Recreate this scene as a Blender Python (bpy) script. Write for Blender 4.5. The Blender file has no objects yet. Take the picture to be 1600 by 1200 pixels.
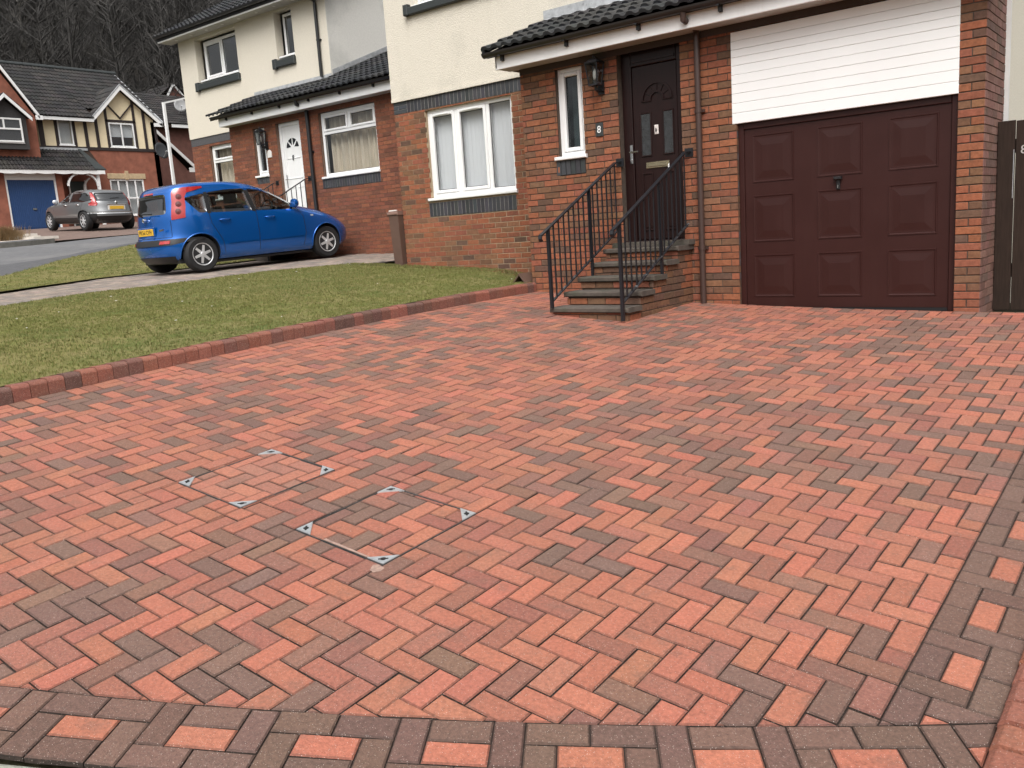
import bpy, bmesh, math, random
import numpy as np
from mathutils import Vector, Matrix

sc = bpy.context.scene
random.seed(7)
RNG = np.random.default_rng(11)

# ------------------------------------------------------------------ camera, sky, sun, exposure
CR = Matrix(((0.7823198, 0.6193883, -0.0658317), (0.0569018, -0.1763150, -0.9826878), (-0.6202724, 0.7650302, -0.1731790)))       # rows: right, down, forward
FPX = 1351.06
cam_data = bpy.data.cameras.new('camera')
cam = bpy.data.objects.new('camera', cam_data)
sc.collection.objects.link(cam)
cam_data.sensor_width = 36.0
cam_data.lens = FPX / 1600 * 36.0
cam_data.clip_start = 0.05
cam_data.clip_end = 2000
cam.matrix_world = Matrix((
    (CR[0][0], -CR[1][0], -CR[2][0], 0),
    (CR[0][1], -CR[1][1], -CR[2][1], 0),
    (CR[0][2], -CR[1][2], -CR[2][2], 0),
    (0, 0, 0, 1)))
sc.camera = cam

SUN_EL, SUN_AZ = math.radians(52), math.radians(148)      # azimuth clockwise from +Y
world = bpy.data.worlds.new('World')
sc.world = world
world.use_nodes = True
wn = world.node_tree
wn.nodes.clear()
w_out = wn.nodes.new('ShaderNodeOutputWorld')
w_bg = wn.nodes.new('ShaderNodeBackground')
w_sky = wn.nodes.new('ShaderNodeTexSky')
w_sky.sky_type = 'NISHITA'
w_sky.sun_disc = False
w_sky.sun_elevation = SUN_EL
w_sky.sun_rotation = SUN_AZ
w_sky.air_density = 1.0
w_sky.dust_density = 6.0
w_sky.ozone_density = 1.0
w_hsv = wn.nodes.new('ShaderNodeHueSaturation')            # overcast: the blue goes out of the sky
w_hsv.inputs['Saturation'].default_value = 0.12
wn.links.new(w_sky.outputs['Color'], w_hsv.inputs['Color'])
# an overcast dome is about three times brighter overhead than at the horizon
w_tc = wn.nodes.new('ShaderNodeTexCoord')
w_sep = wn.nodes.new('ShaderNodeSeparateXYZ')
w_mr = wn.nodes.new('ShaderNodeMapRange')
w_mr.inputs['To Min'].default_value = 0.55
w_mr.inputs['To Max'].default_value = 1.65
w_mul = wn.nodes.new('ShaderNodeVectorMath')
w_mul.operation = 'SCALE'
wn.links.new(w_tc.outputs['Generated'], w_sep.inputs[0])
wn.links.new(w_sep.outputs['Z'], w_mr.inputs['Value'])
wn.links.new(w_hsv.outputs['Color'], w_mul.inputs[0])
wn.links.new(w_mr.outputs['Result'], w_mul.inputs['Scale'])
wn.links.new(w_mul.outputs['Vector'], w_bg.inputs['Color'])
w_bg.inputs['Strength'].default_value = 0.13
wn.links.new(w_bg.outputs['Background'], w_out.inputs['Surface'])

sun_data = bpy.data.lights.new('sun', 'SUN')
sun = bpy.data.objects.new('sun', sun_data)
sc.collection.objects.link(sun)
sun_data.energy = 0.75
sun_data.angle = math.radians(40)
sun_data.color = (1.0, 0.965, 0.92)
sdir = Vector((math.sin(SUN_AZ) * math.cos(SUN_EL), math.cos(SUN_AZ) * math.cos(SUN_EL), math.sin(SUN_EL)))
sun.rotation_euler = sdir.to_track_quat('Z', 'Y').to_euler()

sc.view_settings.view_transform = 'Standard'
sc.view_settings.look = 'None'
sc.view_settings.exposure = 0.50
sc.view_settings.gamma = 1.0
sc.view_settings.use_curve_mapping = False
sc.cycles.max_bounces = 8
sc.cycles.transparent_max_bounces = 12
sc.cycles.caustics_reflective = False
sc.cycles.caustics_refractive = False

# ------------------------------------------------------------------ materials
MATS = {}
def hexlin(r, g, b):
    f = lambda c: (c / 255 / 12.92) if c <= 10 else ((c / 255 + 0.055) / 1.055) ** 2.4
    return (f(r), f(g), f(b), 1)

def base_mat(name, col=(0.5, 0.5, 0.5), rough=0.6, metal=0.0, spec=0.5, var=0.0, vscale=8.0, bump=0.0, bscale=60.0,
             attr=None, speck=0.0, dirt=None, streak=None, coat=0.0, detail=6.0, stretch=None, rvar=0.0):
    """Principled material; colour from `col` or a face attribute, broken up by world-space noise, fine bump."""
    if name in MATS:
        return MATS[name]
    m = bpy.data.materials.new(name)
    m.use_nodes = True
    nt = m.node_tree
    b = nt.nodes['Principled BSDF']
    N = nt.nodes.new
    L = nt.links.new
    geo = N('ShaderNodeNewGeometry')
    pos = geo.outputs['Position']
    if stretch:
        mp = N('ShaderNodeMapping')
        mp.inputs['Scale'].default_value = stretch
        L(pos, mp.inputs['Vector'])
        pos = mp.outputs['Vector']
    if attr:
        a = N('ShaderNodeAttribute')
        a.attribute_name = attr
        c = a.outputs['Color']
    else:
        r = N('ShaderNodeRGB')
        r.outputs[0].default_value = (*col[:3], 1)
        c = r.outputs[0]
    if var > 0:
        n = N('ShaderNodeTexNoise')
        n.inputs['Scale'].default_value = vscale
        n.inputs['Detail'].default_value = detail
        n.inputs['Roughness'].default_value = 0.6
        L(pos, n.inputs['Vector'])
        mr = N('ShaderNodeMapRange')
        mr.inputs['From Min'].default_value = 0.3
        mr.inputs['From Max'].default_value = 0.7
        mr.inputs['To Min'].default_value = 1 - var
        mr.inputs['To Max'].default_value = 1 + var
        L(n.outputs['Fac'], mr.inputs['Value'])
        mx = N('ShaderNodeVectorMath')
        mx.operation = 'SCALE'
        L(c, mx.inputs[0])
        L(mr.outputs['Result'], mx.inputs['Scale'])
        c = mx.outputs['Vector']
    if dirt:                                   # stains of their own: (colour, scale, threshold, amount)
        dc, ds, dth, da = dirt
        n = N('ShaderNodeTexNoise')
        n.inputs['Scale'].default_value = ds
        n.inputs['Detail'].default_value = 8
        n.inputs['Roughness'].default_value = 0.65
        L(pos, n.inputs['Vector'])
        mr = N('ShaderNodeMapRange')
        mr.inputs['From Min'].default_value = dth
        mr.inputs['From Max'].default_value = dth + 0.15
        mr.inputs['To Max'].default_value = da
        L(n.outputs['Fac'], mr.inputs['Value'])
        mx = N('ShaderNodeMix')
        mx.data_type = 'RGBA'
        L(mr.outputs['Result'], mx.inputs[0])
        L(c, mx.inputs[6])
        mx.inputs[7].default_value = (*dc[:3], 1)
        c = mx.outputs[2]
    if streak:                                 # rain streaks: (colour, amount, threshold)
        mp2 = N('ShaderNodeMapping')
        mp2.inputs['Scale'].default_value = (5.5, 5.5, 0.42)
        L(geo.outputs['Position'], mp2.inputs['Vector'])
        n = N('ShaderNodeTexNoise')
        n.inputs['Scale'].default_value = 1.6
        n.inputs['Detail'].default_value = 6
        n.inputs['Roughness'].default_value = 0.7
        L(mp2.outputs['Vector'], n.inputs['Vector'])
        mr = N('ShaderNodeMapRange')
        mr.inputs['From Min'].default_value = streak[2]
        mr.inputs['From Max'].default_value = streak[2] + 0.2
        mr.inputs['To Max'].default_value = streak[1]
        L(n.outputs['Fac'], mr.inputs['Value'])
        mx = N('ShaderNodeMix')
        mx.data_type = 'RGBA'
        L(mr.outputs['Result'], mx.inputs[0])
        L(c, mx.inputs[6])
        mx.inputs[7].default_value = (*streak[0][:3], 1)
        c = mx.outputs[2]
    if speck > 0:                              # pale quartz grains
        v = N('ShaderNodeTexVoronoi')
        v.inputs['Scale'].default_value = 320
        L(geo.outputs['Position'], v.inputs['Vector'])
        sx = N('ShaderNodeSeparateColor')
        L(v.outputs['Color'], sx.inputs[0])
        lt = N('ShaderNodeMath'); lt.operation = 'LESS_THAN'
        L(v.outputs['Distance'], lt.inputs[0]); lt.inputs[1].default_value = 0.40
        gt = N('ShaderNodeMath'); gt.operation = 'LESS_THAN'
        L(sx.outputs[0], gt.inputs[0]); gt.inputs[1].default_value = speck
        mu = N('ShaderNodeMath'); mu.operation = 'MULTIPLY'
        L(lt.outputs[0], mu.inputs[0]); L(gt.outputs[0], mu.inputs[1])
        mu2 = N('ShaderNodeMath'); mu2.operation = 'MULTIPLY'
        L(mu.outputs[0], mu2.inputs[0]); L(sx.outputs[1], mu2.inputs[1])
        mx = N('ShaderNodeMix')
        mx.data_type = 'RGBA'
        L(mu2.outputs[0], mx.inputs[0])
        L(c, mx.inputs[6])
        mx.inputs[7].default_value = (0.52, 0.45, 0.40, 1)
        c = mx.outputs[2]
    L(c, b.inputs['Base Color'])
    b.inputs['Roughness'].default_value = rough
    if rvar > 0:
        n = N('ShaderNodeTexNoise')
        n.inputs['Scale'].default_value = 3.0
        L(pos, n.inputs['Vector'])
        mr = N('ShaderNodeMapRange')
        mr.inputs['To Min'].default_value = max(0, rough - rvar)
        mr.inputs['To Max'].default_value = min(1, rough + rvar)
        L(n.outputs['Fac'], mr.inputs['Value'])
        L(mr.outputs['Result'], b.inputs['Roughness'])
    b.inputs['Metallic'].default_value = metal
    b.inputs['Specular IOR Level'].default_value = spec
    if coat:
        b.inputs['Coat Weight'].default_value = coat
        b.inputs['Coat Roughness'].default_value = 0.04
    if bump > 0:
        n = N('ShaderNodeTexNoise')
        n.inputs['Scale'].default_value = bscale
        n.inputs['Detail'].default_value = 5
        L(pos, n.inputs['Vector'])
        bp = N('ShaderNodeBump')
        bp.inputs['Strength'].default_value = bump
        bp.inputs['Distance'].default_value = 0.01
        L(n.outputs['Fac'], bp.inputs['Height'])
        L(bp.outputs['Normal'], b.inputs['Normal'])
    MATS[name] = m
    return m

def glass_mat(name, tint=(0.95, 0.955, 0.955), refl=0.045, rough=0.015, wavy=0.02):
    """Thin pane: mirror reflection that rises towards grazing, the rest passes straight through."""
    if name in MATS:
        return MATS[name]
    m = bpy.data.materials.new(name)
    m.use_nodes = True
    nt = m.node_tree
    nt.nodes.clear()
    N = nt.nodes.new
    L = nt.links.new
    out = N('ShaderNodeOutputMaterial')
    tr = N('ShaderNodeBsdfTransparent')
    tr.inputs['Color'].default_value = (*tint, 1)
    gl = N('ShaderNodeBsdfGlossy')
    gl.inputs['Roughness'].default_value = rough
    gl.inputs['Color'].default_value = (0.95, 0.97, 1.0, 1)
    lw = N('ShaderNodeLayerWeight')
    lw.inputs['Blend'].default_value = 0.5
    pw = N('ShaderNodeMath'); pw.operation = 'POWER'; pw.inputs[1].default_value = 5.0
    L(lw.outputs['Facing'], pw.inputs[0])
    ad = N('ShaderNodeMath'); ad.operation = 'MULTIPLY_ADD'; ad.use_clamp = True
    L(pw.outputs[0], ad.inputs[0]); ad.inputs[1].default_value = 0.9; ad.inputs[2].default_value = 0.03 + refl
    n = N('ShaderNodeTexNoise'); n.inputs['Scale'].default_value = 2.5
    geo = N('ShaderNodeNewGeometry'); L(geo.outputs['Position'], n.inputs['Vector'])
    bp = N('ShaderNodeBump'); bp.inputs['Strength'].default_value = wavy; bp.inputs['Distance'].default_value = 0.05
    L(n.outputs['Fac'], bp.inputs['Height']); L(bp.outputs['Normal'], gl.inputs['Normal'])
    mix = N('ShaderNodeMixShader')
    L(ad.outputs[0], mix.inputs['Fac']); L(tr.outputs[0], mix.inputs[1]); L(gl.outputs[0], mix.inputs[2])
    L(mix.outputs[0], out.inputs['Surface'])
    MATS[name] = m
    return m

PAVER = base_mat('paver', attr='bcol', var=0.27, vscale=75, bump=0.55, bscale=170, rough=0.72, spec=0.35, speck=0.075, rvar=0.12,
                 dirt=((0.150, 0.090, 0.068), 7.5, 0.53, 0.42))
JOINT = base_mat('jointing_sand', (0.036, 0.024, 0.019), rough=0.95, var=0.3, vscale=14, bump=0.4, bscale=300)
BRICK = base_mat('fired_brick', attr='bcol', var=0.22, vscale=26, bump=0.4, bscale=160, rough=0.85, spec=0.25,
                 dirt=((0.10, 0.065, 0.045), 9.0, 0.57, 0.45))
BRICK_FLAT = base_mat('brick_far', (0.26, 0.095, 0.06), var=0.25, vscale=3, rough=0.9)
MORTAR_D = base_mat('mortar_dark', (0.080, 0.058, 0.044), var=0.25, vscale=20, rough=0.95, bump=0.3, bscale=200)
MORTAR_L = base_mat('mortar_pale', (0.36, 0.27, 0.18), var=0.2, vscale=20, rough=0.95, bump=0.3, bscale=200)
MORTAR_M = base_mat('mortar_mid', (0.17, 0.105, 0.075), var=0.2, vscale=20, rough=0.95)
RENDER_W = base_mat('roughcast_cream', (0.67, 0.622, 0.53), streak=((0.44, 0.41, 0.34), 0.16, 0.54), var=0.10, vscale=55, rough=0.95, bump=1.0, bscale=75, spec=0.2,
                    dirt=((0.42, 0.40, 0.34), 1.3, 0.55, 0.30))
RENDER_10 = base_mat('roughcast_warm_cream', (0.67, 0.618, 0.52), streak=((0.48, 0.44, 0.36), 0.10, 0.56), var=0.05, vscale=40, rough=0.95, bump=0.5, bscale=90, spec=0.2,
                     dirt=((0.48, 0.43, 0.33), 0.9, 0.58, 0.2))
RENDER_GR = base_mat('roughcast_grey', (0.72, 0.70, 0.65), var=0.06, vscale=40, rough=0.95, bump=0.5, bscale=90, spec=0.2,
                     dirt=((0.40, 0.40, 0.37), 0.8, 0.5, 0.4))
WHITE = base_mat('white_upvc', (0.83, 0.83, 0.82), rough=0.35, streak=((0.66, 0.65, 0.62), 0.35, 0.54), var=0.03, vscale=3)
WHITE_B = base_mat('white_board', (0.83, 0.83, 0.82), rough=0.35, var=0.02, vscale=1.2)
WHITE_D = base_mat('white_painted', (0.66, 0.65, 0.63), rough=0.5, var=0.06, vscale=4)
SOFFIT = base_mat('soffit_grey', (0.42, 0.40, 0.37), rough=0.7, var=0.08, vscale=6)
BLUEBRICK = base_mat('blue_brick', attr='bcol', rough=0.55, var=0.15, vscale=30, bump=0.25, bscale=150)
MORTAR_G = base_mat('mortar_grey', (0.20, 0.19, 0.18), rough=0.95, var=0.2, vscale=25)
TILE = base_mat('concrete_tile', attr='bcol', rough=0.6, var=0.35, vscale=11, bump=0.4, bscale=120, spec=0.3,
                dirt=((0.09, 0.10, 0.085), 9.0, 0.62, 0.3))
LEAD = base_mat('lead_flashing', (0.42, 0.43, 0.44), rough=0.5, metal=0.25, var=0.25, vscale=9, bump=0.5, bscale=25,
                dirt=((0.06, 0.06, 0.06), 12.0, 0.60, 0.9))
BROWNP = base_mat('brown_plastic', (0.055, 0.032, 0.026), rough=0.38)
BLACKP = base_mat('black_plastic', (0.014, 0.014, 0.015), rough=0.42)
BLACKIRON = base_mat('black_painted_iron', (0.012, 0.013, 0.016), rough=0.36, bump=0.15, bscale=120)
WORNIRON = base_mat('worn_painted_iron', (0.02, 0.021, 0.024), rough=0.35, bump=0.15, bscale=120, dirt=((0.3, 0.3, 0.31), 6.0, 0.60, 0.8))
ROSEWOOD = base_mat('rosewood_upvc', (0.016, 0.006, 0.0055), rough=0.34, spec=0.35, var=0.25, vscale=7, stretch=(6, 6, 0.6), bump=0.12, bscale=30)
GARAGE = base_mat('garage_brown', (0.034, 0.0103, 0.0085), rough=0.38, spec=0.32, rvar=0.06, streak=((0.046, 0.019, 0.016), 0.3, 0.53), var=0.08, vscale=3, bump=0.08, bscale=220)
CHROME = base_mat('chrome', (0.75, 0.75, 0.75), rough=0.18, metal=1.0)
BRASS = base_mat('letterplate_gold', (0.72, 0.62, 0.42), rough=0.25, metal=1.0)
GALV = base_mat('galvanised_steel', (0.62, 0.64, 0.65), rough=0.38, metal=0.75, var=0.15, vscale=50)
STEELD = base_mat('dull_steel', (0.10, 0.10, 0.10), rough=0.5, metal=0.5, var=0.4, vscale=30)
DARK = base_mat('dark_void', (0.008, 0.008, 0.008), rough=0.8)
CONC = base_mat('step_concrete', (0.082, 0.066, 0.054), rough=0.9, var=0.3, vscale=9, bump=0.5, bscale=140, dirt=((0.05, 0.06, 0.035), 4.0, 0.5, 0.5))
GLASS = glass_mat('window_glass')
GLASS_F = glass_mat('frosted_glass', (0.62, 0.68, 0.68), 0.04, 0.16, 0.3)
GLASS_C = glass_mat('car_glass', (0.50, 0.54, 0.53), 0.04, 0.01, 0.0)
GLASS_CD = base_mat('car_privacy_glass', (0.006, 0.007, 0.008), rough=0.04, spec=0.8)
BLIND = base_mat('blind_fabric', (0.78, 0.80, 0.82), rough=0.9)
CURTAIN = base_mat('curtain_beige', (0.62, 0.54, 0.42), rough=0.95, var=0.18, vscale=6, stretch=(6, 6, 0.3))
CURTAIN_O = base_mat('curtain_ochre', (0.30, 0.20, 0.09), rough=0.95)
NET = base_mat('net_white', (0.62, 0.64, 0.65), rough=0.95)
ROOM = base_mat('room_plaster', (0.20, 0.19, 0.18), rough=0.95)
ASPHALT = base_mat('asphalt', (0.125, 0.125, 0.128), rough=0.85, var=0.2, vscale=5, bump=0.4, bscale=120, dirt=((0.19, 0.185, 0.18), 0.8, 0.5, 0.5))
ASPHALT_D = base_mat('asphalt_dark', (0.085, 0.085, 0.089), rough=0.85, var=0.2, vscale=5, bump=0.4, bscale=120)
KERBC = base_mat('kerb_concrete', (0.13, 0.125, 0.11), rough=0.9, var=0.2, vscale=8, bump=0.3, bscale=90)
CONCG = base_mat('mossy_concrete', (0.27, 0.28, 0.23), rough=0.95, var=0.3, vscale=30, bump=0.6, bscale=110)
GRAVEL = base_mat('pale_gravel', (0.55, 0.50, 0.44), rough=0.95, var=0.4, vscale=60, bump=0.8, bscale=80)
DRIVEB = base_mat('brown_monoblock', (0.155, 0.105, 0.085), rough=0.9, var=0.25, vscale=6, bump=0.3, bscale=60)
TIMBERD = base_mat('stained_timber', (0.030, 0.0185, 0.0135), rough=0.75, spec=0.2, var=0.3, vscale=8, stretch=(8, 8, 0.6), bump=0.3, bscale=40)
BEAM = base_mat('dark_beam', (0.028, 0.019, 0.018), rough=0.75, var=0.2, vscale=5)
PANELC = base_mat('cream_infill', (0.80, 0.68, 0.46), rough=0.9, var=0.05, vscale=5)
SAND = base_mat('sandstone', (0.48, 0.36, 0.22), rough=0.9, var=0.15, vscale=8)
BLUEDOOR = base_mat('blue_garage', (0.018, 0.055, 0.16), rough=0.45, var=0.05, vscale=3)
PLASTW = base_mat('white_plaque', (0.75, 0.73, 0.69), rough=0.5)
SLATE = base_mat('slate', (0.03, 0.035, 0.035), rough=0.6, var=0.2, vscale=40)
BINB = base_mat('brown_bin', (0.115, 0.066, 0.048), rough=0.6, var=0.1, vscale=7)
BINL = base_mat('bin_lid', (0.22, 0.13, 0.10), rough=0.6)
GRASS = base_mat('grass_blade', attr='bcol', rough=0.75, spec=0.25)
DRYGRASS = base_mat('dry_grass', (0.36, 0.25, 0.13), rough=0.9, var=0.2, vscale=20)
BARK = base_mat('bark', attr='bcol', rough=0.95, var=0.3, vscale=1.5)
PAINT_B = base_mat('car_paint_blue', (0.001, 0.115, 0.46), rough=0.22, metal=0.55, coat=1.0)
PAINT_S = base_mat('car_paint_grey', (0.16, 0.165, 0.17), rough=0.34, metal=0.45, coat=1.0)
RUBBER = base_mat('tyre_rubber', (0.013, 0.013, 0.014), rough=0.8)
ALLOY = base_mat('alloy_silver', (0.60, 0.61, 0.62), rough=0.32, metal=0.35)
TAILRED = base_mat('tail_lens_red', (0.36, 0.012, 0.012), rough=0.12, coat=1.0)
TAILDK = base_mat('tail_lens_dark', (0.10, 0.006, 0.006), rough=0.15, coat=1.0)
LENSW = base_mat('clear_lens', (0.55, 0.57, 0.58), rough=0.12, coat=1.0, metal=0.3)
PLATEY = base_mat('plate_yellow', (0.70, 0.42, 0.04), rough=0.4)
SEAT = base_mat('seat_cloth', (0.02, 0.02, 0.022), rough=0.95)

def ground_mat(name, cols, scales, bump=0.5, rough=0.95):
    m = bpy.data.materials.new(name)
    m.use_nodes = True
    nt = m.node_tree
    b = nt.nodes['Principled BSDF']
    N = nt.nodes.new
    L = nt.links.new
    geo = N('ShaderNodeNewGeometry')
    c = None
    for i, (col, s) in enumerate(zip(cols, scales)):
        if c is None:
            r = N('ShaderNodeRGB'); r.outputs[0].default_value = (*col, 1); c = r.outputs[0]
            continue
        n = N('ShaderNodeTexNoise'); n.inputs['Scale'].default_value = s; n.inputs['Detail'].default_value = 7
        n.inputs['Roughness'].default_value = 0.65
        L(geo.outputs['Position'], n.inputs['Vector'])
        mr = N('ShaderNodeMapRange'); mr.inputs['From Min'].default_value = 0.42; mr.inputs['From Max'].default_value = 0.62
        L(n.outputs['Fac'], mr.inputs['Value'])
        mx = N('ShaderNodeMix'); mx.data_type = 'RGBA'
        L(mr.outputs['Result'], mx.inputs[0]); L(c, mx.inputs[6]); mx.inputs[7].default_value = (*col, 1)
        c = mx.outputs[2]
    L(c, b.inputs['Base Color'])
    b.inputs['Roughness'].default_value = rough
    b.inputs['Specular IOR Level'].default_value = 0.2
    n = N('ShaderNodeTexNoise'); n.inputs['Scale'].default_value = 60; n.inputs['Detail'].default_value = 6
    L(geo.outputs['Position'], n.inputs['Vector'])
    bp = N('ShaderNodeBump'); bp.inputs['Strength'].default_value = bump; bp.inputs['Distance'].default_value = 0.02
    L(n.outputs['Fac'], bp.inputs['Height']); L(bp.outputs['Normal'], b.inputs['Normal'])
    MATS[name] = m
    return m
LAWN = ground_mat('turf', [(0.132, 0.138, 0.036), (0.175, 0.155, 0.055), (0.088, 0.112, 0.028), (0.20, 0.172, 0.072)], [0, 0.9, 1.7, 2.6], 0.8)
EARTH = ground_mat('earth', [(0.05, 0.05, 0.025), (0.07, 0.055, 0.035)], [0, 0.5], 0.5)
HILLM = ground_mat('hill_floor', [(0.033, 0.030, 0.027), (0.038, 0.033, 0.029), (0.027, 0.026, 0.023)], [0, 0.08, 0.25], 0.5)

# ------------------------------------------------------------------ mesh helpers
class Fr:
    """A wall-like frame: u along, v up, n outward."""
    def __init__(self, o, u, n):
        self.o = Vector(o); self.u = Vector(u).normalized(); self.n = Vector(n).normalized(); self.v = Vector((0, 0, 1))
    def __call__(self, u, v, d=0.0):
        return self.o + self.u * u + self.v * v + self.n * d
def front(Y): return Fr((0, Y, 0), (1, 0, 0), (0, -1, 0))
def east(X): return Fr((X, 0, 0), (0, 1, 0), (1, 0, 0))
def west(X): return Fr((X, 0, 0), (0, -1, 0), (-1, 0, 0))

class MB:
    def __init__(self):
        self.v = []; self.f = []; self.m = []; self.c = []; self.cur = 0; self.col = (0.5, 0.5, 0.5)
    def face(self, idx):
        self.f.append(idx); self.m.append(self.cur); self.c.append(self.col)
    def pts(self, ps):
        n = len(self.v); self.v += [tuple(p) for p in ps]; return list(range(n, n + len(ps)))
    def poly(self, ps):
        self.face(self.pts(ps)); return self
    def box(self, fr, u0, u1, v0, v1, d0, d1, back=True):
        if d0 > d1: d0, d1 = d1, d0
        i = self.pts([fr(u0, v0, d0), fr(u1, v0, d0), fr(u1, v1, d0), fr(u0, v1, d0), fr(u0, v0, d1), fr(u1, v0, d1), fr(u1, v1, d1), fr(u0, v1, d1)])
        fs = [(4, 5, 6, 7), (0, 4, 7, 3), (5, 1, 2, 6), (7, 6, 2, 3), (0, 1, 5, 4)] + ([(3, 2, 1, 0)] if back else [])
        for f in fs: self.face([i[k] for k in f])
        return self
    def wbox(self, x0, x1, y0, y1, z0, z1):
        return self.box(front(0), x0, x1, z0, z1, -y1, -y0)
    def bbox(self, fr, u0, u1, v0, v1, d0, d1, c=0.01):
        """box with a chamfered front"""
        i = self.pts([fr(u0, v0, d0), fr(u1, v0, d0), fr(u1, v1, d0), fr(u0, v1, d0),
                      fr(u0, v0, d1 - c), fr(u1, v0, d1 - c), fr(u1, v1, d1 - c), fr(u0, v1, d1 - c),
                      fr(u0 + c, v0 + c, d1), fr(u1 - c, v0 + c, d1), fr(u1 - c, v1 - c, d1), fr(u0 + c, v1 - c, d1)])
        for f in [(8, 9, 10, 11), (4, 5, 9, 8), (5, 6, 10, 9), (6, 7, 11, 10), (7, 4, 8, 11), (0, 4, 7, 3), (5, 1, 2, 6), (7, 6, 2, 3), (0, 1, 5, 4), (3, 2, 1, 0)]:
            self.face([i[k] for k in f])
        return self
    def prism(self, fr, poly, d0, d1):
        """poly: (u, v) anticlockwise seen from outside"""
        n = len(poly)
        a = self.pts([fr(u, v, d0) for u, v in poly]); b = self.pts([fr(u, v, d1) for u, v in poly])
        self.face(b); self.face(a[::-1])
        for k in range(n):
            self.face([a[k], a[(k + 1) % n], b[(k + 1) % n], b[k]])
        return self
    def extrude3(self, ring, vec):
        vec = Vector(vec)
        a = self.pts(ring); b = self.pts([Vector(p) + vec for p in ring]); n = len(ring)
        self.face(b); self.face(a[::-1])
        for k in range(n):
            self.face([a[k], a[(k + 1) % n], b[(k + 1) % n], b[k]])
        return self
    def tube(self, path, r, n=8, cap=True):
        path = [Vector(p) for p in path]
        rs = r if isinstance(r, (list, tuple)) else [r] * len(path)
        rings = []
        for i, p in enumerate(path):
            t = (path[min(i + 1, len(path) - 1)] - path[max(i - 1, 0)]).normalized()
            a = t.orthogonal().normalized() if i == 0 else (pa - t * pa.dot(t)).normalized()
            pa = a
            b = t.cross(a)
            rings.append(self.pts([p + (a * math.cos(2 * math.pi * k / n) + b * math.sin(2 * math.pi * k / n)) * rs[i] for k in range(n)]))
        for q, w in zip(rings, rings[1:]):
            for k in range(n):
                self.face([q[k], q[(k + 1) % n], w[(k + 1) % n], w[k]])
        if cap:
            self.face(rings[0][::-1]); self.face(rings[-1])
        return self
    def bar(self, p0, p1, w, h, up=(0, 0, 1)):
        p0 = Vector(p0); p1 = Vector(p1); t = (p1 - p0).normalized()
        s = t.cross(Vector(up))
        s = s.normalized() if s.length > 1e-6 else t.orthogonal().normalized()
        u = s.cross(t)
        q = [(-w / 2, -h / 2), (w / 2, -h / 2), (w / 2, h / 2), (-w / 2, h / 2)]
        a = self.pts([p0 + s * x + u * y for x, y in q]); b = self.pts([p1 + s * x + u * y for x, y in q])
        for k in range(4):
            self.face([a[k], a[(k + 1) % 4], b[(k + 1) % 4], b[k]])
        self.face(a[::-1]); self.face(b)
        return self
    def lathe(self, fr_o, axis, prof, n=24):
        """prof: (r, h) along axis"""
        o = Vector(fr_o); ax = Vector(axis).normalized(); a = ax.orthogonal().normalized(); b = ax.cross(a)
        rings = [self.pts([o + ax * h + (a * math.cos(2 * math.pi * k / n) + b * math.sin(2 * math.pi * k / n)) * max(r, 1e-4) for k in range(n)]) for r, h in prof]
        for q, w in zip(rings, rings[1:]):
            for k in range(n):
                self.face([q[k], q[(k + 1) % n], w[(k + 1) % n], w[k]])
        self.face(rings[0][::-1]); self.face(rings[-1])
        return self
    def build(self, name, mats, parent=None, smooth=False, kind=None, angle=None, fix=False):
        if not isinstance(mats, (list, tuple)): mats = [mats]
        off = world_loc(parent) if parent is not None else Vector((0, 0, 0))
        me = bpy.data.meshes.new(name)
        me.from_pydata([(x - off.x, y - off.y, z - off.z) for x, y, z in self.v], [], self.f)
        for m in mats: me.materials.append(m)
        me.polygons.foreach_set('material_index', self.m)
        if any('bcol' in n.attribute_name for mm in mats if mm.use_nodes for n in mm.node_tree.nodes if n.type == 'ATTRIBUTE'):
            at = me.attributes.new('bcol', 'FLOAT_COLOR', 'FACE')
            at.data.foreach_set('color', np.array([(*c[:3], 1) for c in self.c], dtype=np.float32).ravel())
        if fix:
            bm = bmesh.new(); bm.from_mesh(me); bmesh.ops.recalc_face_normals(bm, faces=bm.faces); bm.to_mesh(me); bm.free()
        if smooth or angle:
            me.polygons.foreach_set('use_smooth', [True] * len(me.polygons))
            if angle: me.set_sharp_from_angle(angle=math.radians(angle))
        return link(name, me, parent, kind)

def world_loc(o):
    p = Vector((0, 0, 0))
    while o is not None:
        p += o.location; o = o.parent
    return p
def link(name, data, parent=None, kind=None):
    o = bpy.data.objects.new(name, data)
    sc.collection.objects.link(o)
    if parent is not None: o.parent = parent
    if kind: o['kind'] = kind
    return o
def thing(name, label, cat, loc=(0, 0, 0), group=None):
    o = link(name, None)
    o.location = loc
    return tag(o, label, cat, group)
def tag(o, label, cat, group=None):
    o['label'] = label; o['category'] = cat
    if group: o['group'] = group
    return o
def text_mb(body, size, fr, u, v, d, depth=0.003, spacing=1.0):
    """flat lettering turned into a mesh; centred on (u, v)"""
    cu = bpy.data.curves.new('lettering', 'FONT')
    cu.body = body; cu.size = size; cu.extrude = depth; cu.align_x = 'CENTER'; cu.align_y = 'CENTER'; cu.space_character = spacing
    cu.resolution_u = 3
    o = bpy.data.objects.new('lettering', cu)
    sc.collection.objects.link(o)
    dg = bpy.context.evaluated_depsgraph_get()
    me = bpy.data.meshes.new_from_object(o.evaluated_get(dg))
    mb = MB()
    mb.pts([fr(u + q.co.x, v + q.co.y, d + q.co.z) for q in me.vertices])
    for p in me.polygons: mb.face(list(p.vertices))
    bpy.data.objects.remove(o); bpy.data.curves.remove(cu); bpy.data.meshes.remove(me)
    return mb

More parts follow.
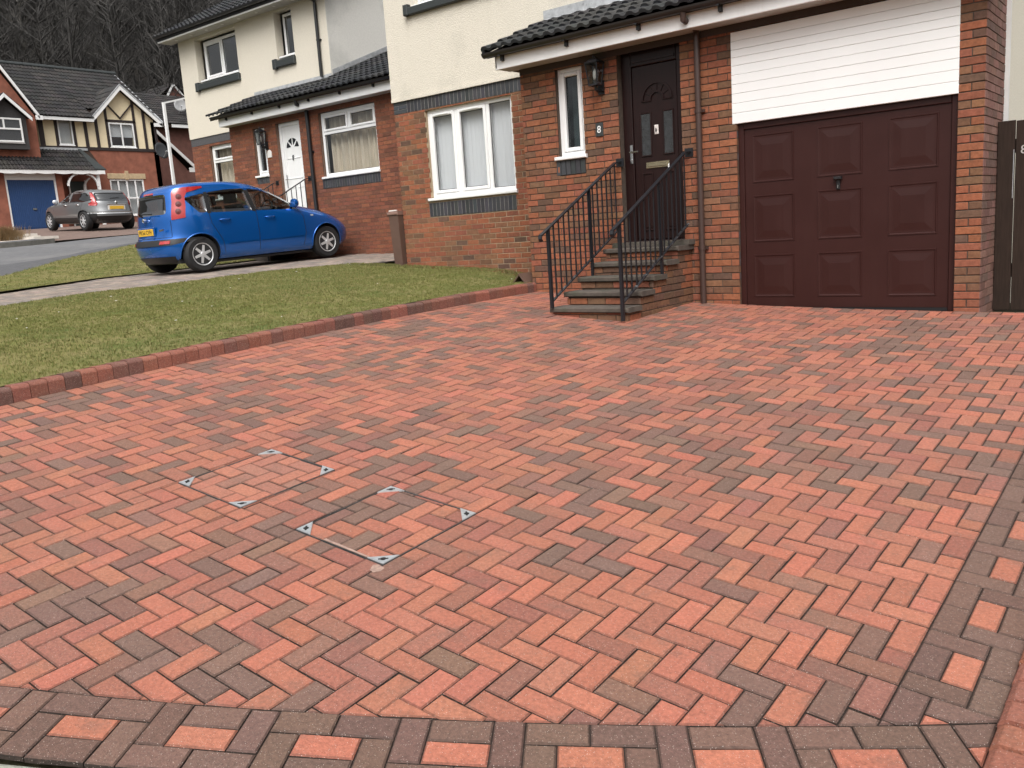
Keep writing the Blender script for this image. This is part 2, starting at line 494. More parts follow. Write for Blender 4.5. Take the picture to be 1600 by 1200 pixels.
def screen_size(p):
    """rough size a unit length has in the photograph at p"""
    q = CR @ Vector(p)
    if q.z < 0.1: return 0
    x, y = 800 + FPX * q.x / q.z, 600 + FPX * q.y / q.z
    if not (-60 < x < 1660 and -60 < y < 1260): return 0
    return FPX / q.z
def jit(c, a=0.08, rnd=random):
    k = 1 + rnd.uniform(-a, a)
    return tuple(max(0.0, x * k * (1 + rnd.uniform(-a, a) * 0.3)) for x in c)

# ------------------------------------------------------------------ ground heights (metres from the eye)
DC = [-1.17471, -0.25451, 0.2267, 0.02585, 0.10175, -0.02144, 0.03029, 0.03834]
def Dz(x, y):
    """surface of the block-paved drive"""
    x = np.clip(x, -6.9, -0.2); y = np.clip(y, 0.8, 9.0)
    u = (x + 3.5) / 3; v = (y - 5) / 4
    return DC[0] + DC[1] * u + DC[2] * v + DC[3] * u * u + DC[4] * u * v + DC[5] * v * v + DC[6] * u * u * v + DC[7] * u * v * v
TX = [-400, -60, -40, -31.5, -15, -13.3, -11.9, -6.75, 0]
TZ = [1.6, 1.6, 1.27, 0.84, -0.31, -0.325, -0.36, -0.66, -1.05]
def Tz(x, y):
    """lawns, roads and the plots up the street"""
    return np.interp(x, TX, TZ) + 0.03 * (np.clip(y, -10, 22) - 8.4)
def Gz(x, y):
    x = np.asarray(x, float); y = np.asarray(y, float)
    w = np.clip((x + 7.0) / 0.3, 0, 1)
    return (Tz(x, y) - 0.17) * (1 - w) + (Dz(x, y) - 0.07) * w
def sheet(name, xs, ys, zf, mat, kind=None, keep=None, parent=None, smooth=True):
    xs = np.asarray(xs); ys = np.asarray(ys)
    X, Y = np.meshgrid(xs, ys)
    Z = zf(X, Y)
    mb = MB()
    mb.v = list(map(tuple, np.stack([X.ravel(), Y.ravel(), Z.ravel()], 1)))
    nx = len(xs)
    for j in range(len(ys) - 1):
        for i in range(nx - 1):
            if keep is None or keep((xs[i] + xs[i + 1]) / 2, (ys[j] + ys[j + 1]) / 2):
                mb.face((j * nx + i, j * nx + i + 1, (j + 1) * nx + i + 1, (j + 1) * nx + i))
    return mb.build(name, mat, parent, smooth=smooth, kind=kind)
def strip(name, left, right, zf, mat, dz, kind='structure', nw=6, step=0.5):
    """a ribbon between two polylines given as lists of (x, y)"""
    def res(pl, n):
        pl = np.array(pl, float); d = np.r_[0, np.cumsum(np.hypot(*np.diff(pl, axis=0).T))]
        s = np.linspace(0, d[-1], n)
        return np.stack([np.interp(s, d, pl[:, 0]), np.interp(s, d, pl[:, 1])], 1)
    n = max(6, int(np.hypot(*np.diff(np.array(left), axis=0).T).sum() / step))
    A, B = res(left, n), res(right, n)
    mb = MB()
    for k in range(n):
        for j in range(nw + 1):
            p = A[k] + (B[k] - A[k]) * j / nw
            mb.v.append((p[0], p[1], float(zf(p[0], p[1])) + dz))
    for k in range(n - 1):
        for j in range(nw):
            mb.face((k * (nw + 1) + j, k * (nw + 1) + j + 1, (k + 1) * (nw + 1) + j + 1, (k + 1) * (nw + 1) + j))
    return mb.build(name, mat, None, smooth=True, kind=kind, fix=False)

gx = np.r_[-400, -250, -160, -110, -80, np.arange(-64, -16, 2.0), np.arange(-16, 3, 0.4), 4, 6, 10, 20, 40, 80, 160, 300]
gy = np.r_[-300, -150, -70, -35, -20, np.arange(-12, 14, 0.5), np.arange(14, 50, 3), 60, 90, 140, 220, 400]
sheet('ground', gx, gy, Gz, EARTH, 'structure')

# ------------------------------------------------------------------ the block-paved drive
U = 0.102
OX, OY = -1.2333, 2.5235
_bp = np.array([(-3.239, 1.026), (-3.016, 1.144), (-2.819, 1.247), (-2.591, 1.372), (-2.396, 1.487), (-2.107, 1.653), (-1.835, 1.819), (-1.579, 1.995), (-1.329, 2.171), (-1.001, 2.402), (-0.724, 2.601), (-0.532, 2.716)])
_bc = np.polyfit(_bp[:, 0], _bp[:, 1], 2)
def by(x):                                                  # inner line of the front border
    x0 = -3.3
    if x >= x0: return float(np.polyval(_bc, x))
    s = 2 * _bc[0] * x0 + _bc[1]
    return float(np.polyval(_bc, x0)) + s * (x - x0)
XS = np.arange(-7.2, 0.6, 0.01)
BYS = np.array([by(x) for x in XS])
_arc = np.r_[0, np.cumsum(np.hypot(np.diff(XS), np.diff(BYS)))]
S0 = float(np.interp(-1.288, XS, _arc))
def bpos(s, t):
    """point at arc length s from the first joint, t outwards from the border's inner line"""
    x = float(np.interp(s + S0, _arc, XS)); y = float(np.interp(x, XS, BYS))
    sl = (by(x + 0.02) - by(x - 0.02)) / 0.04
    k = 1 / math.hypot(1, sl)
    return (x + sl * k * t, y - k * t)
def clip(poly, a, b, c):
    """keep a*x + b*y + c >= 0"""
    out = []
    for i, p in enumerate(poly):
        q = poly[(i + 1) % len(poly)]
        dp = a * p[0] + b * p[1] + c; dq = a * q[0] + b * q[1] + c
        if dp >= 0: out.append(p)
        if (dp >= 0) != (dq >= 0):
            t = dp / (dp - dq); out.append((p[0] + (q[0] - p[0]) * t, p[1] + (q[1] - p[1]) * t))
    return out
def area(p):
    return 0.5 * sum(p[i][0] * p[(i + 1) % len(p)][1] - p[(i + 1) % len(p)][0] * p[i][1] for i in range(len(p)))
def inset(poly, d):
    out = poly
    n = len(poly)
    for i in range(n):
        p, q = poly[i], poly[(i + 1) % n]
        dx, dy = q[0] - p[0], q[1] - p[1]
        L = math.hypot(dx, dy)
        if L < 1e-6: continue
        a, b = -dy / L, dx / L
        out = clip(out, a, b, -(a * p[0] + b * p[1]) - d)
        if len(out) < 3: return []
    return out
def bev_ring(p, d):
    """the ring pulled in by d, same number of points (mitred)"""
    n = len(p); out = []
    for i in range(n):
        a, b, c = p[i - 1], p[i], p[(i + 1) % n]
        e1 = Vector((b[0] - a[0], b[1] - a[1])).normalized(); e2 = Vector((c[0] - b[0], c[1] - b[1])).normalized()
        n1 = Vector((-e1.y, e1.x)); n2 = Vector((-e2.y, e2.x)); m = n1 + n2
        k = d / max(0.35, m.dot(n1) / max(m.length, 1e-6)) / max(m.length, 1e-6)
        out.append((b[0] + m.x * k, b[1] + m.y * k))
    return out
def add_block(mb, poly, col, dz=0.0, zf=Dz, ch=0.0055, gap=0.0023, deep=0.022):
    poly = [p for i, p in enumerate(poly) if math.hypot(p[0] - poly[i - 1][0], p[1] - poly[i - 1][1]) > 0.004]
    if len(poly) < 3 or area(poly) < 0.00015: return False
    p0 = inset(poly, gap)
    p0 = [p for i, p in enumerate(p0) if math.hypot(p[0] - p0[i - 1][0], p[1] - p0[i - 1][1]) > 0.004] if p0 else p0
    if len(p0) < 3 or area(p0) < 0.00008: return False
    ch = min(ch, 0.16 * math.sqrt(area(p0)))
    p1 = bev_ring(p0, ch)
    if area(p1) < 0.00003: return False
    cx = sum(p[0] for p in p0) / len(p0); cy = sum(p[1] for p in p0) / len(p0)
    tx, ty = random.gauss(0, 0.009), random.gauss(0, 0.009)
    z = lambda p, o: (p[0], p[1], float(zf(p[0], p[1])) + dz + o + (p[0] - cx) * tx + (p[1] - cy) * ty)
    mb.col = col
    a = mb.pts([z(p, -deep) for p in p0]); b = mb.pts([z(p, -0.0045) for p in p0]); c = mb.pts([z(p, 0) for p in p1])
    n = len(p0)
    mb.face(c)
    edge = tuple(x * 0.58 + y * 0.2 for x, y in zip(col, (0.036, 0.024, 0.019)))     # joint shade and grime painted into arrises and sides
    for k in range(n):
        q = (k + 1) % n
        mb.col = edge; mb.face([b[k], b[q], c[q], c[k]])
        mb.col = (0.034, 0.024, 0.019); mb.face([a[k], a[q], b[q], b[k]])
    return True

P_RED, P_MID, P_BRN = (0.352, 0.127, 0.0795), (0.266, 0.104, 0.0725), (0.158, 0.092, 0.0705)
_ph = [(random.uniform(0, 6.3), random.uniform(1.6, 4.2), random.uniform(0, 6.3)) for _ in range(6)]
def paver_col(x, y):
    f = sum(math.sin(math.cos(a) * x * k + math.sin(a) * y * k + p) for a, k, p in _ph) / 6
    r = random.random() + 0.35 * f
    if r > 0.84: return jit(P_BRN, 0.10)
    if r > 0.63: return jit(tuple(a + (b - a) * random.uniform(0.2, 0.8) for a, b in zip(P_BRN, P_MID)), 0.12)
    if r > 0.44: return jit(P_MID, 0.12)
    return jit(tuple(a + (b - a) * random.uniform(0, 0.45) for a, b in zip(P_RED, P_MID)), 0.09)
XL, XR, YT = -6.545, OX + 5 * U, 8.982
COVERS = [(-4.375, -3.80, 2.415, 3.045), (-3.365, -2.76, 2.42, 3.06)]
def rect(i, j, w, h): return [(OX + i * U, OY + j * U), (OX + (i + w) * U, OY + j * U), (OX + (i + w) * U, OY + (j + h) * U), (OX + i * U, OY + (j + h) * U)]
def trim(poly):
    poly = clip(poly, 1, 0, -XL)
    if len(poly) > 2: poly = clip(poly, -1, 0, XR)
    if len(poly) > 2: poly = clip(poly, 0, -1, YT)
    if len(poly) > 2:                                      # front border, taken as straight across one block
        cx = sum(p[0] for p in poly) / len(poly)
        s = (by(cx + 0.02) - by(cx - 0.02)) / 0.04
        poly = clip(poly, -s, 1, s * cx - by(cx))
    return poly
BLOCKS = []                                                 # (polygon, colour, height offset)
COVER_BLOCKS = [[], []]
for i in range(-64, 8):
    for j in range(-34, 66):
        k = (i - j) % 4
        if k == 0: r = rect(i, j, 2, 1)
        elif k == 3: r = rect(i, j, 1, 2)
        else: continue
        p = trim(r)
        if len(p) < 3: continue
        cx = sum(q[0] for q in p) / len(p); cy = sum(q[1] for q in p) / len(p)
        if -5.4 < cx < -4.62 and cy > 7.65: continue        # under the steps
        col = paver_col(cx, cy)
        dz = random.gauss(0, 0.0011)
        rest = [p]
        for n_, (x0, x1, y0, y1) in enumerate(COVERS):
            inn = p
            for a, b, c in ((1, 0, -x0 - 0.006), (-1, 0, x1 - 0.006), (0, 1, -y0 - 0.006), (0, -1, y1 - 0.006)):
                inn = clip(inn, a, b, c) if len(inn) > 2 else []
            if len(inn) < 3: 
                if not (cx > x0 - 0.25 and cx < x1 + 0.25 and cy > y0 - 0.25 and cy < y1 + 0.25): continue
            else:
                COVER_BLOCKS[n_].append((inn, col, dz))
            new = []
            for q in rest:
                a_ = clip(q, -1, 0, x0); b_ = clip(q, 1, 0, -x1)
                m_ = clip(q, 1, 0, -x0); m_ = clip(m_, -1, 0, x1) if len(m_) > 2 else []
                c_ = clip(m_, 0, -1, y0) if len(m_) > 2 else []; d_ = clip(m_, 0, 1, -y1) if len(m_) > 2 else []
                new += [w for w in (a_, b_, c_, d_) if len(w) > 2]
            rest = new
        for q in rest: BLOCKS.append((q, col, dz))
DARKB = lambda: jit(tuple(0.86 * c for c in P_BRN), 0.12)
REDB = lambda: jit(P_RED, 0.10)
# right-hand border: two pinwheels that alternate
for n in range(-2, 10):
    b0 = 3 + 8 * n
    for (i, j, w, h, red) in ((5, 0, 2, 1, 0), (5, 1, 1, 2, 0), (6, 1, 1, 2, 1), (7, 0, 1, 2, 0), (7, 2, 1, 2, 0), (5, 3, 2, 1, 0),
                              (6, 4, 2, 1, 0), (5, 4, 1, 2, 0), (5, 6, 1, 2, 0), (6, 5, 1, 2, 1), (7, 5, 1, 2, 0), (6, 7, 2, 1, 0)):
        p = rect(i, b0 + j, w, h)
        p = clip(p, 0, -1, YT)
        if len(p) > 2:
            cx = sum(q[0] for q in p) / len(p); s = (by(cx + 0.02) - by(cx - 0.02)) / 0.04
            p = clip(p, -s, 1, s * cx - by(cx))
        if len(p) > 2: BLOCKS.append((p, REDB() if red else DARKB(), random.gauss(0, 0.0008)))
# front border: the same pinwheels laid along the curve
for n in range(-9, 3):
    s0 = 8 * n
    for (i, j, w, h, red) in ((0, 0, 1, 2, 0), (1, 0, 2, 1, 0), (1, 1, 2, 1, 1), (3, 0, 1, 2, 0), (0, 2, 2, 1, 0), (2, 2, 2, 1, 0),
                              (4, 1, 1, 2, 0), (4, 0, 2, 1, 0), (6, 0, 2, 1, 0), (5, 1, 2, 1, 1), (7, 1, 1, 2, 0), (5, 2, 2, 1, 0)):
        p = [bpos((s0 + i) * U, (j + h) * U), bpos((s0 + i + w) * U, (j + h) * U), bpos((s0 + i + w) * U, j * U), bpos((s0 + i) * U, j * U)]
        p = clip(p, 1, 0, 6.75)
        if len(p) > 2: p = clip(p, -1, 0, -0.425)
        if len(p) > 2: BLOCKS.append((p, REDB() if red else DARKB(), random.gauss(0, 0.0008)))
# edge course against the lawn kerb
y = -0.96
k = 0
while y < 8.9:
    if k % 2 == 0:
        ps = [[(-6.745, y), (-6.648, y), (-6.648, y + 0.204), (-6.745, y + 0.204)], [(-6.648, y), (XL, y), (XL, y + 0.204), (-6.648, y + 0.204)]]
    else:
        ps = [[(-6.745, y), (XL, y), (XL, y + U), (-6.745, y + U)], [(-6.745, y + U), (XL, y + U), (XL, y + 2 * U), (-6.745, y + 2 * U)]]
    for p in ps:
        cx = -6.65; s = (by(cx + 0.02) - by(cx - 0.02)) / 0.04
        p = clip(p, -s, 1, s * cx - by(cx))
        if len(p) > 2: BLOCKS.append((p, paver_col(p[0][0], p[0][1]), random.gauss(0, 0.0008)))
    y += 0.204; k += 1

def driveway_keep(x, y): return y > by(x) - 0.30 and x < -0.40
DRIVE = sheet('driveway', np.arange(-6.76, -0.3, 0.085), np.arange(-1.4, 9.06, 0.085), lambda x, y: Dz(x, y) - 0.0105, JOINT, 'structure', driveway_keep)
def weight(b):
    p = b[0]; cx = sum(q[0] for q in p) / len(p); cy = sum(q[1] for q in p) / len(p)
    z = float(Dz(cx, cy)); s = screen_size((cx, cy, z))
    return -s * s * area(p) * abs(z) / math.sqrt(cx * cx + cy * cy + z * z)
BLOCKS.sort(key=weight)
n_single = 0
rest_mb = MB()
for p, col, dz in BLOCKS:
    if n_single < 280:
        mb = MB()
        if add_block(mb, p, col, dz):
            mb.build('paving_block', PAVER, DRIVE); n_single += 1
    else:
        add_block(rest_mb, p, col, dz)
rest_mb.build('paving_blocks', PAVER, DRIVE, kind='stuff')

# recessed trays with their corner plates
for n_, ((x0, x1, y0, y1), lab) in enumerate(zip(COVERS, ('recessed inspection cover with paving inlay, the one closer to the lawn kerb', 'recessed inspection cover with paving inlay and cement-smeared edge, farther from the lawn kerb'))):
    zc = float(Dz((x0 + x1) / 2, (y0 + y1) / 2))
    t = thing('manhole_cover', lab, 'manhole cover', ((x0 + x1) / 2, (y0 + y1) / 2, zc))
    for p, col, dz in COVER_BLOCKS[n_]:
        mb = MB()
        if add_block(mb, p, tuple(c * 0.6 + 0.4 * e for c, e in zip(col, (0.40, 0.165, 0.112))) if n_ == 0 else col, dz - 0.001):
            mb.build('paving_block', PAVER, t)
    mb = MB()
    g = lambda x, y, o: (x, y, float(Dz(x, y)) + o)
    for (ax, ay, bx_, by_) in ((x0, y0, x1, y0), (x1, y0, x1, y1), (x1, y1, x0, y1), (x0, y1, x0, y0)):
        for off in (0.003,):
            dx, dy = bx_ - ax, by_ - ay; L = math.hypot(dx, dy); nx, ny = -dy / L, dx / L
            a = (ax + nx * off, ay + ny * off); b = (bx_ + nx * off, by_ + ny * off)
            mb.bar(g(*a, -0.008), g(*b, -0.008), 0.0030, 0.016)
    mb.build('tray_frame', STEELD, t)
    for (cx, cy, sx, sy) in ((x0, y0, 1, 1), (x1, y0, -1, 1), (x1, y1, -1, -1), (x0, y1, 1, -1)):
        q = [(cx + sx * 0.004, cy + sy * 0.004), (cx + sx * 0.105, cy + sy * 0.004), (cx + sx * 0.004, cy + sy * 0.105)]
        if area(q) < 0: q = q[::-1]
        mb = MB()
        a = mb.pts([g(x, y, -0.004) for x, y in q]); b = mb.pts([g(x, y, 0.0035) for x, y in q])
        mb.face(b)
        for k in range(3): mb.face([a[k], a[(k + 1) % 3], b[(k + 1) % 3], b[k]])
        cp = mb.build('corner_plate', GALV, t)
        mb = MB(); hx, hy = cx + sx * 0.036, cy + sy * 0.036
        mb.lathe(g(hx, hy, 0.001), (0, 0, 1), [(0.0135, 0), (0.0135, 0.0042)], 10)
        mb.bar(g(hx - 0.016 * sx, hy + 0.016 * sy, 0.003), g(hx + 0.016 * sx, hy - 0.016 * sy, 0.003), 0.009, 0.004)
        mb.build('keyhole', DARK, cp)
    if n_ == 1:                                             # cement skimmed along two edges
        mb = MB()
        mb.poly([g(x0 + 0.2, y0 + 0.004, 0.0028), g(x1 - 0.1, y0 + 0.004, 0.0028), g(x1 - 0.1, y0 + 0.016, 0.003), g(x0 + 0.2, y0 + 0.020, 0.003)])
        mb.poly([g(x1 - 0.01, y0 - 0.07, 0.0028), g(x1 + 0.018, y0 - 0.075, 0.0028), g(x1 + 0.035, y0 - 0.05, 0.0028), g(x1 + 0.03, y0 - 0.018, 0.0028), g(x1 - 0.02, y0 - 0.012, 0.0028), g(x1 - 0.03, y0 - 0.035, 0.0028)])
        mb.build('cement_smear', base_mat('cement_smear', (0.30, 0.20, 0.16), rough=0.95, var=0.35, vscale=40), t)

# kerbs of small kerb units
def kerb(x0, x1, y0, y1, hgt, zf, cols, face_right):
    K = MB()
    zc = lambda x, y: float(zf(x, y))
    K.poly([(x0, y0, zc(x0, y0) - 0.05), (x1, y0, zc(x1, y0) - 0.05), (x1, y1, zc(x1, y1) - 0.05), (x0, y1, zc(x0, y1) - 0.05)])
    root = K.build('kerb', JOINT, None, kind='structure')
    y = y0; n = 0; c = random.choice(cols); run = 0
    while y < y1 - 0.02:
        yb = min(y1, y + 0.127)
        if run <= 0: c = random.choice(cols); run = random.choice((1, 1, 1, 2, 2, 3))
        run -= 1
        z = zc(x1 if face_right else x0, (y + yb) / 2) + random.gauss(0, 0.002); h = hgt
        e = x1 - x0
        sect = [(0, -0.08), (e, -0.08), (e, h - 0.026), (e - 0.006, h - 0.014), (e - 0.022, h - 0.002), (e - 0.03, h), (0.006, h), (0, h - 0.006)]
        if not face_right: sect = [(e - a, b) for a, b in sect][::-1]
        fr = Fr((x0, y + 0.0025, z), (1, 0, 0), (0, -1, 0))
        mb = MB(); mb.col = jit(c, 0.1)
        mb.prism(fr, sect, -(yb - y - 0.005), 0)
        mb.build('kerb_block', PAVER, root)
        y = yb; n += 1
    return root
kerb(-6.875, -6.75, -0.75, 8.96, 0.115, Dz, [(0.215, 0.082, 0.058), (0.19, 0.076, 0.055), (0.24, 0.088, 0.060), (0.16, 0.072, 0.054), (0.125, 0.064, 0.051)], True)
kerb(-0.42, -0.295, 2.50, 9.0, 0.045, Dz, [(0.29, 0.108, 0.066), (0.26, 0.10, 0.066), P_MID], False)

# concrete edging and the road in front of the drive
mb = MB()
root = None
for k in range(-14, 6):
    p = [bpos(k * 0.46 + 0.19, 3 * U + 0.145), bpos(k * 0.46 + 0.645, 3 * U + 0.145), bpos(k * 0.46 + 0.645, 3 * U + 0.004), bpos(k * 0.46 + 0.19, 3 * U + 0.004)]
    if p[0][0] < -7 or p[1][0] > 0.4: continue
    if root is None:
        m0 = MB(); add_block(m0, p, (0, 0, 0), -0.022, ch=0.012, gap=0.006, deep=0.08); root = m0.build('road_edging', CONCG, kind='structure')
    else:
        m0 = MB(); add_block(m0, p, (0, 0, 0), -0.022 + random.gauss(0, 0.003), ch=0.012, gap=0.006, deep=0.08); m0.build('edging_stone', CONCG, root)
tz0 = lambda x, y: Gz(x, y)
strip('road', [bpos(s, 3 * U + 0.15) for s in np.arange(-5.4, 1.9, 0.4)], [(bpos(s, 3 * U + 0.15)[0] + 2.2, bpos(s, 3 * U + 0.15)[1] - 5.5) for s in np.arange(-5.4, 1.9, 0.4)],
      lambda x, y: Dz(x, y), ASPHALT, -0.035, nw=10)

# ------------------------------------------------------------------ lawns, the street, the neighbour's drive
N_NEAR = [(-10.6, -2), (-10.9, 2), (-11.44, 4.35), (-11.7, 5.05), (-11.85, 5.84), (-11.7, 6.39), (-11.62, 7.27), (-11.6, 8.42), (-11.42, 9.28), (-11.06, 10.57), (-11.0, 11.9)]
N_FAR = [(-13.6, -2), (-13.9, 2), (-14.47, 5.54), (-14.89, 6.29), (-15.2, 7.14), (-15.28, 7.57), (-15.26, 8.01), (-15.28, 8.53), (-15.3, 9.6), (-15.3, 10.6), (-15.3, 11.95)]
R_NEAR = [(-15.2, -2), (-15.6, 2.0), (-16.6, 5.4), (-17.43, 6.72), (-18.07, 7.32), (-18.79, 8.0), (-19.85, 8.94), (-20.75, 9.84), (-21.44, 10.78), (-22.38, 12.0), (-23.2, 14), (-23.6, 17), (-23.6, 30)]
R_MID = [(-18.6, -2), (-18.9, 2.0), (-19.7, 5.4), (-20.3, 7.3), (-20.52, 7.95), (-20.9, 8.9), (-21.5, 9.8), (-22.17, 10.53), (-23.1, 11.7), (-24.0, 13.0), (-24.5, 15), (-24.7, 17), (-24.7, 30)]
R_FAR = [(-26.0, -2), (-26.1, 2), (-26.2, 6.0), (-26.25, 9.0), (-26.31, 10.27), (-26.44, 11.09), (-26.69, 11.92), (-27.1, 12.99), (-27.4, 13.8), (-27.6, 14.8), (-27.8, 17), (-27.9, 20), (-27.9, 30)]
def polyx(pl):
    ys = [p[1] for p in pl]; xs = [p[0] for p in pl]
    return lambda y: np.interp(y, ys, xs)
xNN, xNF, xRN, xRF = polyx(N_NEAR), polyx(N_FAR), polyx(R_NEAR), polyx(R_FAR)
def lz(x, y):
    x = np.asarray(x, float); y = np.asarray(y, float)
    w = np.clip((x + 8.3) / 1.45, 0, 1); w = w * w * (3 - 2 * w)
    return Tz(x, y) * (1 - w) + (Dz(-6.8, y) + 0.104) * w + 0.008 + 0.012 * np.sin(1.7 * x + 0.6 * y) * np.sin(0.9 * y - 0.4 * x) * (1 - w)
strip('lawn', [(-6.868, y) for y in np.arange(-0.4, 10.0, 0.4)], [(float(xNN(y)) - 0.05, y) for y in np.arange(-0.4, 10.0, 0.4)], lambda x, y: lz(x, y), LAWN, 0.0, nw=24, step=0.25)
strip('lawn', [(float(xNF(y)) + 0.08, y) for y in np.arange(-2, 14, 0.4)], [(float(xRN(y)) + 0.05, y) for y in np.arange(-2, 14, 0.4)], lambda x, y: lz(x, y), LAWN, 0.0, nw=24, step=0.3)
strip('lawn', [(-0.29, y) for y in np.arange(2.2, 9.7, 0.5)], [(7.0, y) for y in np.arange(2.2, 9.7, 0.5)], lambda x, y: Dz(x, y), LAWN, 0.02, nw=8)
strip('road', R_MID, R_FAR, Tz, ASPHALT, -0.05, nw=8)
strip('footway', R_NEAR, R_MID, Tz, ASPHALT_D, -0.045, nw=4)
mb = MB()
for a, b in zip(R_FAR[:-1], R_FAR[1:]):
    if a[1] < 11.9:
        za, zb = float(Tz(*a)), float(Tz(*b))
        mb.extrude3([(a[0] + 0.06, a[1], za - 0.1), (a[0] - 0.07, a[1], za - 0.1), (a[0] - 0.07, a[1], za + 0.09), (a[0] + 0.05, a[1], za + 0.085)], Vector((b[0] - a[0], b[1] - a[1], zb - za)))
mb.build('kerb', KERBC, None, kind='structure', fix=True)
strip('footway', R_FAR[2:7], [(x - 1.3, y) for x, y in R_FAR[2:7]], Tz, ASPHALT_D, 0.04, nw=3)
strip('parking_apron', [(-27.4, 12.2), (-27.6, 14.8), (-27.9, 24)], [(-40.2, 13.2), (-40.2, 15), (-40.2, 24)], Tz, DRIVEB, -0.03, nw=10)
strip('gravel_bed', [(-28.3, 10.6), (-28.6, 12.9)], [(-40.2, 10.6), (-40.2, 12.9)], Tz, GRAVEL, -0.012, nw=8)

# neighbour's drive in worn beige blocks
base = strip('neighbour_driveway', N_NEAR, N_FAR, Tz, base_mat('drive_joint', (0.12, 0.10, 0.085), rough=0.95), -0.03, nw=6)
mb = MB()
BEI = [(0.29, 0.235, 0.19), (0.24, 0.20, 0.17), (0.32, 0.25, 0.205), (0.21, 0.18, 0.16)]
for i in range(-170, -90):
    for j in range(10, 120):
        k = (i - j) % 4
        if k == 0: r = [(i * U, j * U), ((i + 2) * U, j * U), ((i + 2) * U, (j + 1) * U), (i * U, (j + 1) * U)]
        elif k == 3: r = [(i * U, j * U), ((i + 1) * U, j * U), ((i + 1) * U, (j + 2) * U), (i * U, (j + 2) * U)]
        else: continue
        cx = sum(q[0] for q in r) / 4; cy = sum(q[1] for q in r) / 4
        if not (float(xNF(cy)) + 0.04 < cx < float(xNN(cy)) - 0.04) or cy > 11.9: continue
        c = random.choice(BEI)
        q = inset(r, 0.004)
        mb.col = jit(c, 0.12)
        mb.poly([(x, y, float(Tz(x, y)) - 0.022 + random.gauss(0, 0.0006)) for x, y in q])
mb.build('paving_blocks', base_mat('worn_paver', attr='bcol', rough=0.85, var=0.2, vscale=12, bump=0.3, bscale=150, dirt=((0.12, 0.10, 0.085), 1.2, 0.52, 0.6)), base, kind='stuff')

# turf blades
def turf(name, n, sample, hmin, hmax, blades=6):
    xy = sample(n)
    n = len(xy)
    V = np.empty((n, blades, 3, 3), np.float32); C = np.empty((n, blades, 3), np.float32)
    pal = np.array([(0.142, 0.152, 0.040), (0.19, 0.175, 0.062), (0.110, 0.135, 0.035), (0.22, 0.19, 0.082), (0.155, 0.158, 0.048)])
    patch = 0.5 + 0.5 * np.sin(xy[:, 0] * 1.1 + 1.3 * np.sin(xy[:, 1] * 0.8)) * np.sin(xy[:, 1] * 0.9 + 0.7)
    z = lz(xy[:, 0], xy[:, 1])
    for b in range(blades):
        a = RNG.uniform(0, 6.283, n); rr = RNG.uniform(0, 0.035, n)
        bx = xy[:, 0] + rr * np.cos(a * 3.1); by_ = xy[:, 1] + rr * np.sin(a * 3.1)
        h = RNG.uniform(hmin, hmax, n); w = RNG.uniform(0.002, 0.004, n); ln = RNG.uniform(0.3, 1.1, n)
        ca, sa = np.cos(a), np.sin(a)
        V[:, b, 0] = np.stack([bx - sa * w, by_ + ca * w, z - 0.004], 1)
        V[:, b, 1] = np.stack([bx + sa * w, by_ - ca * w, z - 0.004], 1)
        V[:, b, 2] = np.stack([bx + ca * h * ln, by_ + sa * h * ln, z + h], 1)
        idx = np.clip((patch * 2.2 + RNG.normal(0.2, 0.8, n)).astype(int), 0, 4)
        C[:, b] = pal[idx] * RNG.uniform(0.88, 1.12, (n, 1))
    me = bpy.data.meshes.new(name)
    nf = n * blades
    me.vertices.add(nf * 3); me.vertices.foreach_set('co', V.ravel())
    me.loops.add(nf * 3); me.loops.foreach_set('vertex_index', np.arange(nf * 3, dtype=np.int32))
    me.polygons.add(nf); me.polygons.foreach_set('loop_start', np.arange(0, nf * 3, 3, dtype=np.int32))
    me.update(calc_edges=True)
    at = me.attributes.new('bcol', 'FLOAT_COLOR', 'FACE')
    at.data.foreach_set('color', np.c_[C.reshape(-1, 3), np.ones(nf)].astype(np.float32).ravel())
    me.materials.append(GRASS)
    return link(name, me, None, 'stuff')
def near_lawn(n):
    y = RNG.uniform(1.5, 9.92, n); x = RNG.uniform(-12, -6.88, n)
    k = x > xNN(y) - 0.07
    return np.stack([x[k], y[k]], 1)
def far_lawn(n):
    y = RNG.uniform(2, 12, n); x = RNG.uniform(-24, -13.5, n)
    k = (x < xNF(y) + 0.10) & (x > xRN(y) - 0.02)
    return np.stack([x[k], y[k]], 1)
turf('grass', 42000, near_lawn, 0.008, 0.024)
turf('grass', 26000, far_lawn, 0.012, 0.035, 5)
# pale specks: fallen petals and bits on the near lawn
mb = MB()
for _ in range(14):
    y = random.uniform(2.5, 9.4); x = random.uniform(-11, -7)
    z = float(lz(x, y)) + 0.022; a = random.uniform(0, 3.1); s = random.uniform(0.008, 0.02)
    mb.extrude3([(x + s * math.cos(a + t), y + s * 0.6 * math.sin(a + t), z) for t in (0, 1.3, 2.6, 3.9, 5.2)], (0, 0, 0.004))
mb.build('litter', PLASTW, None, kind='stuff', fix=True)

# ------------------------------------------------------------------ building helpers
B_ORG, B_RED, B_BRN, B_DRK, B_BUF = (0.262, 0.096, 0.050), (0.235, 0.084, 0.050), (0.160, 0.083, 0.049), (0.125, 0.072, 0.049), (0.210, 0.102, 0.056)
PAL_PORCH = [B_ORG] * 4 + [B_RED] * 3 + [B_BRN] * 5 + [B_DRK] * 2 + [B_BUF] * 2
PAL_MAIN = [B_ORG] * 7 + [B_RED] * 6 + [B_BUF] * 4 + [B_BRN] * 2
PAL_10 = [(0.225, 0.083, 0.048), (0.20, 0.075, 0.046), (0.245, 0.092, 0.051), (0.17, 0.070, 0.045)]

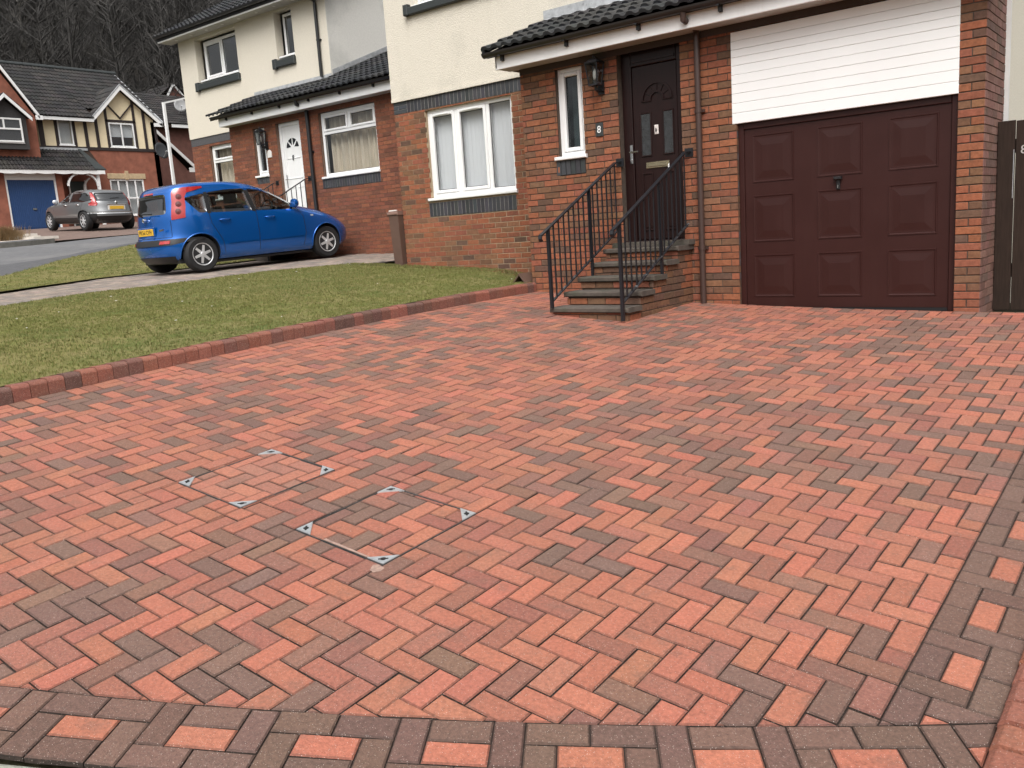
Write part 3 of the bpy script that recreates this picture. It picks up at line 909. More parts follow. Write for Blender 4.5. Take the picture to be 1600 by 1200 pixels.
def wall_cells(mb, fr, u0, u1, v0, v1, holes, d0, d1):
    us = sorted({u0, u1, *[min(max(h[k], u0), u1) for h in holes for k in (0, 1)]})
    vs = sorted({v0, v1, *[min(max(h[k], v0), v1) for h in holes for k in (2, 3)]})
    for a, b in zip(us, us[1:]):
        run = None
        for c, d in zip(vs, vs[1:]):
            mu, mv = (a + b) / 2, (c + d) / 2
            solid = not any(h[0] < mu < h[1] and h[2] < mv < h[3] for h in holes)
            if solid:
                run = (run[0], d) if run else (c, d)
            if not solid or d == vs[-1]:
                if run: mb.box(fr, a, b, run[0], run[1], d0, d1)
                run = None
    return mb
def brick_rects(u0, u1, v0, v1, holes, off=0.0, L=0.215, H=0.065, J=0.010):
    out = []
    n = int(math.floor((v0) / (H + J)))
    v = n * (H + J)
    while v < v1:
        a, b = max(v, v0), min(v + H, v1)
        if b - a > 0.012:
            x = u0 - (((n % 2) * (L + J) / 2) + off) % (L + J)
            while x < u1:
                s, e = max(x, u0), min(x + L, u1)
                segs = [(s, e, a, b)] if e - s > 0.015 else []
                for h in holes:
                    new = []
                    for (p, q, r, t) in segs:
                        if q <= h[0] or p >= h[1] or t <= h[2] or r >= h[3]: new.append((p, q, r, t)); continue
                        if p < h[0]: new.append((p, h[0], r, t))
                        if q > h[1]: new.append((h[1], q, r, t))
                        lo, hi = max(p, h[0]), min(q, h[1])
                        if r < h[2] - 0.012: new.append((lo, hi, r, h[2]))
                        if t > h[3] + 0.012: new.append((lo, hi, h[3], t))
                    segs = new
                out += [w for w in segs if w[1] - w[0] > 0.012 and w[3] - w[2] > 0.008]
                x += L + J
        v += H + J; n += 1
    return out
class Bricks:
    """all bricks of one house: the ones that show largest become parts, the rest one mesh"""
    def __init__(self): self.items = []
    def add(self, fr, rects, pal, wall, mat, proud=0.008, pick=None):
        for r in rects:
            c = pick(r) if pick else random.choice(pal)
            ctr = fr((r[0] + r[1]) / 2, (r[2] + r[3]) / 2)
            s = screen_size(ctr)
            fac = abs(fr.n.dot(ctr.normalized()))
            self.items.append((s * s * (r[1] - r[0]) * (r[3] - r[2]) * fac, fr, r, jit(c, 0.13), wall, mat, proud))
    def build(self, house, n):
        self.items.sort(key=lambda q: -q[0])
        def put(mb, it):
            _, fr, r, c, wall, mat, proud = it
            mb.col = c
            mb.bbox(fr, r[0], r[1], r[2], r[3], -0.008, proud + random.gauss(0, 0.0009), 0.0035) if it[0] > 120 else mb.box(fr, r[0], r[1], r[2], r[3], -0.008, proud + random.gauss(0, 0.0009), back=False)
        for it in self.items[:n]:
            mb = MB(); put(mb, it)
            mb.build('brick', it[5], it[4])
        mats = []
        mb = MB()
        for it in self.items[n:]:
            if it[5] not in mats: mats.append(it[5])
            mb.cur = mats.index(it[5])
            put(mb, it)
        if mb.f: mb.build('brickwork', mats, house, kind='stuff')

def window(house, fr, u0, u1, v0, v1, lights, d=-0.06, sill=True, cover='room', fw=0.055, name='window', sash=True, transom=None, vent=True, room=True):
    """uPVC window in a frame plane; lights = list of (ua, ub, opening) fractions across; transom = height fraction with top lights"""
    mb = MB()
    D0, D1 = d - 0.06, d
    mb.bbox(fr, u0, u0 + fw, v0, v1, D0, D1, 0.006); mb.bbox(fr, u1 - fw, u1, v0, v1, D0, D1, 0.006)
    mb.bbox(fr, u0 + fw, u1 - fw, v0, v0 + fw, D0, D1 - 0.001, 0.006); mb.bbox(fr, u0 + fw, u1 - fw, v1 - fw, v1, D0, D1 - 0.001, 0.006)
    W = u1 - u0
    panes = []
    rows = [(v0 + fw, v1 - fw)] if transom is None else [(v0 + fw, v0 + (v1 - v0) * transom - fw / 2), (v0 + (v1 - v0) * transom + fw / 2, v1 - fw)]
    if transom is not None:
        vt = v0 + (v1 - v0) * transom
        mb.bbox(fr, u0 + fw, u1 - fw, vt - fw / 2, vt + fw / 2, D0, D1 - 0.002, 0.006)
    for ri, (va, vb) in enumerate(rows):
        L = lights if (transom is None or ri == 1) else [(0, 1, False)]
        for k, (a, b, op) in enumerate(L):
            ua = u0 + W * a + (fw if a == 0 else fw / 2); ub = u0 + W * b - (fw if b == 1 else fw / 2)
            if b < 1: mb.bbox(fr, ub, ub + fw, va, vb, D0, D1 - 0.003, 0.006)
            if op:
                s = 0.05
                for (p, q, r, t) in ((ua, ua + s, va, vb), (ub - s, ub, va, vb), (ua + s, ub - s, va, va + s), (ua + s, ub - s, vb - s, vb)):
                    mb.bbox(fr, p + 0.002, q - 0.002, r + 0.002, t - 0.002, D0 + 0.01, D1 + 0.014, 0.008)
                ua += s; ub -= s; pa, pb = va + s, vb - s
                if vent: mb.box(fr, (ua + ub) / 2 - 0.14 if ub - ua > 0.35 else ua + 0.03, (ua + ub) / 2 + 0.14 if ub - ua > 0.35 else ub - 0.03, vb - 0.031, vb - 0.021, D1 + 0.01, D1 + 0.022)
            else: pa, pb = va, vb
            panes.append((ua, ub, pa, pb))
    w = mb.build(name, WHITE, house)
    for (ua, ub, pa, pb) in panes:
        g = MB(); g.box(fr, ua - 0.004, ub + 0.004, pa - 0.004, pb + 0.004, d - 0.034, d - 0.030)
        g.build('pane', GLASS_F if cover == 'frost' else GLASS, w)
        k = MB()                                            # black gasket line round the glass
        for (p, q, r, t) in ((ua, ua + 0.008, pa, pb), (ub - 0.008, ub, pa, pb), (ua, ub, pa, pa + 0.008), (ua, ub, pb - 0.008, pb)):
            k.box(fr, p, q, r, t, d - 0.03, d - 0.024)
        k.build('gasket', BLACKP, w)
    if sill:
        s = MB(); s.bbox(fr, u0 - 0.05, u1 + 0.03, v0 - 0.045, v0 - 0.002, d - 0.05, 0.045, 0.008); s.build('sill', WHITE, w)
    if room:
        r = MB(); dp = -1.6
        r.poly([fr(u0 - 1, v0 - 0.9, dp), fr(u1 + 1, v0 - 0.9, dp), fr(u1 + 1, v1 + 0.5, dp), fr(u0 - 1, v1 + 0.5, dp)])
        r.poly([fr(u0 - 1, v0 - 0.9, dp), fr(u0 - 1, v0 - 0.9, d - 0.3), fr(u1 + 1, v0 - 0.9, d - 0.3), fr(u1 + 1, v0 - 0.9, dp)])
        r.build('room_wall', ROOM, w)
    if cover == 'vertical':
        b = MB(); x = u0 + 0.06
        n = int((u1 - u0 - 0.12) / 0.075)
        for k in range(n):
            xx = u0 + 0.06 + k * 0.075
            a = -0.30 + random.gauss(0, 0.05)
            hw = 0.044
            p0, p1 = fr(xx - hw * math.cos(a), 0, -0.17 - hw * math.sin(a)), fr(xx + hw * math.cos(a), 0, -0.17 + hw * math.sin(a))
            mid = (p0 + p1) / 2 - fr.n * 0.004
            for q0, q1 in ((p0, mid), (mid, p1)):
                b.poly([q0 + fr.v * (v0 + 0.02), q1 + fr.v * (v0 + 0.02), q1 + fr.v * (v1 - 0.04), q0 + fr.v * (v1 - 0.04)])
        b.build('blind', BLIND, w, smooth=True, kind='stuff')
    if cover in ('curtain', 'curtain_gap'):
        c = MB()
        segs = [(0.03, 0.97)] if cover == 'curtain' else [(0.03, 0.62)]
        for a, b in segs:
            n = int((b - a) * W / 0.018)
            prev = None
            for k in range(n + 1):
                uu = u0 + W * (a + (b - a) * k / n); dd = -0.26 + 0.055 * math.sin(k * 0.75 + 1.6 * math.sin(k * 0.17)) + 0.015 * math.sin(k * 2.3)
                cur = c.pts([fr(uu, v0 - 0.1, dd), fr(uu, v1 + 0.05, dd)])
                if prev: c.face([prev[0], cur[0], cur[1], prev[1]])
                prev = cur
        c.build('curtain', CURTAIN, w, smooth=True)
    if cover == 'frost':
        c = MB(); c.poly([fr(u0, v0, -0.35), fr(u1, v0, -0.35), fr(u1, v1, -0.35), fr(u0, v1, -0.35)]); c.build('blind', NET, w)
    if cover == 'net':
        c = MB(); c.poly([fr(u0 + 0.02, v0, -0.2), fr(u1 - 0.02, v0, -0.2), fr(u1 - 0.02, v1, -0.2), fr(u0 + 0.02, v1, -0.2)]); c.build('curtain', NET, w)
    return w

def soldier(parent, fr, u0, u1, v0, v1, name='soldier_brick', proud=0.012, w=0.065, j=0.010, mortar=MORTAR_G, jc=None):
    mb = MB(); mb.box(fr, u0, u1, v0, v1, -0.03, proud - 0.006); back = mb.build('soldier_course', mortar, parent)
    n = max(1, round((u1 - u0) / (w + j))); p = (u1 - u0) / n
    for k in range(n):
        b = MB(); b.col = jit((0.041, 0.042, 0.046), 0.25)
        b.bbox(fr, u0 + k * p + j / 2, u0 + (k + 1) * p - j / 2, v0 + 0.004, v1 - 0.004, -0.02, proud + random.gauss(0, 0.001), 0.003)
        b.build(name, BLUEBRICK, back)
    return back

def tile_shape():
    """one interlocking tile: two rolls across, profile points (across 0..1, height)"""
    return [(0.0, 0.006), (0.06, 0.030), (0.16, 0.036), (0.26, 0.028), (0.34, 0.006), (0.42, 0.0), (0.50, 0.006), (0.56, 0.030), (0.66, 0.036), (0.76, 0.028), (0.84, 0.006), (0.92, 0.0), (1.0, 0.004)]
def tiled_slope(parent, P0, along, up, length, slope_len, pal, cover_w=0.30, gauge=0.31, single=True, name='tile', prof=None):
    """tiles on a slope: P0 eave corner, `along` the eave, `up` the slope; each course laps the one below"""
    along = Vector(along).normalized(); up = Vector(up).normalized(); nrm = along.cross(up)
    if nrm.z < 0: nrm = -nrm
    prof = prof or tile_shape()
    nc = max(1, round(slope_len / gauge)); g = slope_len / nc
    nt = max(1, round(length / cover_w)); w = length / nt
    out = []
    all_mb = MB()
    for c in range(nc):
        for t in range(nt):
            mb = MB() if single else all_mb
            mb.col = jit(random.choice(pal), 0.18)
            lift = 0.026; th = 0.016
            lo = Vector(P0) + along * (t * w) + up * (c * g - 0.03) + nrm * (0.020 + random.gauss(0, 0.0015))
            hi = Vector(P0) + along * (t * w) + up * ((c + 1) * g + 0.02) + nrm * (0.0)
            a = mb.pts([lo + along * (x * w) + nrm * (h + lift * 0.4) for x, h in prof])
            b = mb.pts([hi + along * (x * w) + nrm * (h * 0.98 + 0.0) for x, h in prof])
            d = mb.pts([lo + along * (x * w) + nrm * (h * 0.6 - th) for x, h in prof])
            for k in range(len(prof) - 1):
                mb.face([a[k], a[k + 1], b[k + 1], b[k]])
                mb.face([d[k], d[k + 1], a[k + 1], a[k]])
            if single: mb.build(name, TILE, parent, smooth=False)
    if not single: all_mb.build('roof_tiles', TILE, parent, kind='stuff')
T_PAL = [(0.021, 0.022, 0.025), (0.028, 0.029, 0.031), (0.017, 0.018, 0.020), (0.034, 0.034, 0.035)]

def gutter(parent, fr, u0, u1, vtop, d, mat, r=0.056, brackets=True, bx=0.95, phase=0.25):
    mb = MB()
    n = 9
    ang = [math.pi + math.pi * k / n for k in range(n + 1)]
    A = mb.pts([fr(u0, vtop + r * math.sin(a), d + r * math.cos(a)) for a in ang]); B = mb.pts([fr(u1, vtop + r * math.sin(a), d + r * math.cos(a)) for a in ang])
    A2 = mb.pts([fr(u0, vtop + (r - 0.006) * math.sin(a), d + (r - 0.006) * math.cos(a)) for a in ang]); B2 = mb.pts([fr(u1, vtop + (r - 0.006) * math.sin(a), d + (r - 0.006) * math.cos(a)) for a in ang])
    for k in range(n):
        mb.face([A[k], B[k], B[k + 1], A[k + 1]]); mb.face([A2[k + 1], B2[k + 1], B2[k], A2[k]])
    mb.face(A); mb.face(B[::-1])
    for k in (0, n):
        mb.face([A[k], A2[k], B2[k], B[k]])
    g = mb.build('gutter', mat, parent, fix=True)
    if brackets:
        x = u0 + phase
        while x < u1:
            b = MB()
            b.box(fr, x - 0.018, x + 0.018, vtop - r - 0.006, vtop - r + 0.012, d - r * 0.9, d + 0.03)
            b.box(fr, x - 0.018, x + 0.018, vtop - r - 0.06, vtop - r + 0.03, d - r - 0.012, d - r + 0.006)
            b.prism(fr, [(x - 0.018, vtop - r - 0.055), (x + 0.018, vtop - r - 0.055), (x + 0.018, vtop - r), (x - 0.018, vtop - r)], d - r, d - r + 0.035)
            b.build('gutter_bracket', BLACKP, g)
            x += bx
    return g
def downpipe(parent, fr, u, v_out, d_out, v0, mat, r=0.034, d=0.05, clips=(), swan=0.22):
    mb = MB()
    mb.tube([fr(u, v_out, d_out), fr(u, v_out - 0.07, d_out), fr(u, v_out - 0.07 - swan * 0.6, d + 0.004), fr(u, v_out - 0.1 - swan, d)], r, 10)
    mb.tube([fr(u, v_out - 0.1 - swan, d), fr(u, v0, d)], r, 10)
    p = mb.build('downpipe', mat, parent, smooth=False, angle=40)
    for c in clips:
        k = MB(); k.lathe(fr(u, c - 0.02, d), (0, 0, 1), [(r + 0.006, 0), (r + 0.006, 0.04)], 12); k.box(fr, u - 0.06, u + 0.06, c - 0.015, c + 0.015, -0.002, d - r * 0.6)
        k.build('pipe_clip', mat, p)
    return p
def railing(label, X, y0, y1, z_of, h, wall_y, group, mid=True, scroll=True, zfoot=None, nb=14):
    """raking handrail in the plane X: posts, rails and bars"""
    t = thing('stair_railing', label, 'railing', (X, y0, z_of(y0)), group)
    zt = lambda y: z_of(y) + h
    mb = MB(); mb.bar((X, y0 - 0.10, zt(y0 - 0.10)), (X, y1 - 0.06, zt(y1 - 0.06)), 0.042, 0.014)
    mb.bar((X, y1 - 0.06, zt(y1 - 0.06)), (X, wall_y, zt(y1 - 0.06) + 0.01), 0.042, 0.014)
    pts = [(X, y0 - 0.10, zt(y0 - 0.10)), (X, y0 - 0.135, zt(y0 - 0.10) - 0.015), (X, y0 - 0.145, zt(y0 - 0.10) - 0.05), (X, y0 - 0.125, zt(y0 - 0.10) - 0.075)]
    for a, b in zip(pts, pts[1:]): mb.bar(a, b, 0.042, 0.014, (0, 1, 0.3))
    mb.build('top_rail', BLACKIRON, t)
    mb = MB(); mb.wbox(X - 0.05, X + 0.05, wall_y - 0.012, wall_y, zt(y1 - 0.06) - 0.045, zt(y1 - 0.06) + 0.05); mb.build('wall_bracket', BLACKIRON, t)
    zb = lambda y: z_of(y) + 0.075
    mb = MB(); mb.bar((X, y0, zb(y0)), (X, y1 - 0.02, zb(y1 - 0.02)), 0.030, 0.014); mb.build('bottom_rail', WORNIRON, t)
    mb = MB(); f = zfoot if zfoot is not None else z_of(y0) - 0.08
    mb.wbox(X - 0.016, X + 0.016, y0 - 0.016, y0 + 0.016, f, zt(y0) - 0.004); mb.build('post', BLACKIRON, t)
    if mid:
        ym = y0 + (y1 - y0) * 0.56
        mb = MB(); mb.wbox(X - 0.014, X + 0.014, ym - 0.014, ym + 0.014, z_of(ym) - 0.18, zt(ym) - 0.004); mb.build('post', BLACKIRON, t)
    for k in range(1, nb + 1):
        y = y0 + (y1 - 0.03 - y0) * k / (nb + 0.5)
        mb = MB(); mb.wbox(X - 0.0065, X + 0.0065, y - 0.0065, y + 0.0065, zb(y), zt(y) - 0.005); mb.build('baluster', BLACKIRON, t)
    return t
def lantern(label, fr, u, v, scale=1.0, group=None):
    """wall lantern: arm below, tapered glazed body, roof and bulb"""
    d = 0.15 * scale; s = scale
    t = thing('wall_lantern', label, 'lantern', fr(u, v, 0.0), group)
    a, b = 0.058 * s, 0.086 * s
    z0, z1 = v - 0.13 * s, v + 0.13 * s
    mb = MB()
    mb.box(fr, u - 0.045 * s, u + 0.045 * s, z0 - 0.11 * s, z0 + 0.06 * s, 0.0, 0.02)
    mb.tube([fr(u, z0 - 0.05 * s, 0.02), fr(u, z0 - 0.085 * s, d * 0.55), fr(u, z0 - 0.06 * s, d * 0.95), fr(u, z0, d)], 0.016 * s, 8)
    mb.box(fr, u - 0.05 * s, u + 0.05 * s, z0 - 0.075 * s, z0 - 0.02, 0.02, 0.045)
    mb.build('bracket', BLACKIRON, t)
    mb = MB()
    for sx in (-1, 1):
        for sy in (-1, 1):
            mb.bar(fr(u + sx * a, z0, d + sy * a), fr(u + sx * b, z1, d + sy * b), 0.011 * s, 0.011 * s, (1, 0, 0))
    mb.box(fr, u - a - 0.006, u + a + 0.006, z0 - 0.014, z0 + 0.004, d - a - 0.006, d + a + 0.006)
    for sx, sy in ((1, 0), (-1, 0), (0, 1), (0, -1)):
        p = fr(u + (sx - sy) * b, z1, d + (sy + sx) * b); q = fr(u + (sx + sy) * b, z1, d + (sy - sx) * b)
        mb.bar(p, q, 0.014 * s, 0.014 * s)
    top = mb.pts([fr(u - b - 0.012, z1, d - b - 0.012), fr(u + b + 0.012, z1, d - b - 0.012), fr(u + b + 0.012, z1, d + b + 0.012), fr(u - b - 0.012, z1, d + b + 0.012)])
    cap = mb.pts([fr(u - 0.028 * s, z1 + 0.06 * s, d - 0.028 * s), fr(u + 0.028 * s, z1 + 0.06 * s, d - 0.028 * s), fr(u + 0.028 * s, z1 + 0.06 * s, d + 0.028 * s), fr(u - 0.028 * s, z1 + 0.06 * s, d + 0.028 * s)])
    for k in range(4): mb.face([top[k], top[(k + 1) % 4], cap[(k + 1) % 4], cap[k]])
    mb.face(cap); mb.face(top[::-1])
    mb.lathe(fr(u, z1 + 0.055 * s, d), (0, 0, 1), [(0.02 * s, 0), (0.026 * s, 0.02 * s), (0.012 * s, 0.04 * s), (0.002, 0.05 * s)], 10)
    fr_o = mb.build('lantern_frame', BLACKIRON, t, fix=True)
    mb = MB()
    i = a - 0.004; o = b - 0.004
    for sx, sy in ((1, 0), (-1, 0), (0, 1), (0, -1)):
        mb.poly([fr(u + (sx - sy) * i, z0, d + (sy + sx) * i), fr(u + (sx + sy) * i, z0, d + (sy - sx) * i), fr(u + (sx + sy) * o, z1, d + (sy - sx) * o), fr(u + (sx - sy) * o, z1, d + (sy + sx) * o)])
    mb.build('lantern_glass', glass_mat('lantern_glass', (0.62, 0.64, 0.64), 0.06, 0.05, 0.1), t)
    mb = MB(); mb.lathe(fr(u, z0 + 0.05 * s, d), (0, 0, 1), [(0.012, 0), (0.02, 0.02), (0.026, 0.06), (0.02, 0.10), (0.004, 0.13)], 12)
    mb.build('bulb', PLASTW, t, smooth=True)
    return t
def dish(label, centre, aim, r, mat, arm_to, group=None):
    t = thing('satellite_dish', label, 'satellite dish', centre, group)
    c = Vector(centre); ax = Vector(aim).normalized()
    mb = MB()
    mb.lathe(c, ax, [(0.002, 0.0), (r * 0.35, r * 0.02), (r * 0.7, r * 0.09), (r, r * 0.2), (r, r * 0.22), (r * 0.69, r * 0.12), (r * 0.34, r * 0.045), (0.002, 0.025)], 28)
    mb.build('reflector', mat, t, smooth=True)
    mb = MB(); mb.tube([c, c - ax * 0.12, Vector(arm_to)], 0.018, 6); mb.build('wall_arm', GALV, t)
    mb = MB(); mb.tube([c + Vector((0, 0, -r * 0.95)) + ax * r * 0.2, c + ax * r * 1.0 + Vector((0, 0, -r * 0.35))], 0.012, 6); mb.lathe(c + ax * r * 0.95 + Vector((0, 0, -r * 0.35)), ax, [(0.035, -0.05), (0.035, 0.05)], 8); mb.build('feed_arm', GALV, t)
    return t

# ------------------------------------------------------------------ number 8: brick porch and garage in front, roughcast house behind
F8, M8 = 8.985, 9.94
H8 = thing('brick_house', 'closest house, brick porch with brown doors in front of a cream roughcast upper wall', 'house', (-5.8, 9.5, -0.9))
fF, fM = front(F8), front(M8)
BR = Bricks()
GX0, GX1, PX0, PX1 = -3.985, -1.850, -6.82, -1.635
holes_F = [(-6.295, -5.91, 0.63, 1.885), (-5.425, -4.625, -0.26, 2.20), (GX0, GX1, -1.25, 1.90)]
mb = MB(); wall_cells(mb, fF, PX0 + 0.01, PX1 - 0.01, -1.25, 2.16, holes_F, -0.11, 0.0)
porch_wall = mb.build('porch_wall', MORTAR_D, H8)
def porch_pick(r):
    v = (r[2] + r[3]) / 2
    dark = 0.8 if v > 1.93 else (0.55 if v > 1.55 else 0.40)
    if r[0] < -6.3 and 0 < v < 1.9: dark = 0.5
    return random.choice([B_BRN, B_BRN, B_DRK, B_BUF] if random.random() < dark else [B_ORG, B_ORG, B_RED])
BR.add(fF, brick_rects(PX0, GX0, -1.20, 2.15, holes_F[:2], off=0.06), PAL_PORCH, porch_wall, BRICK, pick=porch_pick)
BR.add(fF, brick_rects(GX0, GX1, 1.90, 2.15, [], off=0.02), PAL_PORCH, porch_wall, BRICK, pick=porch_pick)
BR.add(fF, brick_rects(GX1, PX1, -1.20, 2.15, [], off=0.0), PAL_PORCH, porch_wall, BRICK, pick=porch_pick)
# right return of the garage
fR = Fr((PX1, F8, 0), (0, 1, 0), (1, 0, 0))
mb = MB(); mb.box(fR, 0.01, 0.9, -1.25, 2.16, -0.10, 0.0); ret = mb.build('garage_side_wall', MORTAR_M, H8)
PAL_RET = [(0.20, 0.105, 0.085), (0.17, 0.09, 0.073), (0.21, 0.115, 0.094), (0.145, 0.088, 0.072)]
BR.add(fR, brick_rects(0.0, 0.89, -1.20, 2.15, [], off=0.11), PAL_RET, ret, BRICK)
fL = Fr((PX0, F8, 0), (0, -1, 0), (-1, 0, 0))
mb = MB(); mb.box(fL, -0.96, -0.01, -1.25, 2.16, -0.10, 0.0); lret = mb.build('porch_side_wall', MORTAR_D, H8)
BR.add(fL, brick_rects(-0.95, 0.0, -1.0, 2.15, [], off=0.11), PAL_PORCH, lret, BRICK)
# jambs inside the openings
mb = MB()
for (a, b, z0, z1) in ((-6.295, -5.91, 0.86, 1.885), (-5.425, -4.625, -0.26, 2.20), (GX0, GX1, -1.25, 1.90)):
    mb.box(fF, a - 0.10, a - 0.0015, z0, z1, -0.2, -0.112); mb.box(fF, b + 0.0015, b + 0.10, z0, z1, -0.2, -0.112)
mb.build('jamb', base_mat('jamb_brick', (0.16, 0.075, 0.05), var=0.3, vscale=14, rough=0.9), H8)
BR.add(Fr((GX0, F8, 0), (0, 1, 0), (1, 0, 0)), brick_rects(0.004, 0.034, -1.2, 1.9, [], L=0.09), [B_DRK, B_BRN, (0.10, 0.08, 0.08)], porch_wall, BRICK, proud=0.002)
# main wall, lower brick storey
MX0, MX1 = -10.05, -1.60
holes_M = [(-9.40, -7.735, 0.54, 1.885), (-9.46, -7.745, 0.305, 0.54)]
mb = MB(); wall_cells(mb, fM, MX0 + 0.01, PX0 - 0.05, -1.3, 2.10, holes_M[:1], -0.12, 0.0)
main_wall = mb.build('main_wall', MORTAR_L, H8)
def main_pick(r):
    v = (r[2] + r[3]) / 2
    p = 0.14 if v < 0.5 else 0.28
    return random.choice([B_BRN, B_DRK] if random.random() < p * 0.6 else ([B_BUF] if random.random() < 0.25 else [B_ORG, B_ORG, B_RED]))
BR.add(fM, brick_rects(MX0, PX0 - 0.02, -1.05, 1.905, holes_M, off=0.03), PAL_MAIN, main_wall, BRICK, proud=0.0055, pick=main_pick)
fML = Fr((MX0, M8, 0), (0, -1, 0), (-1, 0, 0))
mb = MB(); mb.box(fML, -8.0, -0.01, -1.3, 2.10, -0.12, 0.0); side = mb.build('gable_base_wall', MORTAR_L, H8)
BR.add(fML, brick_rects(-2.4, 0.0, -1.0, 2.10, [], off=0.11), PAL_MAIN, side, BRICK, proud=0.0055)
soldier(H8, fM, -9.76, -7.0, 1.905, 2.10)
mb = MB(); mb.box(fM, MX0 + 0.004, -9.76, 1.905, 2.10, -0.03, 0.006); q = mb.build('quoin_course', MORTAR_G, H8)
for k in range(3):
    for (a, b) in (((MX0, -9.955), (-9.945, -9.765)) if k == 1 else ((MX0, -9.765),)):
        b_ = MB(); b_.col = jit((0.042, 0.045, 0.052), 0.25); b_.bbox(fM, a, b, 1.908 + k * 0.064, 1.908 + k * 0.064 + 0.056, -0.02, 0.012, 0.003); b_.build('quoin_brick', BLUEBRICK, q)
soldier(H8, fM, -9.46, -7.745, 0.305, 0.515)
# upper storey in roughcast, with its window opening
mb = MB(); wall_cells(mb, fM, MX0 - 0.012, MX1, 2.10, 5.6, [(-9.42, -7.72, 3.37, 4.62)], -0.16, 0.03)
mb.prism(fM, [(MX0 - 0.012, 2.085), (-7.0, 2.085), (-7.0, 2.13), (MX0 - 0.012, 2.13)], 0.0, 0.040)
mb.box(fML, -8.0, -0.03, 2.10, 5.6, -0.16, 0.02); mb.box(Fr((MX0, 17.94, 0), (-1, 0, 0), (0, 1, 0)), -8.45, 0.0, -1.3, 5.6, -0.16, 0.0)
mb.build('roughcast_wall', RENDER_W, H8)
mb = MB(); mb.box(east(MX1), 9.90, 17.9, -1.3, 5.6, -0.16, 0.0); mb.build('gable_wall', RENDER_W, H8)
mb = MB(); mb.box(east(MX1), 9.868, 9.90, -1.2, 2.3, -0.06, 0.012); mb.build('corner_bead', WHITE_D, H8)
window(H8, fM, -9.42, -7.72, 3.40, 4.62, [(0, 0.5, True), (0.5, 1, False)], d=-0.05, cover='net')
mb = MB(); mb.bbox(fM, -9.56, -7.62, 3.265, 3.375, -0.05, 0.10, 0.012); mb.bbox(fM, -9.59, -9.5, 3.265, 3.42, 0.0, 0.115, 0.012); mb.build('window_ledge', SLATE, H8)
# main roof (above the picture, closes the house)
mb = MB()
for s in (-1, 1):
    y = 13.94 + s * 4.4
    mb.extrude3([(MX0 - 0.3, y, 5.45), (MX0 - 0.3, 13.94, 8.0), (MX0 - 0.3, 13.94, 8.12), (MX0 - 0.3, y, 5.57)], (MX1 - MX0 + 0.6, 0, 0))
mb.prism(Fr((MX0, 13.94, 0), (0, 1, 0), (-1, 0, 0)), [(-4, 5.6), (4, 5.6), (0, 7.95)], -0.15, 0.0)
mb.prism(Fr((MX1, 13.94, 0), (0, 1, 0), (1, 0, 0)), [(-4, 5.6), (4, 5.6), (0, 7.95)], -0.15, -0.001)
mb.build('main_roof', base_mat('roof_plain', (0.035, 0.035, 0.038), rough=0.7, var=0.3, vscale=6), H8, fix=True)
# lower window with vertical blinds
mb = MB()
prev = None
for k in range(30):
    cur = mb.pts([fM(-9.36 + k * 0.008, 0.5, -0.30 + 0.02 * math.sin(k * 0.9)), fM(-9.36 + k * 0.008, 1.95, -0.30 + 0.02 * math.sin(k * 0.9))])
    if prev: mb.face([prev[0], cur[0], cur[1], prev[1]])
    prev = cur
mb.build('curtain', CURTAIN_O, H8, smooth=True)
window(H8, fM, -9.40, -7.735, 0.585, 1.888, [(0, 0.345, True), (0.345, 0.71, True), (0.71, 1, False)], d=-0.045, cover='vertical', fw=0.06)
# slim frosted window beside the door
window(H8, fF, -6.295, -5.91, 0.862, 1.888, [(0, 1, True)], d=-0.05, cover='frost', fw=0.05)
soldier(H8, fF, -6.345, -5.915, 0.635, 0.845, proud=0.010, mortar=BLACKP)
# front door
fD = front(F8 + 0.085)
mb = MB()
mb.bbox(fD, -5.425, -5.30, -0.24, 2.19, -0.10, 0.0, 0.008); mb.bbox(fD, -4.72, -4.625, -0.24, 2.19, -0.10, 0.0, 0.008)
mb.bbox(fD, -5.30, -4.72, 1.76, 2.19, -0.10, -0.001, 0.008); mb.box(fD, -5.28, -4.74, 1.80, 1.825, -0.02, 0.012); mb.bbox(fD, -5.43, -4.62, -0.27, -0.205, -0.12, 0.07, 0.008)
frame = mb.build('door_frame', ROSEWOOD, H8)
mb = MB()
for k, (e, o) in enumerate(((0.0, 0.0), )):
    mb.bbox(fD, -5.295, -4.725, -0.20, 1.755, -0.075, -0.018, 0.006)
door = mb.build('front_door', ROSEWOOD, H8)
d0 = -0.018
def moulding(mb, u0, u1, v0, v1, w=0.016, h=0.012):
    for (a, b, c, e) in ((u0 - w, u0, v0 - w, v1 + w), (u1, u1 + w, v0 - w, v1 + w), (u0, u1, v0 - w, v0), (u0, u1, v1, v1 + w)):
        mb.bbox(fD, a, b, c, e, d0 - 0.004, d0 + h, 0.005)
mb = MB()
for u0, u1 in ((-5.19, -5.075), (-4.90, -4.79)):
    moulding(mb, u0, u1, 0.765, 1.225)
    moulding(mb, u0, u1, -0.08, 0.55)
    mb.bbox(fD, u0 + 0.012, u1 - 0.012, -0.065, 0.535, d0 - 0.002, d0 + 0.008, 0.007)
mb.build('door_moulding', ROSEWOOD, door)
for u0, u1 in ((-5.19, -5.075), (-4.90, -4.79)):
    g = MB(); g.box(fD, u0, u1, 0.765, 1.225, d0 - 0.002, d0 + 0.003); g.build('door_pane', base_mat('door_obscure_glass', (0.028, 0.030, 0.032), rough=0.2, var=0.4, vscale=14, spec=0.8, bump=0.5, bscale=90), door)
mb = MB(); cu, cv, r0, r1 = -4.978, 1.37, 0.075, 0.195       # half-round sunburst
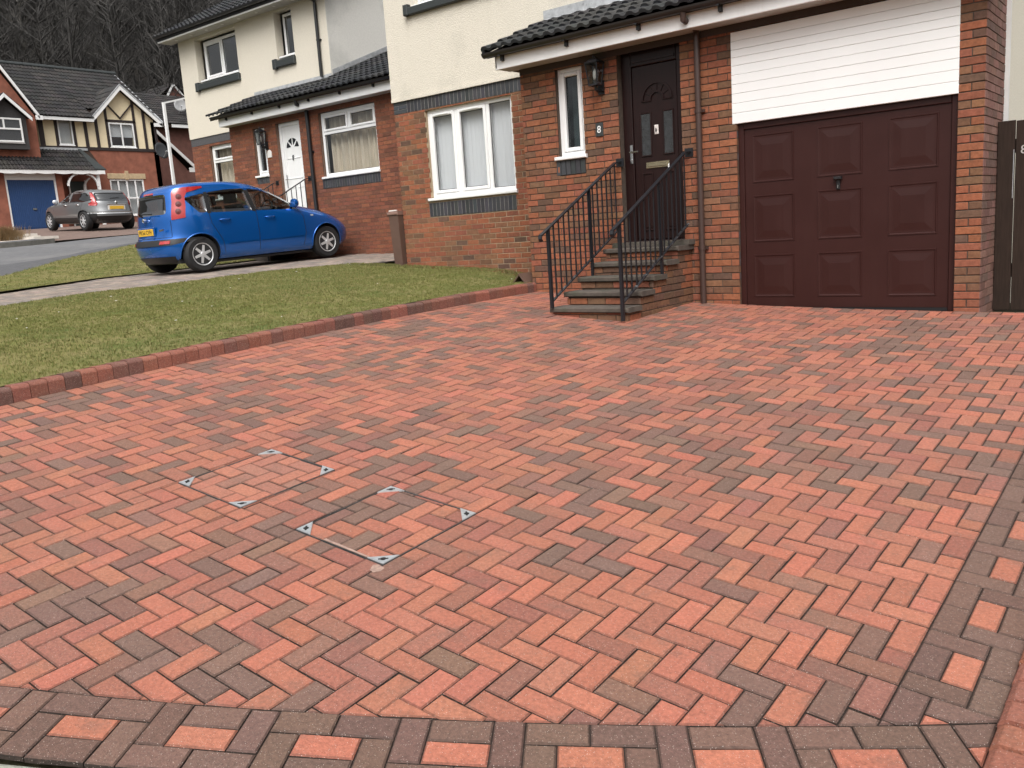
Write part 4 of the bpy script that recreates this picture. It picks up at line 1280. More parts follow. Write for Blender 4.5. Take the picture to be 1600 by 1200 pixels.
for k in range(18):
    a, b = math.pi * k / 18, math.pi * (k + 1) / 18
    for ra, rb, h in ((r1 - 0.020, r1, 0.017), (r0, r0 + 0.018, 0.017)):
        mb.prism(fD, [(cu + ra * math.cos(a), cv + ra * math.sin(a)), (cu + rb * math.cos(a), cv + rb * math.sin(a)), (cu + rb * math.cos(b), cv + rb * math.sin(b)), (cu + ra * math.cos(b), cv + ra * math.sin(b))], d0 - 0.003, d0 + h)
for s in (-1, 1):
    a, b = sorted((cu + s * r0, cu + s * (r1 + 0.006))); mb.bbox(fD, a, b, cv - 0.016, cv, d0 - 0.003, d0 + 0.013, 0.004)
for k in range(1, 6):
    a = math.pi * k / 6
    mb.bar(fD(cu + r0 * math.cos(a), cv + r0 * math.sin(a), d0 + 0.003), fD(cu + (r1 - 0.01) * math.cos(a), cv + (r1 - 0.01) * math.sin(a), d0 + 0.003), 0.008, 0.012, (0, 1, 0))
mb.build('fan_moulding', ROSEWOOD, door)
mb = MB(); mb.bbox(fD, -5.342, -5.308, 0.685, 0.90, -0.002, 0.012, 0.005); mb.tube([fD(-5.325, 0.815, 0.012), fD(-5.325, 0.815, 0.05), fD(-5.21, 0.815, 0.052)], 0.010, 8); mb.lathe(fD(-5.325, 0.73, 0.010), fD.n, [(0.012, 0), (0.012, 0.01)], 10)
mb.build('door_handle', CHROME, door)
mb = MB(); mb.bbox(fD, -5.145, -4.845, 0.612, 0.685, d0 - 0.002, d0 + 0.014, 0.006); mb.bbox(fD, -5.12, -4.87, 0.628, 0.668, d0 + 0.012, d0 + 0.022, 0.006); mb.build('letterbox', BRASS, door)
mb = MB(); mb.bbox(fD, -5.022, -4.972, 0.985, 1.09, d0 - 0.002, d0 + 0.012, 0.006); kn = mb.build('knocker_plate', base_mat('knocker_pale', (0.72, 0.66, 0.62), rough=0.35), door)
mb = MB(); mb.lathe(fD(-4.997, 1.03, d0 + 0.01), fD.n, [(0.011, 0), (0.011, 0.008)], 10); mb.bar(fD(-4.997, 1.005, d0 + 0.016), fD(-4.997, 1.055, d0 + 0.016), 0.008, 0.008, (0, 1, 0)); mb.build('knocker_spy', BLACKIRON, door)
mb = MB(); mb.bbox(fD, -4.86, -4.845, 0.60, 0.645, d0, d0 + 0.016, 0.003); mb.build('door_sticker', WHITE, door)
# garage: white boarded panel above, brown panelled door below
fG = front(F8 + 0.035)
mb = MB(); mb.box(fG, GX0 - 0.03, GX1 + 0.005, 0.965, 1.895, -0.06, -0.012); bp = mb.build('board_panel', base_mat('board_groove', (0.66, 0.65, 0.64), rough=0.7), H8)
bz = [0.965, 1.075, 1.175, 1.272, 1.368, 1.462, 1.553, 1.637, 1.714, 1.80, 1.892]
for a, b in zip(bz, bz[1:]):
    m = MB(); m.bbox(front(F8 - 0.012), GX0 - 0.045, GX1 + 0.004, a + 0.001, b - 0.001, -0.036, 0.0 + random.gauss(0, 0.0004), 0.0035); m.build('board', WHITE_B, bp)
mb = MB()
mb.bbox(fG, GX0, GX0 + 0.06, -1.02, 0.965, -0.08, 0.0, 0.006); mb.bbox(fG, GX1 - 0.06, GX1, -1.02, 0.965, -0.08, 0.0, 0.006); mb.bbox(fG, GX0 + 0.06, GX1 - 0.06, 0.90, 0.965, -0.08, 0.0, 0.006)
mb.build('garage_frame', GARAGE, H8)
mb = MB(); mb.box(fG, GX0 + 0.063, GX1 - 0.063, -0.985, 0.897, -0.06, -0.018); gd = mb.build('garage_door', GARAGE, H8)
cols = [(-3.84, -3.39), (-3.152, -2.705), (-2.463, -2.015)]
rows = [(0.338, 0.835), (-0.285, 0.208), (-0.875, -0.418)]
for (u0, u1) in cols:
    for (v0, v1) in rows:
        m = MB()
        def ring(e, d): return m.pts([fG(u0 + e, v0 + e, d), fG(u1 - e, v0 + e, d), fG(u1 - e, v1 - e, d), fG(u0 + e, v1 - e, d)])
        b = -0.018
        R = [ring(0, b - 0.004), ring(0.004, b + 0.006), ring(0.014, b + 0.006), ring(0.022, b - 0.001), ring(0.030, b - 0.001), ring(0.115, b + 0.006)]
        for p, q in zip(R, R[1:]):
            for k in range(4): m.face([p[k], p[(k + 1) % 4], q[(k + 1) % 4], q[k]])
        m.face(R[-1])
        m.build('door_panel', GARAGE, gd)
mb = MB(); mb.bbox(fG, -2.975, -2.90, 0.298, 0.328, -0.018, 0.035, 0.006); mb.bbox(fG, -2.955, -2.92, 0.20, 0.30, -0.018, 0.006, 0.006); mb.build('garage_handle', BLACKP, gd)
mb = MB(); mb.box(fG, -2.943, -2.932, 0.218, 0.245, 0.004, 0.009); mb.build('keyhole', CHROME, gd)
mb = MB(); mb.box(fG, GX0 + 0.06, GX1 - 0.06, -1.02, -0.985, -0.05, -0.022); mb.build('door_seal', BLACKP, H8)
mb = MB(); mb.box(fG, GX0 - 0.05, GX1 + 0.05, -1.15, 2.0, -0.16, -0.10); mb.build('garage_interior_board', DARK, H8)
# lean-to roof over porch and garage
RX0, RX1 = -7.08, -1.42
E0 = Vector((RX0, 8.60, 2.185)); E1 = Vector((RX0, 9.915, 2.70)); up = (E1 - E0)
mb = MB(); mb.extrude3([E0 + Vector((0.02, 0.05, -0.02)), E1 + Vector((0.02, 0, -0.02)), E1 + Vector((0.02, 0, -0.10)), E0 + Vector((0.02, 0.05, -0.08))], (RX1 - RX0 - 0.04, 0, 0)); roof8 = mb.build('porch_roof', TIMBERD, H8, fix=True)
tiled_slope(roof8, E0, (1, 0, 0), up, RX1 - RX0, up.length, T_PAL, cover_w=0.31, gauge=0.335)
mb = MB()
for k in range(4):                                            # stepped verge undercloak
    p = E0 + up * (k / 4); q = E0 + up * ((k + 1) / 4)
    mb.extrude3([p + Vector((-0.02, 0, -0.03)), q + Vector((-0.02, 0, -0.03)), q + Vector((-0.02, 0, 0.02)), p + Vector((-0.02, 0, 0.045))], (0.05, 0, 0))
mb.build('verge_trim', SLATE, roof8, fix=True)
mb = MB()
for k in range(10):
    a, b = RX0 + 0.01 + k * 0.57, RX0 + 0.01 + (k + 1) * 0.57 + 0.02
    mb.extrude3([(a, 9.93 - 0.034 - 0.002 * (k % 2), 2.70), (a, 9.93 - 0.022 - 0.002 * (k % 2), 2.70), (a, 9.93 - 0.022 - 0.002 * (k % 2), 2.845), (a, 9.93 - 0.034 - 0.002 * (k % 2), 2.845)], (b - a, 0, 0))
    n = 8
    for i in range(n):                                       # apron dressed over the tile rolls
        xa, xb = a + (b - a) * i / n, a + (b - a) * (i + 1) / n
        za, zb = 0.012 * math.sin(i * 2.6), 0.012 * math.sin((i + 1) * 2.6)
        mb.poly([(xa, 9.895, 2.735), (xb, 9.895, 2.735), (xb, 9.80, 2.705 + zb), (xa, 9.80, 2.705 + za)])
mb.build('lead_flashing', LEAD, roof8, fix=True)
fFa = front(8.70)
mb = MB(); mb.bbox(fFa, RX0 + 0.10, RX1, 1.965, 2.145, -0.022, 0.0, 0.004); mb.build('fascia', WHITE, H8)
mb = MB(); mb.box(fFa, RX0 + 0.10, RX1, 1.972, 1.984, -0.29, -0.022); mb.box(Fr((RX0 + 0.10, 8.7, 0), (0, -1, 0), (-1, 0, 0)), -1.18, 0.0, 1.98, 2.14, -0.02, 0.0); mb.build('soffit', SOFFIT, H8)
mb = MB(); mb.box(fF, PX0, PX1, 1.90, 1.97, 0.010, 0.018); mb.build('soffit_shade_strip', base_mat('soffit_shadow_paint', (0.055, 0.04, 0.035), rough=0.8), H8)  # dark strip standing in for the shade under the soffit
gutter(H8, fFa, RX0 - 0.02, RX1, 2.165, 0.062, base_mat('gutter_black', (0.022, 0.018, 0.017), rough=0.4))
downpipe(H8, fF, -4.395, 2.12, 0.345, -1.0, BROWNP, r=0.034, d=0.055, clips=(1.15, -0.32), swan=0.10)
BR.build(H8, 300)

# steps to the door
ST = thing('doorstep_stairs', 'five brick steps with dark slab treads up to the brown front door', 'steps', (-5.0, 8.3, -0.95))
SX0, SX1 = -5.46, -4.545
tops = [-0.83, -0.69, -0.553, -0.412, -0.273]
ys = [7.49, 7.765, 8.045, 8.32, 8.60]
SB = Bricks()
for k, (zt, y0) in enumerate(zip(tops, ys)):
    yn = ys[k + 1] if k < 4 else F8 - 0.005
    mb = MB(); mb.wbox(SX0 + 0.008, SX1 - 0.008, y0 + 0.04, F8 - 0.006, -1.15 if k == 0 else tops[k - 1], zt - 0.05); body = mb.build('step_body', MORTAR_D, ST)
    zlo = -1.02 if k == 0 else tops[k - 1] + 0.002
    SB.add(front(y0 + 0.035), brick_rects(SX0, SX1, zlo, zt - 0.052, [], off=0.07 * k), PAL_PORCH, body, BRICK, proud=0.006)
    fS = Fr((SX1, 0, 0), (0, 1, 0), (1, 0, 0))
    SB.add(fS, brick_rects(y0 + 0.035, F8 - 0.01, -1.05 if k == 0 else tops[k - 1] - 0.052, zt - 0.052, [], off=0.05), [B_BRN, B_DRK, B_BRN, B_ORG], body, BRICK, proud=0.0)
    fS2 = Fr((SX0, 0, 0), (0, -1, 0), (-1, 0, 0))
    SB.add(fS2, brick_rects(-(F8 - 0.01), -(y0 + 0.035), -1.05 if k == 0 else tops[k - 1] - 0.052, zt - 0.052, [], off=0.05), [B_ORG, B_BRN, B_RED], body, BRICK, proud=0.0)
    m = MB(); m.bbox(front(y0), SX0 - 0.03, SX1 + 0.03, zt - 0.052, zt, -(yn + 0.015 - y0) if k < 4 else -(F8 - 0.01 - y0), 0.0, 0.010); m.build('tread', CONC, ST)
mb = MB(); mb.wbox(-5.50, -4.50, 8.83, 8.995, -0.27, -0.215); mb.build('threshold', CONC, ST)
SB.build(ST, 160)
zs = lambda y: -0.83 + (y - 7.49) * 0.502
railing('black iron railing of the brown door steps, the one against the brickwork', -5.435, 7.47, 8.93, zs, 0.845, F8, 'railings of the brown door steps', zfoot=-0.83)
railing('black iron railing of the brown door steps, the one across the door', -4.545, 7.44, 8.93, zs, 0.865, F8, 'railings of the brown door steps', zfoot=-0.955)

lantern('black wall lantern between the slim window and the brown door', fF, -5.64, 1.725, 0.92)
t = thing('house_number', 'small slate plaque with white 8 beside the brown door', 'house number', fF(-5.69, 1.11, 0))
mb = MB(); mb.bbox(fF, -5.74, -5.64, 1.035, 1.19, 0.006, 0.022, 0.004); mb.build('plaque', SLATE, t)
text_mb('8', 0.115, fF, -5.69, 1.112, 0.0235, 0.002).build('numeral', WHITE, t)

# gate to the right of the garage
GT = thing('side_gate', 'dark stained timber side gate at the right end of the garage', 'gate', (-1.3, 9.6, -1.05))
fGt = front(9.60)
x = PX1 + 0.012
for k, w in enumerate((0.155, 0.165, 0.15, 0.15, 0.15, 0.15)):
    m = MB(); m.bbox(fGt, x, x + w - 0.008, -1.07, 0.715 + random.gauss(0, 0.004), 0.0, 0.022 + 0.006 * (k % 2), 0.004); m.build('board', TIMBERD, GT)
    x += w
mb = MB(); mb.box(fGt, PX1 + 0.012, x, -0.75, -0.62, -0.04, 0.0); mb.box(fGt, PX1 + 0.012, x, 0.42, 0.55, -0.04, 0.0); mb.build('rail', TIMBERD, GT)
text_mb('8', 0.11, fGt, -1.40, 0.44, 0.031, 0.003).build('numeral', base_mat('gate_number', (0.45, 0.42, 0.40), rough=0.4), GT)
mb = MB(); mb.box(fGt, -1.486, -1.480, 0.0, 0.45, 0.022, 0.028); mb.build('latch_strip', GALV, GT)

# odds and ends round the porch
t = thing('storage_bin', 'tall narrow brown bin with a lid at the left corner of the closest house', 'bin', (-10.22, 9.98, -0.45))
mb = MB()
lo = mb.pts([(-10.27, 9.88, -0.50), (-10.09, 9.88, -0.50), (-10.09, 10.10, -0.48), (-10.27, 10.10, -0.48)]); hi = mb.pts([(-10.285, 9.84, 0.38), (-10.075, 9.84, 0.38), (-10.075, 10.12, 0.38), (-10.285, 10.12, 0.38)])
for k in range(4): mb.face([lo[k], lo[(k + 1) % 4], hi[(k + 1) % 4], hi[k]])
mb.face(hi); mb.face(lo[::-1]); mb.build('bin_body', BINB, t)
mb = MB(); mb.bbox(front(9.82), -10.31, -10.066, 0.38, 0.43, -0.33, 0.0, 0.012); mb.bbox(front(9.84), -10.29, -10.09, 0.43, 0.445, -0.29, 0.0, 0.006); mb.build('lid', BINL, t)
mb = MB(); mb.wbox(-10.28, -10.12, 9.85, 9.88, 0.445, 0.463); mb.build('lid_rim', PLASTW, t)
t = thing('ridge_tile', 'broken brown ridge tile leaning at the foot of the porch corner', 'ridge tile', (-7.02, 9.0, -0.72))
mb = MB()
for (a, b, c, d_) in (((-7.30, 9.02, -0.78), (-6.98, 8.90, -0.54), (-6.98, 9.16, -0.54), (-7.30, 9.28, -0.78)), ((-6.98, 8.90, -0.54), (-6.845, 8.93, -0.72), (-6.845, 9.18, -0.72), (-6.98, 9.16, -0.54))):
    mb.extrude3([a, b, c, d_], (0.0, 0, -0.028))
mb.build('tile_wings', BINB, t, fix=True)
mb = MB(); mb.extrude3([(-7.26, 9.1, -0.80), (-6.86, 9.02, -0.80), (-6.98, 9.05, -0.58)], (0, 0.02, 0)); mb.build('tile_core', SLATE, t, fix=True)

# ------------------------------------------------------------------ the neighbour up the slope: same plan, garage turned into a room
F10, M10 = 12.0, 12.95
H10 = thing('neighbour_house', 'cream upper walled house with white front door behind the blue car', 'house', (-16.0, 12.5, -0.2))
f10, m10 = front(F10), front(M10)
B10 = Bricks()
P10X0, P10X1, X10L, X10R = -17.44, -10.9, -20.51, -14.86
h10 = [(-16.58, -16.16, 1.40, 2.59), (-15.76, -14.965, 0.44, 2.60), (-14.34, -12.66, 1.12, 2.63)]
mb = MB(); wall_cells(mb, f10, P10X0 + 0.01, P10X1, -0.6, 2.86, h10, -0.11, 0.0); w10 = mb.build('porch_wall', MORTAR_M, H10)
B10.add(f10, brick_rects(P10X0, P10X1, -0.45, 2.84, h10), PAL_10, w10, BRICK, proud=0.005)
fl = Fr((P10X0, F10, 0), (0, -1, 0), (-1, 0, 0)); mb = MB(); mb.box(fl, -0.95, -0.01, -0.6, 2.86, -0.10, 0.0); mb.build('porch_side_wall', BRICK_FLAT, H10)
hm = [(-19.75, -17.9, 1.24, 2.60)]
mb = MB(); wall_cells(mb, m10, X10L + 0.01, P10X0 - 0.05, -0.6, 2.84, hm, -0.12, 0.0); wm = mb.build('main_wall', MORTAR_M, H10)
B10.add(m10, brick_rects(X10L, P10X0 - 0.02, -0.3, 2.655, hm), PAL_10, wm, BRICK, proud=0.005)
mb = MB(); mb.box(m10, X10L, P10X0, 2.66, 2.845, -0.02, 0.012); mb.build('soldier_course', base_mat('soldier_far', (0.075, 0.072, 0.075), rough=0.7, var=0.25, vscale=30), H10)
mb = MB()
wall_cells(mb, m10, X10L - 0.01, X10R, 2.845, 5.32, [(-19.80, -18.10, 4.06, 5.14), (-16.62, -16.00, 4.10, 5.16)], -0.16, 0.03)
mb.box(Fr((X10L, M10, 0), (0, -1, 0), (-1, 0, 0)), -7.5, -0.03, 2.845, 5.32, -0.16, 0.01)
mb.build('roughcast_wall', RENDER_10, H10)
mb = MB(); mb.box(Fr((X10L, M10, 0), (0, -1, 0), (-1, 0, 0)), -7.5, -0.02, -0.6, 2.845, -0.16, 0.0); mb.build('gable_base_wall', BRICK_FLAT, H10)
mb = MB(); mb.box(east(X10R), M10 - 0.028, 20.5, 2.9, 5.33, -0.16, 0.002); mb.box(Fr((X10L, 20.5, 0), (-1, 0, 0), (0, 1, 0)), -9.6, 0.0, -0.6, 5.33, -0.16, 0.0)
mb.prism(Fr((X10R, 16.7, 0), (0, 1, 0), (1, 0, 0)), [(-3.75, 5.33), (3.75, 5.33), (0, 7.5)], -0.16, 0.002); mb.prism(Fr((X10L, 16.7, 0), (0, -1, 0), (-1, 0, 0)), [(-3.75, 5.33), (3.75, 5.33), (0, 7.5)], -0.16, 0.002)
mb.build('gable_wall', RENDER_GR, H10)
window(H10, m10, -19.66, -18.15, 4.17, 5.08, [(0, 0.5, True), (0.5, 1, False)], d=-0.12, cover='room', fw=0.06)
window(H10, m10, -16.50, -16.03, 4.20, 5.11, [(0, 1, False)], d=-0.12, cover='room', fw=0.06)
for (a, b, z) in ((-19.85, -18.06, 4.10), (-16.72, -15.98, 4.13)):
    mb = MB(); mb.bbox(m10, a, b, z - 0.16, z - 0.005, -0.03, 0.10, 0.015); mb.bbox(m10, a - 0.03, a + 0.09, z - 0.18, z + 0.03, 0.0, 0.115, 0.015); mb.build('window_ledge', SLATE, H10)
window(H10, m10, -19.73, -17.92, 1.30, 2.60, [(0, 0.68, True), (0.68, 1, True)], d=-0.06, cover='curtain_gap', fw=0.06, transom=0.70)
window(H10, f10, -16.57, -16.17, 1.58, 2.58, [(0, 1, True)], d=-0.05, cover='room', fw=0.05)
soldier(H10, f10, -16.60, -16.16, 1.40, 1.54)
w = window(H10, f10, -14.32, -12.67, 1.36, 2.62, [(0, 0.5, True), (0.5, 1, True)], d=-0.05, cover='curtain', fw=0.06, transom=0.68)
soldier(H10, f10, -14.39, -12.66, 1.125, 1.31)
# white front door with a fan light
fD = front(F10 + 0.07)
mb = MB(); mb.bbox(fD, -15.76, -15.68, 0.45, 2.60, -0.1, 0.0, 0.008); mb.bbox(fD, -15.045, -14.965, 0.45, 2.60, -0.1, 0.0, 0.008); mb.bbox(fD, -15.68, -15.045, 2.52, 2.60, -0.1, -0.001, 0.008); mb.build('door_frame', WHITE, H10)
mb = MB(); mb.bbox(fD, -15.676, -15.049, 0.46, 2.516, -0.07, -0.016, 0.006); dr = mb.build('front_door', WHITE, H10)
cu, cv, r1 = -15.36, 2.06, 0.205
for k in range(4):
    a, b = math.pi * k / 4 + 0.07, math.pi * (k + 1) / 4 - 0.07
    mb = MB(); ps = [(cu + 0.06 * math.cos((a + b) / 2), cv + 0.06 * math.sin((a + b) / 2))] + [(cu + r1 * math.cos(a + (b - a) * i / 5), cv + r1 * math.sin(a + (b - a) * i / 5)) for i in range(6)]
    mb.prism(fD, ps, -0.018, -0.011); mb.build('fan_pane', base_mat('door_glass_dark', (0.02, 0.022, 0.024), rough=0.1, spec=0.7), dr)
mb = MB()
for (u0, u1, v0, v1) in ((-15.60, -15.40, 0.62, 1.25), (-15.32, -15.12, 0.62, 1.25), (-15.60, -15.12, 1.42, 1.86)):
    for (a, b, c, e) in ((u0, u0 + 0.02, v0, v1), (u1 - 0.02, u1, v0, v1), (u0, u1, v0, v0 + 0.02), (u0, u1, v1 - 0.02, v1)): mb.bbox(fD, a, b, c, e, -0.02, -0.006, 0.005)
mb.build('door_moulding', WHITE, dr)
mb = MB(); mb.bbox(fD, -15.66, -15.635, 1.25, 1.52, -0.018, 0.0, 0.004); mb.tube([fD(-15.647, 1.42, 0.0), fD(-15.647, 1.42, 0.04), fD(-15.55, 1.42, 0.04)], 0.010, 6); mb.build('door_handle', CHROME, dr)
mb = MB(); mb.lathe(fD(-15.36, 1.90, -0.016), fD.n, [(0.012, 0), (0.02, 0.02), (0.01, 0.03)], 8); mb.tube([fD(-15.36, 1.89, 0.01), fD(-15.36, 1.80, 0.01)], 0.011, 6); mb.build('knocker', BLACKIRON, dr)
mb = MB(); mb.poly([fD(-15.7, 0.4, -0.12), fD(-15.0, 0.4, -0.12), fD(-15.0, 2.6, -0.12), fD(-15.7, 2.6, -0.12)]); mb.build('door_backing', DARK, dr)
# roofs
E0 = Vector((-17.66, 11.62, 2.96)); up = Vector((0, 1.33, 0.53))
mb = MB(); mb.extrude3([E0 + Vector((0.02, 0.05, -0.03)), E0 + up + Vector((0.02, 0, -0.03)), E0 + up + Vector((0.02, 0, -0.1)), E0 + Vector((0.02, 0.05, -0.09))], (6.7, 0, 0))
r10 = mb.build('porch_roof', TIMBERD, H10, fix=True)
tiled_slope(r10, E0, (1, 0, 0), up, 2.79, up.length, T_PAL, cover_w=0.31, gauge=0.345)
up2 = Vector((0, 5.0, 2.0)); n2 = up2.length
tiled_slope(r10, E0 + Vector((2.79, 0, 0)), (1, 0, 0), up2, 3.95, n2, T_PAL, cover_w=0.33, gauge=0.345, single=False)
mb = MB(); mb.extrude3([E0 + Vector((2.82, 1.33, 0.50)), E0 + Vector((2.82, 5.0, 1.96)), E0 + Vector((2.82, 5.0, 1.9)), E0 + Vector((2.82, 1.33, 0.44))], (3.9, 0, 0)); mb.build('roof_deck', TIMBERD, r10, fix=True)
mb = MB()
for k in range(5):
    a = -17.62 + k * 0.55
    mb.extrude3([(a, M10 - 0.036 - 0.002 * (k % 2), 3.44), (a, M10 - 0.032, 3.44), (a, M10 - 0.032, 3.585), (a, M10 - 0.036 - 0.002 * (k % 2), 3.585)], (0.56, 0, 0))
    mb.poly([(a, M10 - 0.05, 3.52), (a + 0.55, M10 - 0.05, 3.52), (a + 0.55, M10 - 0.17, 3.485), (a, M10 - 0.17, 3.485)])
mb.extrude3([(X10R + 0.006, M10, 3.56), (X10R + 0.016, M10, 3.56), (X10R + 0.016, M10, 3.66), (X10R + 0.006, M10, 3.66)], (0, 3.6, 1.44))
mb.build('lead_flashing', LEAD, r10, fix=True)
fa = front(11.75)
mb = MB(); mb.bbox(fa, -17.45, P10X1, 2.72, 2.90, -0.022, 0.0, 0.004); mb.build('fascia', WHITE, H10)
mb = MB(); mb.box(fa, -17.45, P10X1, 2.722, 2.735, -0.26, -0.022); mb.build('soffit', SOFFIT, H10)
gutter(H10, fa, -17.62, P10X1, 2.945, 0.062, base_mat('gutter_black', (0.022, 0.018, 0.017), rough=0.4), phase=0.5)
downpipe(H10, f10, -14.62, 2.90, 0.31, -0.3, BLACKP, r=0.04, d=0.06, clips=(1.9, 0.7), swan=0.10)
downpipe(H10, m10, -15.13, 5.25, 0.40, 3.55, BLACKP, r=0.036, d=0.08, clips=(4.3,), swan=0.14)
# main roof with white fascia
Em = Vector((-20.86, 12.50, 5.33)); upm = Vector((0, 4.2, 2.25))
mb = MB(); mb.extrude3([Em + Vector((0.0, 0.05, -0.02)), Em + upm + Vector((0.0, 0, -0.02)), Em + upm + Vector((0.0, 0, -0.14)), Em + Vector((0.0, 0.05, -0.10))], (6.3, 0, 0))
mb.extrude3([Em + upm, Em + upm + Vector((0, 4.2, -2.25)), Em + upm + Vector((0, 4.2, -2.37)), Em + upm + Vector((0, 0, -0.12))], (6.3, 0, 0))
rm = mb.build('main_roof', base_mat('roof_plain', (0.035, 0.035, 0.038), rough=0.7, var=0.3, vscale=6), H10, fix=True)
tiled_slope(rm, Em, (1, 0, 0), upm, 6.3, upm.length, T_PAL, cover_w=0.33, gauge=0.345, single=False)
mb = MB(); mb.bbox(front(12.56), -20.84, -14.6, 5.20, 5.33, -0.022, 0.0, 0.004); mb.build('fascia', WHITE, H10)
mb = MB(); mb.box(front(12.56), -20.84, -14.6, 5.205, 5.22, -0.36, -0.022)
mb.build('soffit', SOFFIT, H10)
mb = MB()
for k in range(9): mb.lathe((-20.3 + k * 0.66, 12.75, 5.204), (0, 0, -1), [(0.04, 0), (0.035, 0.006)], 10)
mb.build('soffit_vent', WHITE_D, H10)
gutter(H10, front(12.56), -20.86, -14.6, 5.345, 0.06, BLACKP, brackets=False)
B10.build(H10, 280)
# its steps, railing, plaque and lantern
ST2 = thing('doorstep_stairs', 'concrete steps up to the white front door behind the blue car', 'steps', (-15.4, 11.4, -0.2))
for k in range(5):
    y0 = 10.75 + k * 0.27; zt = -0.10 + k * 0.14
    mb = MB(); mb.wbox(-15.95, -14.75, y0, F10 - 0.01, -0.4 if k == 0 else zt - 0.141, zt); mb.build('tread', CONC, ST2)
zs2 = lambda y: -0.10 + (y - 10.75) * 0.5
railing('black railing left of the white door, mostly hidden by the blue car', -15.9, 10.75, 11.95, zs2, 0.9, F10, 'railings of the white door steps', mid=False, zfoot=-0.3, nb=9)
railing('black railing with upright bars right of the white door', -14.8, 10.75, 11.95, zs2, 0.9, F10, 'railings of the white door steps', mid=False, zfoot=-0.3, nb=9)
t = thing('house_plaque', 'small white arched plaque beside the white front door', 'plaque', f10(-16.05, 1.98, 0))
mb = MB(); mb.prism(f10, [(-16.12, 1.93), (-15.98, 1.93), (-15.98, 2.03), (-16.0, 2.07), (-16.05, 2.09), (-16.10, 2.07), (-16.12, 2.03)], 0.006, 0.022); mb.build('plaque', PLASTW, t)
lantern('dark brown wall lantern in front of the slim window near the white door', f10, -16.12, 2.34, 1.0)

# ------------------------------------------------------------------ cars
def smooth_arr(a, n=2):
    a = np.array(a, float)
    for _ in range(n):
        b = a.copy(); b[1:-1] = 0.25 * a[:-2] + 0.5 * a[1:-1] + 0.25 * a[2:]; a = b
    return a
class CarBody:
    """horizontal slices: rear end, front end and half width at every height; plan is a superellipse"""
    def __init__(self, prof, nf=3.2, nr=7.0, mexp=2.3, levels=64):
        p = np.array(prof, float)
        z = np.r_[np.linspace(p[0, 0], p[-1, 0] - 0.16, levels - 22), np.linspace(p[-1, 0] - 0.155, p[-1, 0], 22)]
        self.z = z
        self.xr, self.xf, self.w = (smooth_arr(np.interp(z, p[:, 0], p[:, k]), 3) for k in (1, 2, 3))
        self.nfa = np.interp(z, [q[0] for q in nf], [q[1] for q in nf]); self.nr, self.m = nr, mexp
    def prm(self, z):
        return np.interp(z, self.z, self.xr), np.interp(z, self.z, self.xf), np.interp(z, self.z, self.w)
    def nf(self, z): return np.interp(z, self.z, self.nfa)
    def wrap(self, s, z):
        """point at arc length s from the middle of the tail round to the side, at height z"""
        xr, xf, w = self.prm(z); xm = (xr + xf) / 2; hl = (xf - xr) / 2
        th = np.linspace(math.pi, math.pi / 2 - 0.3, 400); c, q = np.cos(th), np.sin(th)
        X = np.where(c < 0, xm - hl * np.abs(c) ** (2 / self.nr), xm + hl * np.abs(c) ** (2 / self.nf(z))); Y = w * np.abs(q) ** (2 / self.m)
        d = np.r_[0, np.cumsum(np.hypot(np.diff(X), np.diff(Y)))]
        f = lambda t: np.array((np.interp(t, d, X), np.interp(t, d, Y)))
        p = f(s); t = f(s + 0.02) - f(max(0, s - 0.02)); t /= np.hypot(*t) + 1e-9
        return p[0], p[1], -t[1], t[0]
    def y(self, x, z):
        xr, xf, w = self.prm(z); xm = (xr * 0.5 + xf * 0.5); t = (x - xm) / ((xf - xr) / 2)
        n = np.where(t > 0, self.nf(z), self.nr)
        return w * np.clip(1 - np.abs(np.clip(t, -1, 1)) ** n, 0, 1) ** (1 / self.m)
    def xrear(self, y, z):
        xr, xf, w = self.prm(z); hl = (xf - xr) / 2; xm = (xr + xf) / 2
        return xm - hl * np.clip(1 - np.clip(np.abs(y) / w, 0, 1) ** self.m, 0, 1) ** (1 / self.nr)
    def xfront(self, y, z):
        xr, xf, w = self.prm(z); hl = (xf - xr) / 2; xm = (xr + xf) / 2
        return xm + hl * np.clip(1 - np.clip(np.abs(y) / w, 0, 1) ** self.m, 0, 1) ** (1 / self.nf(z))
    def mesh(self, inset_=0.0, z0=None, z1=None, N=112):
        zs = self.z if z0 is None else np.linspace(z0, z1, 24)
        mb = MB(); rings = []
        for z in zs:
            xr, xf, w = self.prm(z); xr += inset_; xf -= inset_; w = max(0.05, w - inset_); xm = (xr + xf) / 2; hl = (xf - xr) / 2
            ring = []
            for k in range(N):
                th = 2 * math.pi * k / N
                c, s = math.cos(th), math.sin(th); n = self.nf(z) if c > 0 else self.nr
                ring.append((xm + hl * math.copysign(abs(c) ** (2 / n), c), w * math.copysign(abs(s) ** (2 / self.m), s), z))
            rings.append(mb.pts(ring))
        for q, r in zip(rings, rings[1:]):
            for k in range(N): mb.face([q[k], q[(k + 1) % N], r[(k + 1) % N], r[k]])
        mb.face(rings[0][::-1])
        z = zs[-1]; top = mb.pts([(float(np.mean([mb.v[i][0] for i in rings[-1]])), 0, z + (0.006 if z0 is None else 0))])[0]
        for k in range(N): mb.face([rings[-1][k], rings[-1][(k + 1) % N], top])
        return mb
def to_mesh(mb, mats):
    me = bpy.data.meshes.new('body'); me.from_pydata(mb.v, [], mb.f)
    for m in mats: me.materials.append(m)
    me.polygons.foreach_set('material_index', mb.m)
    return me
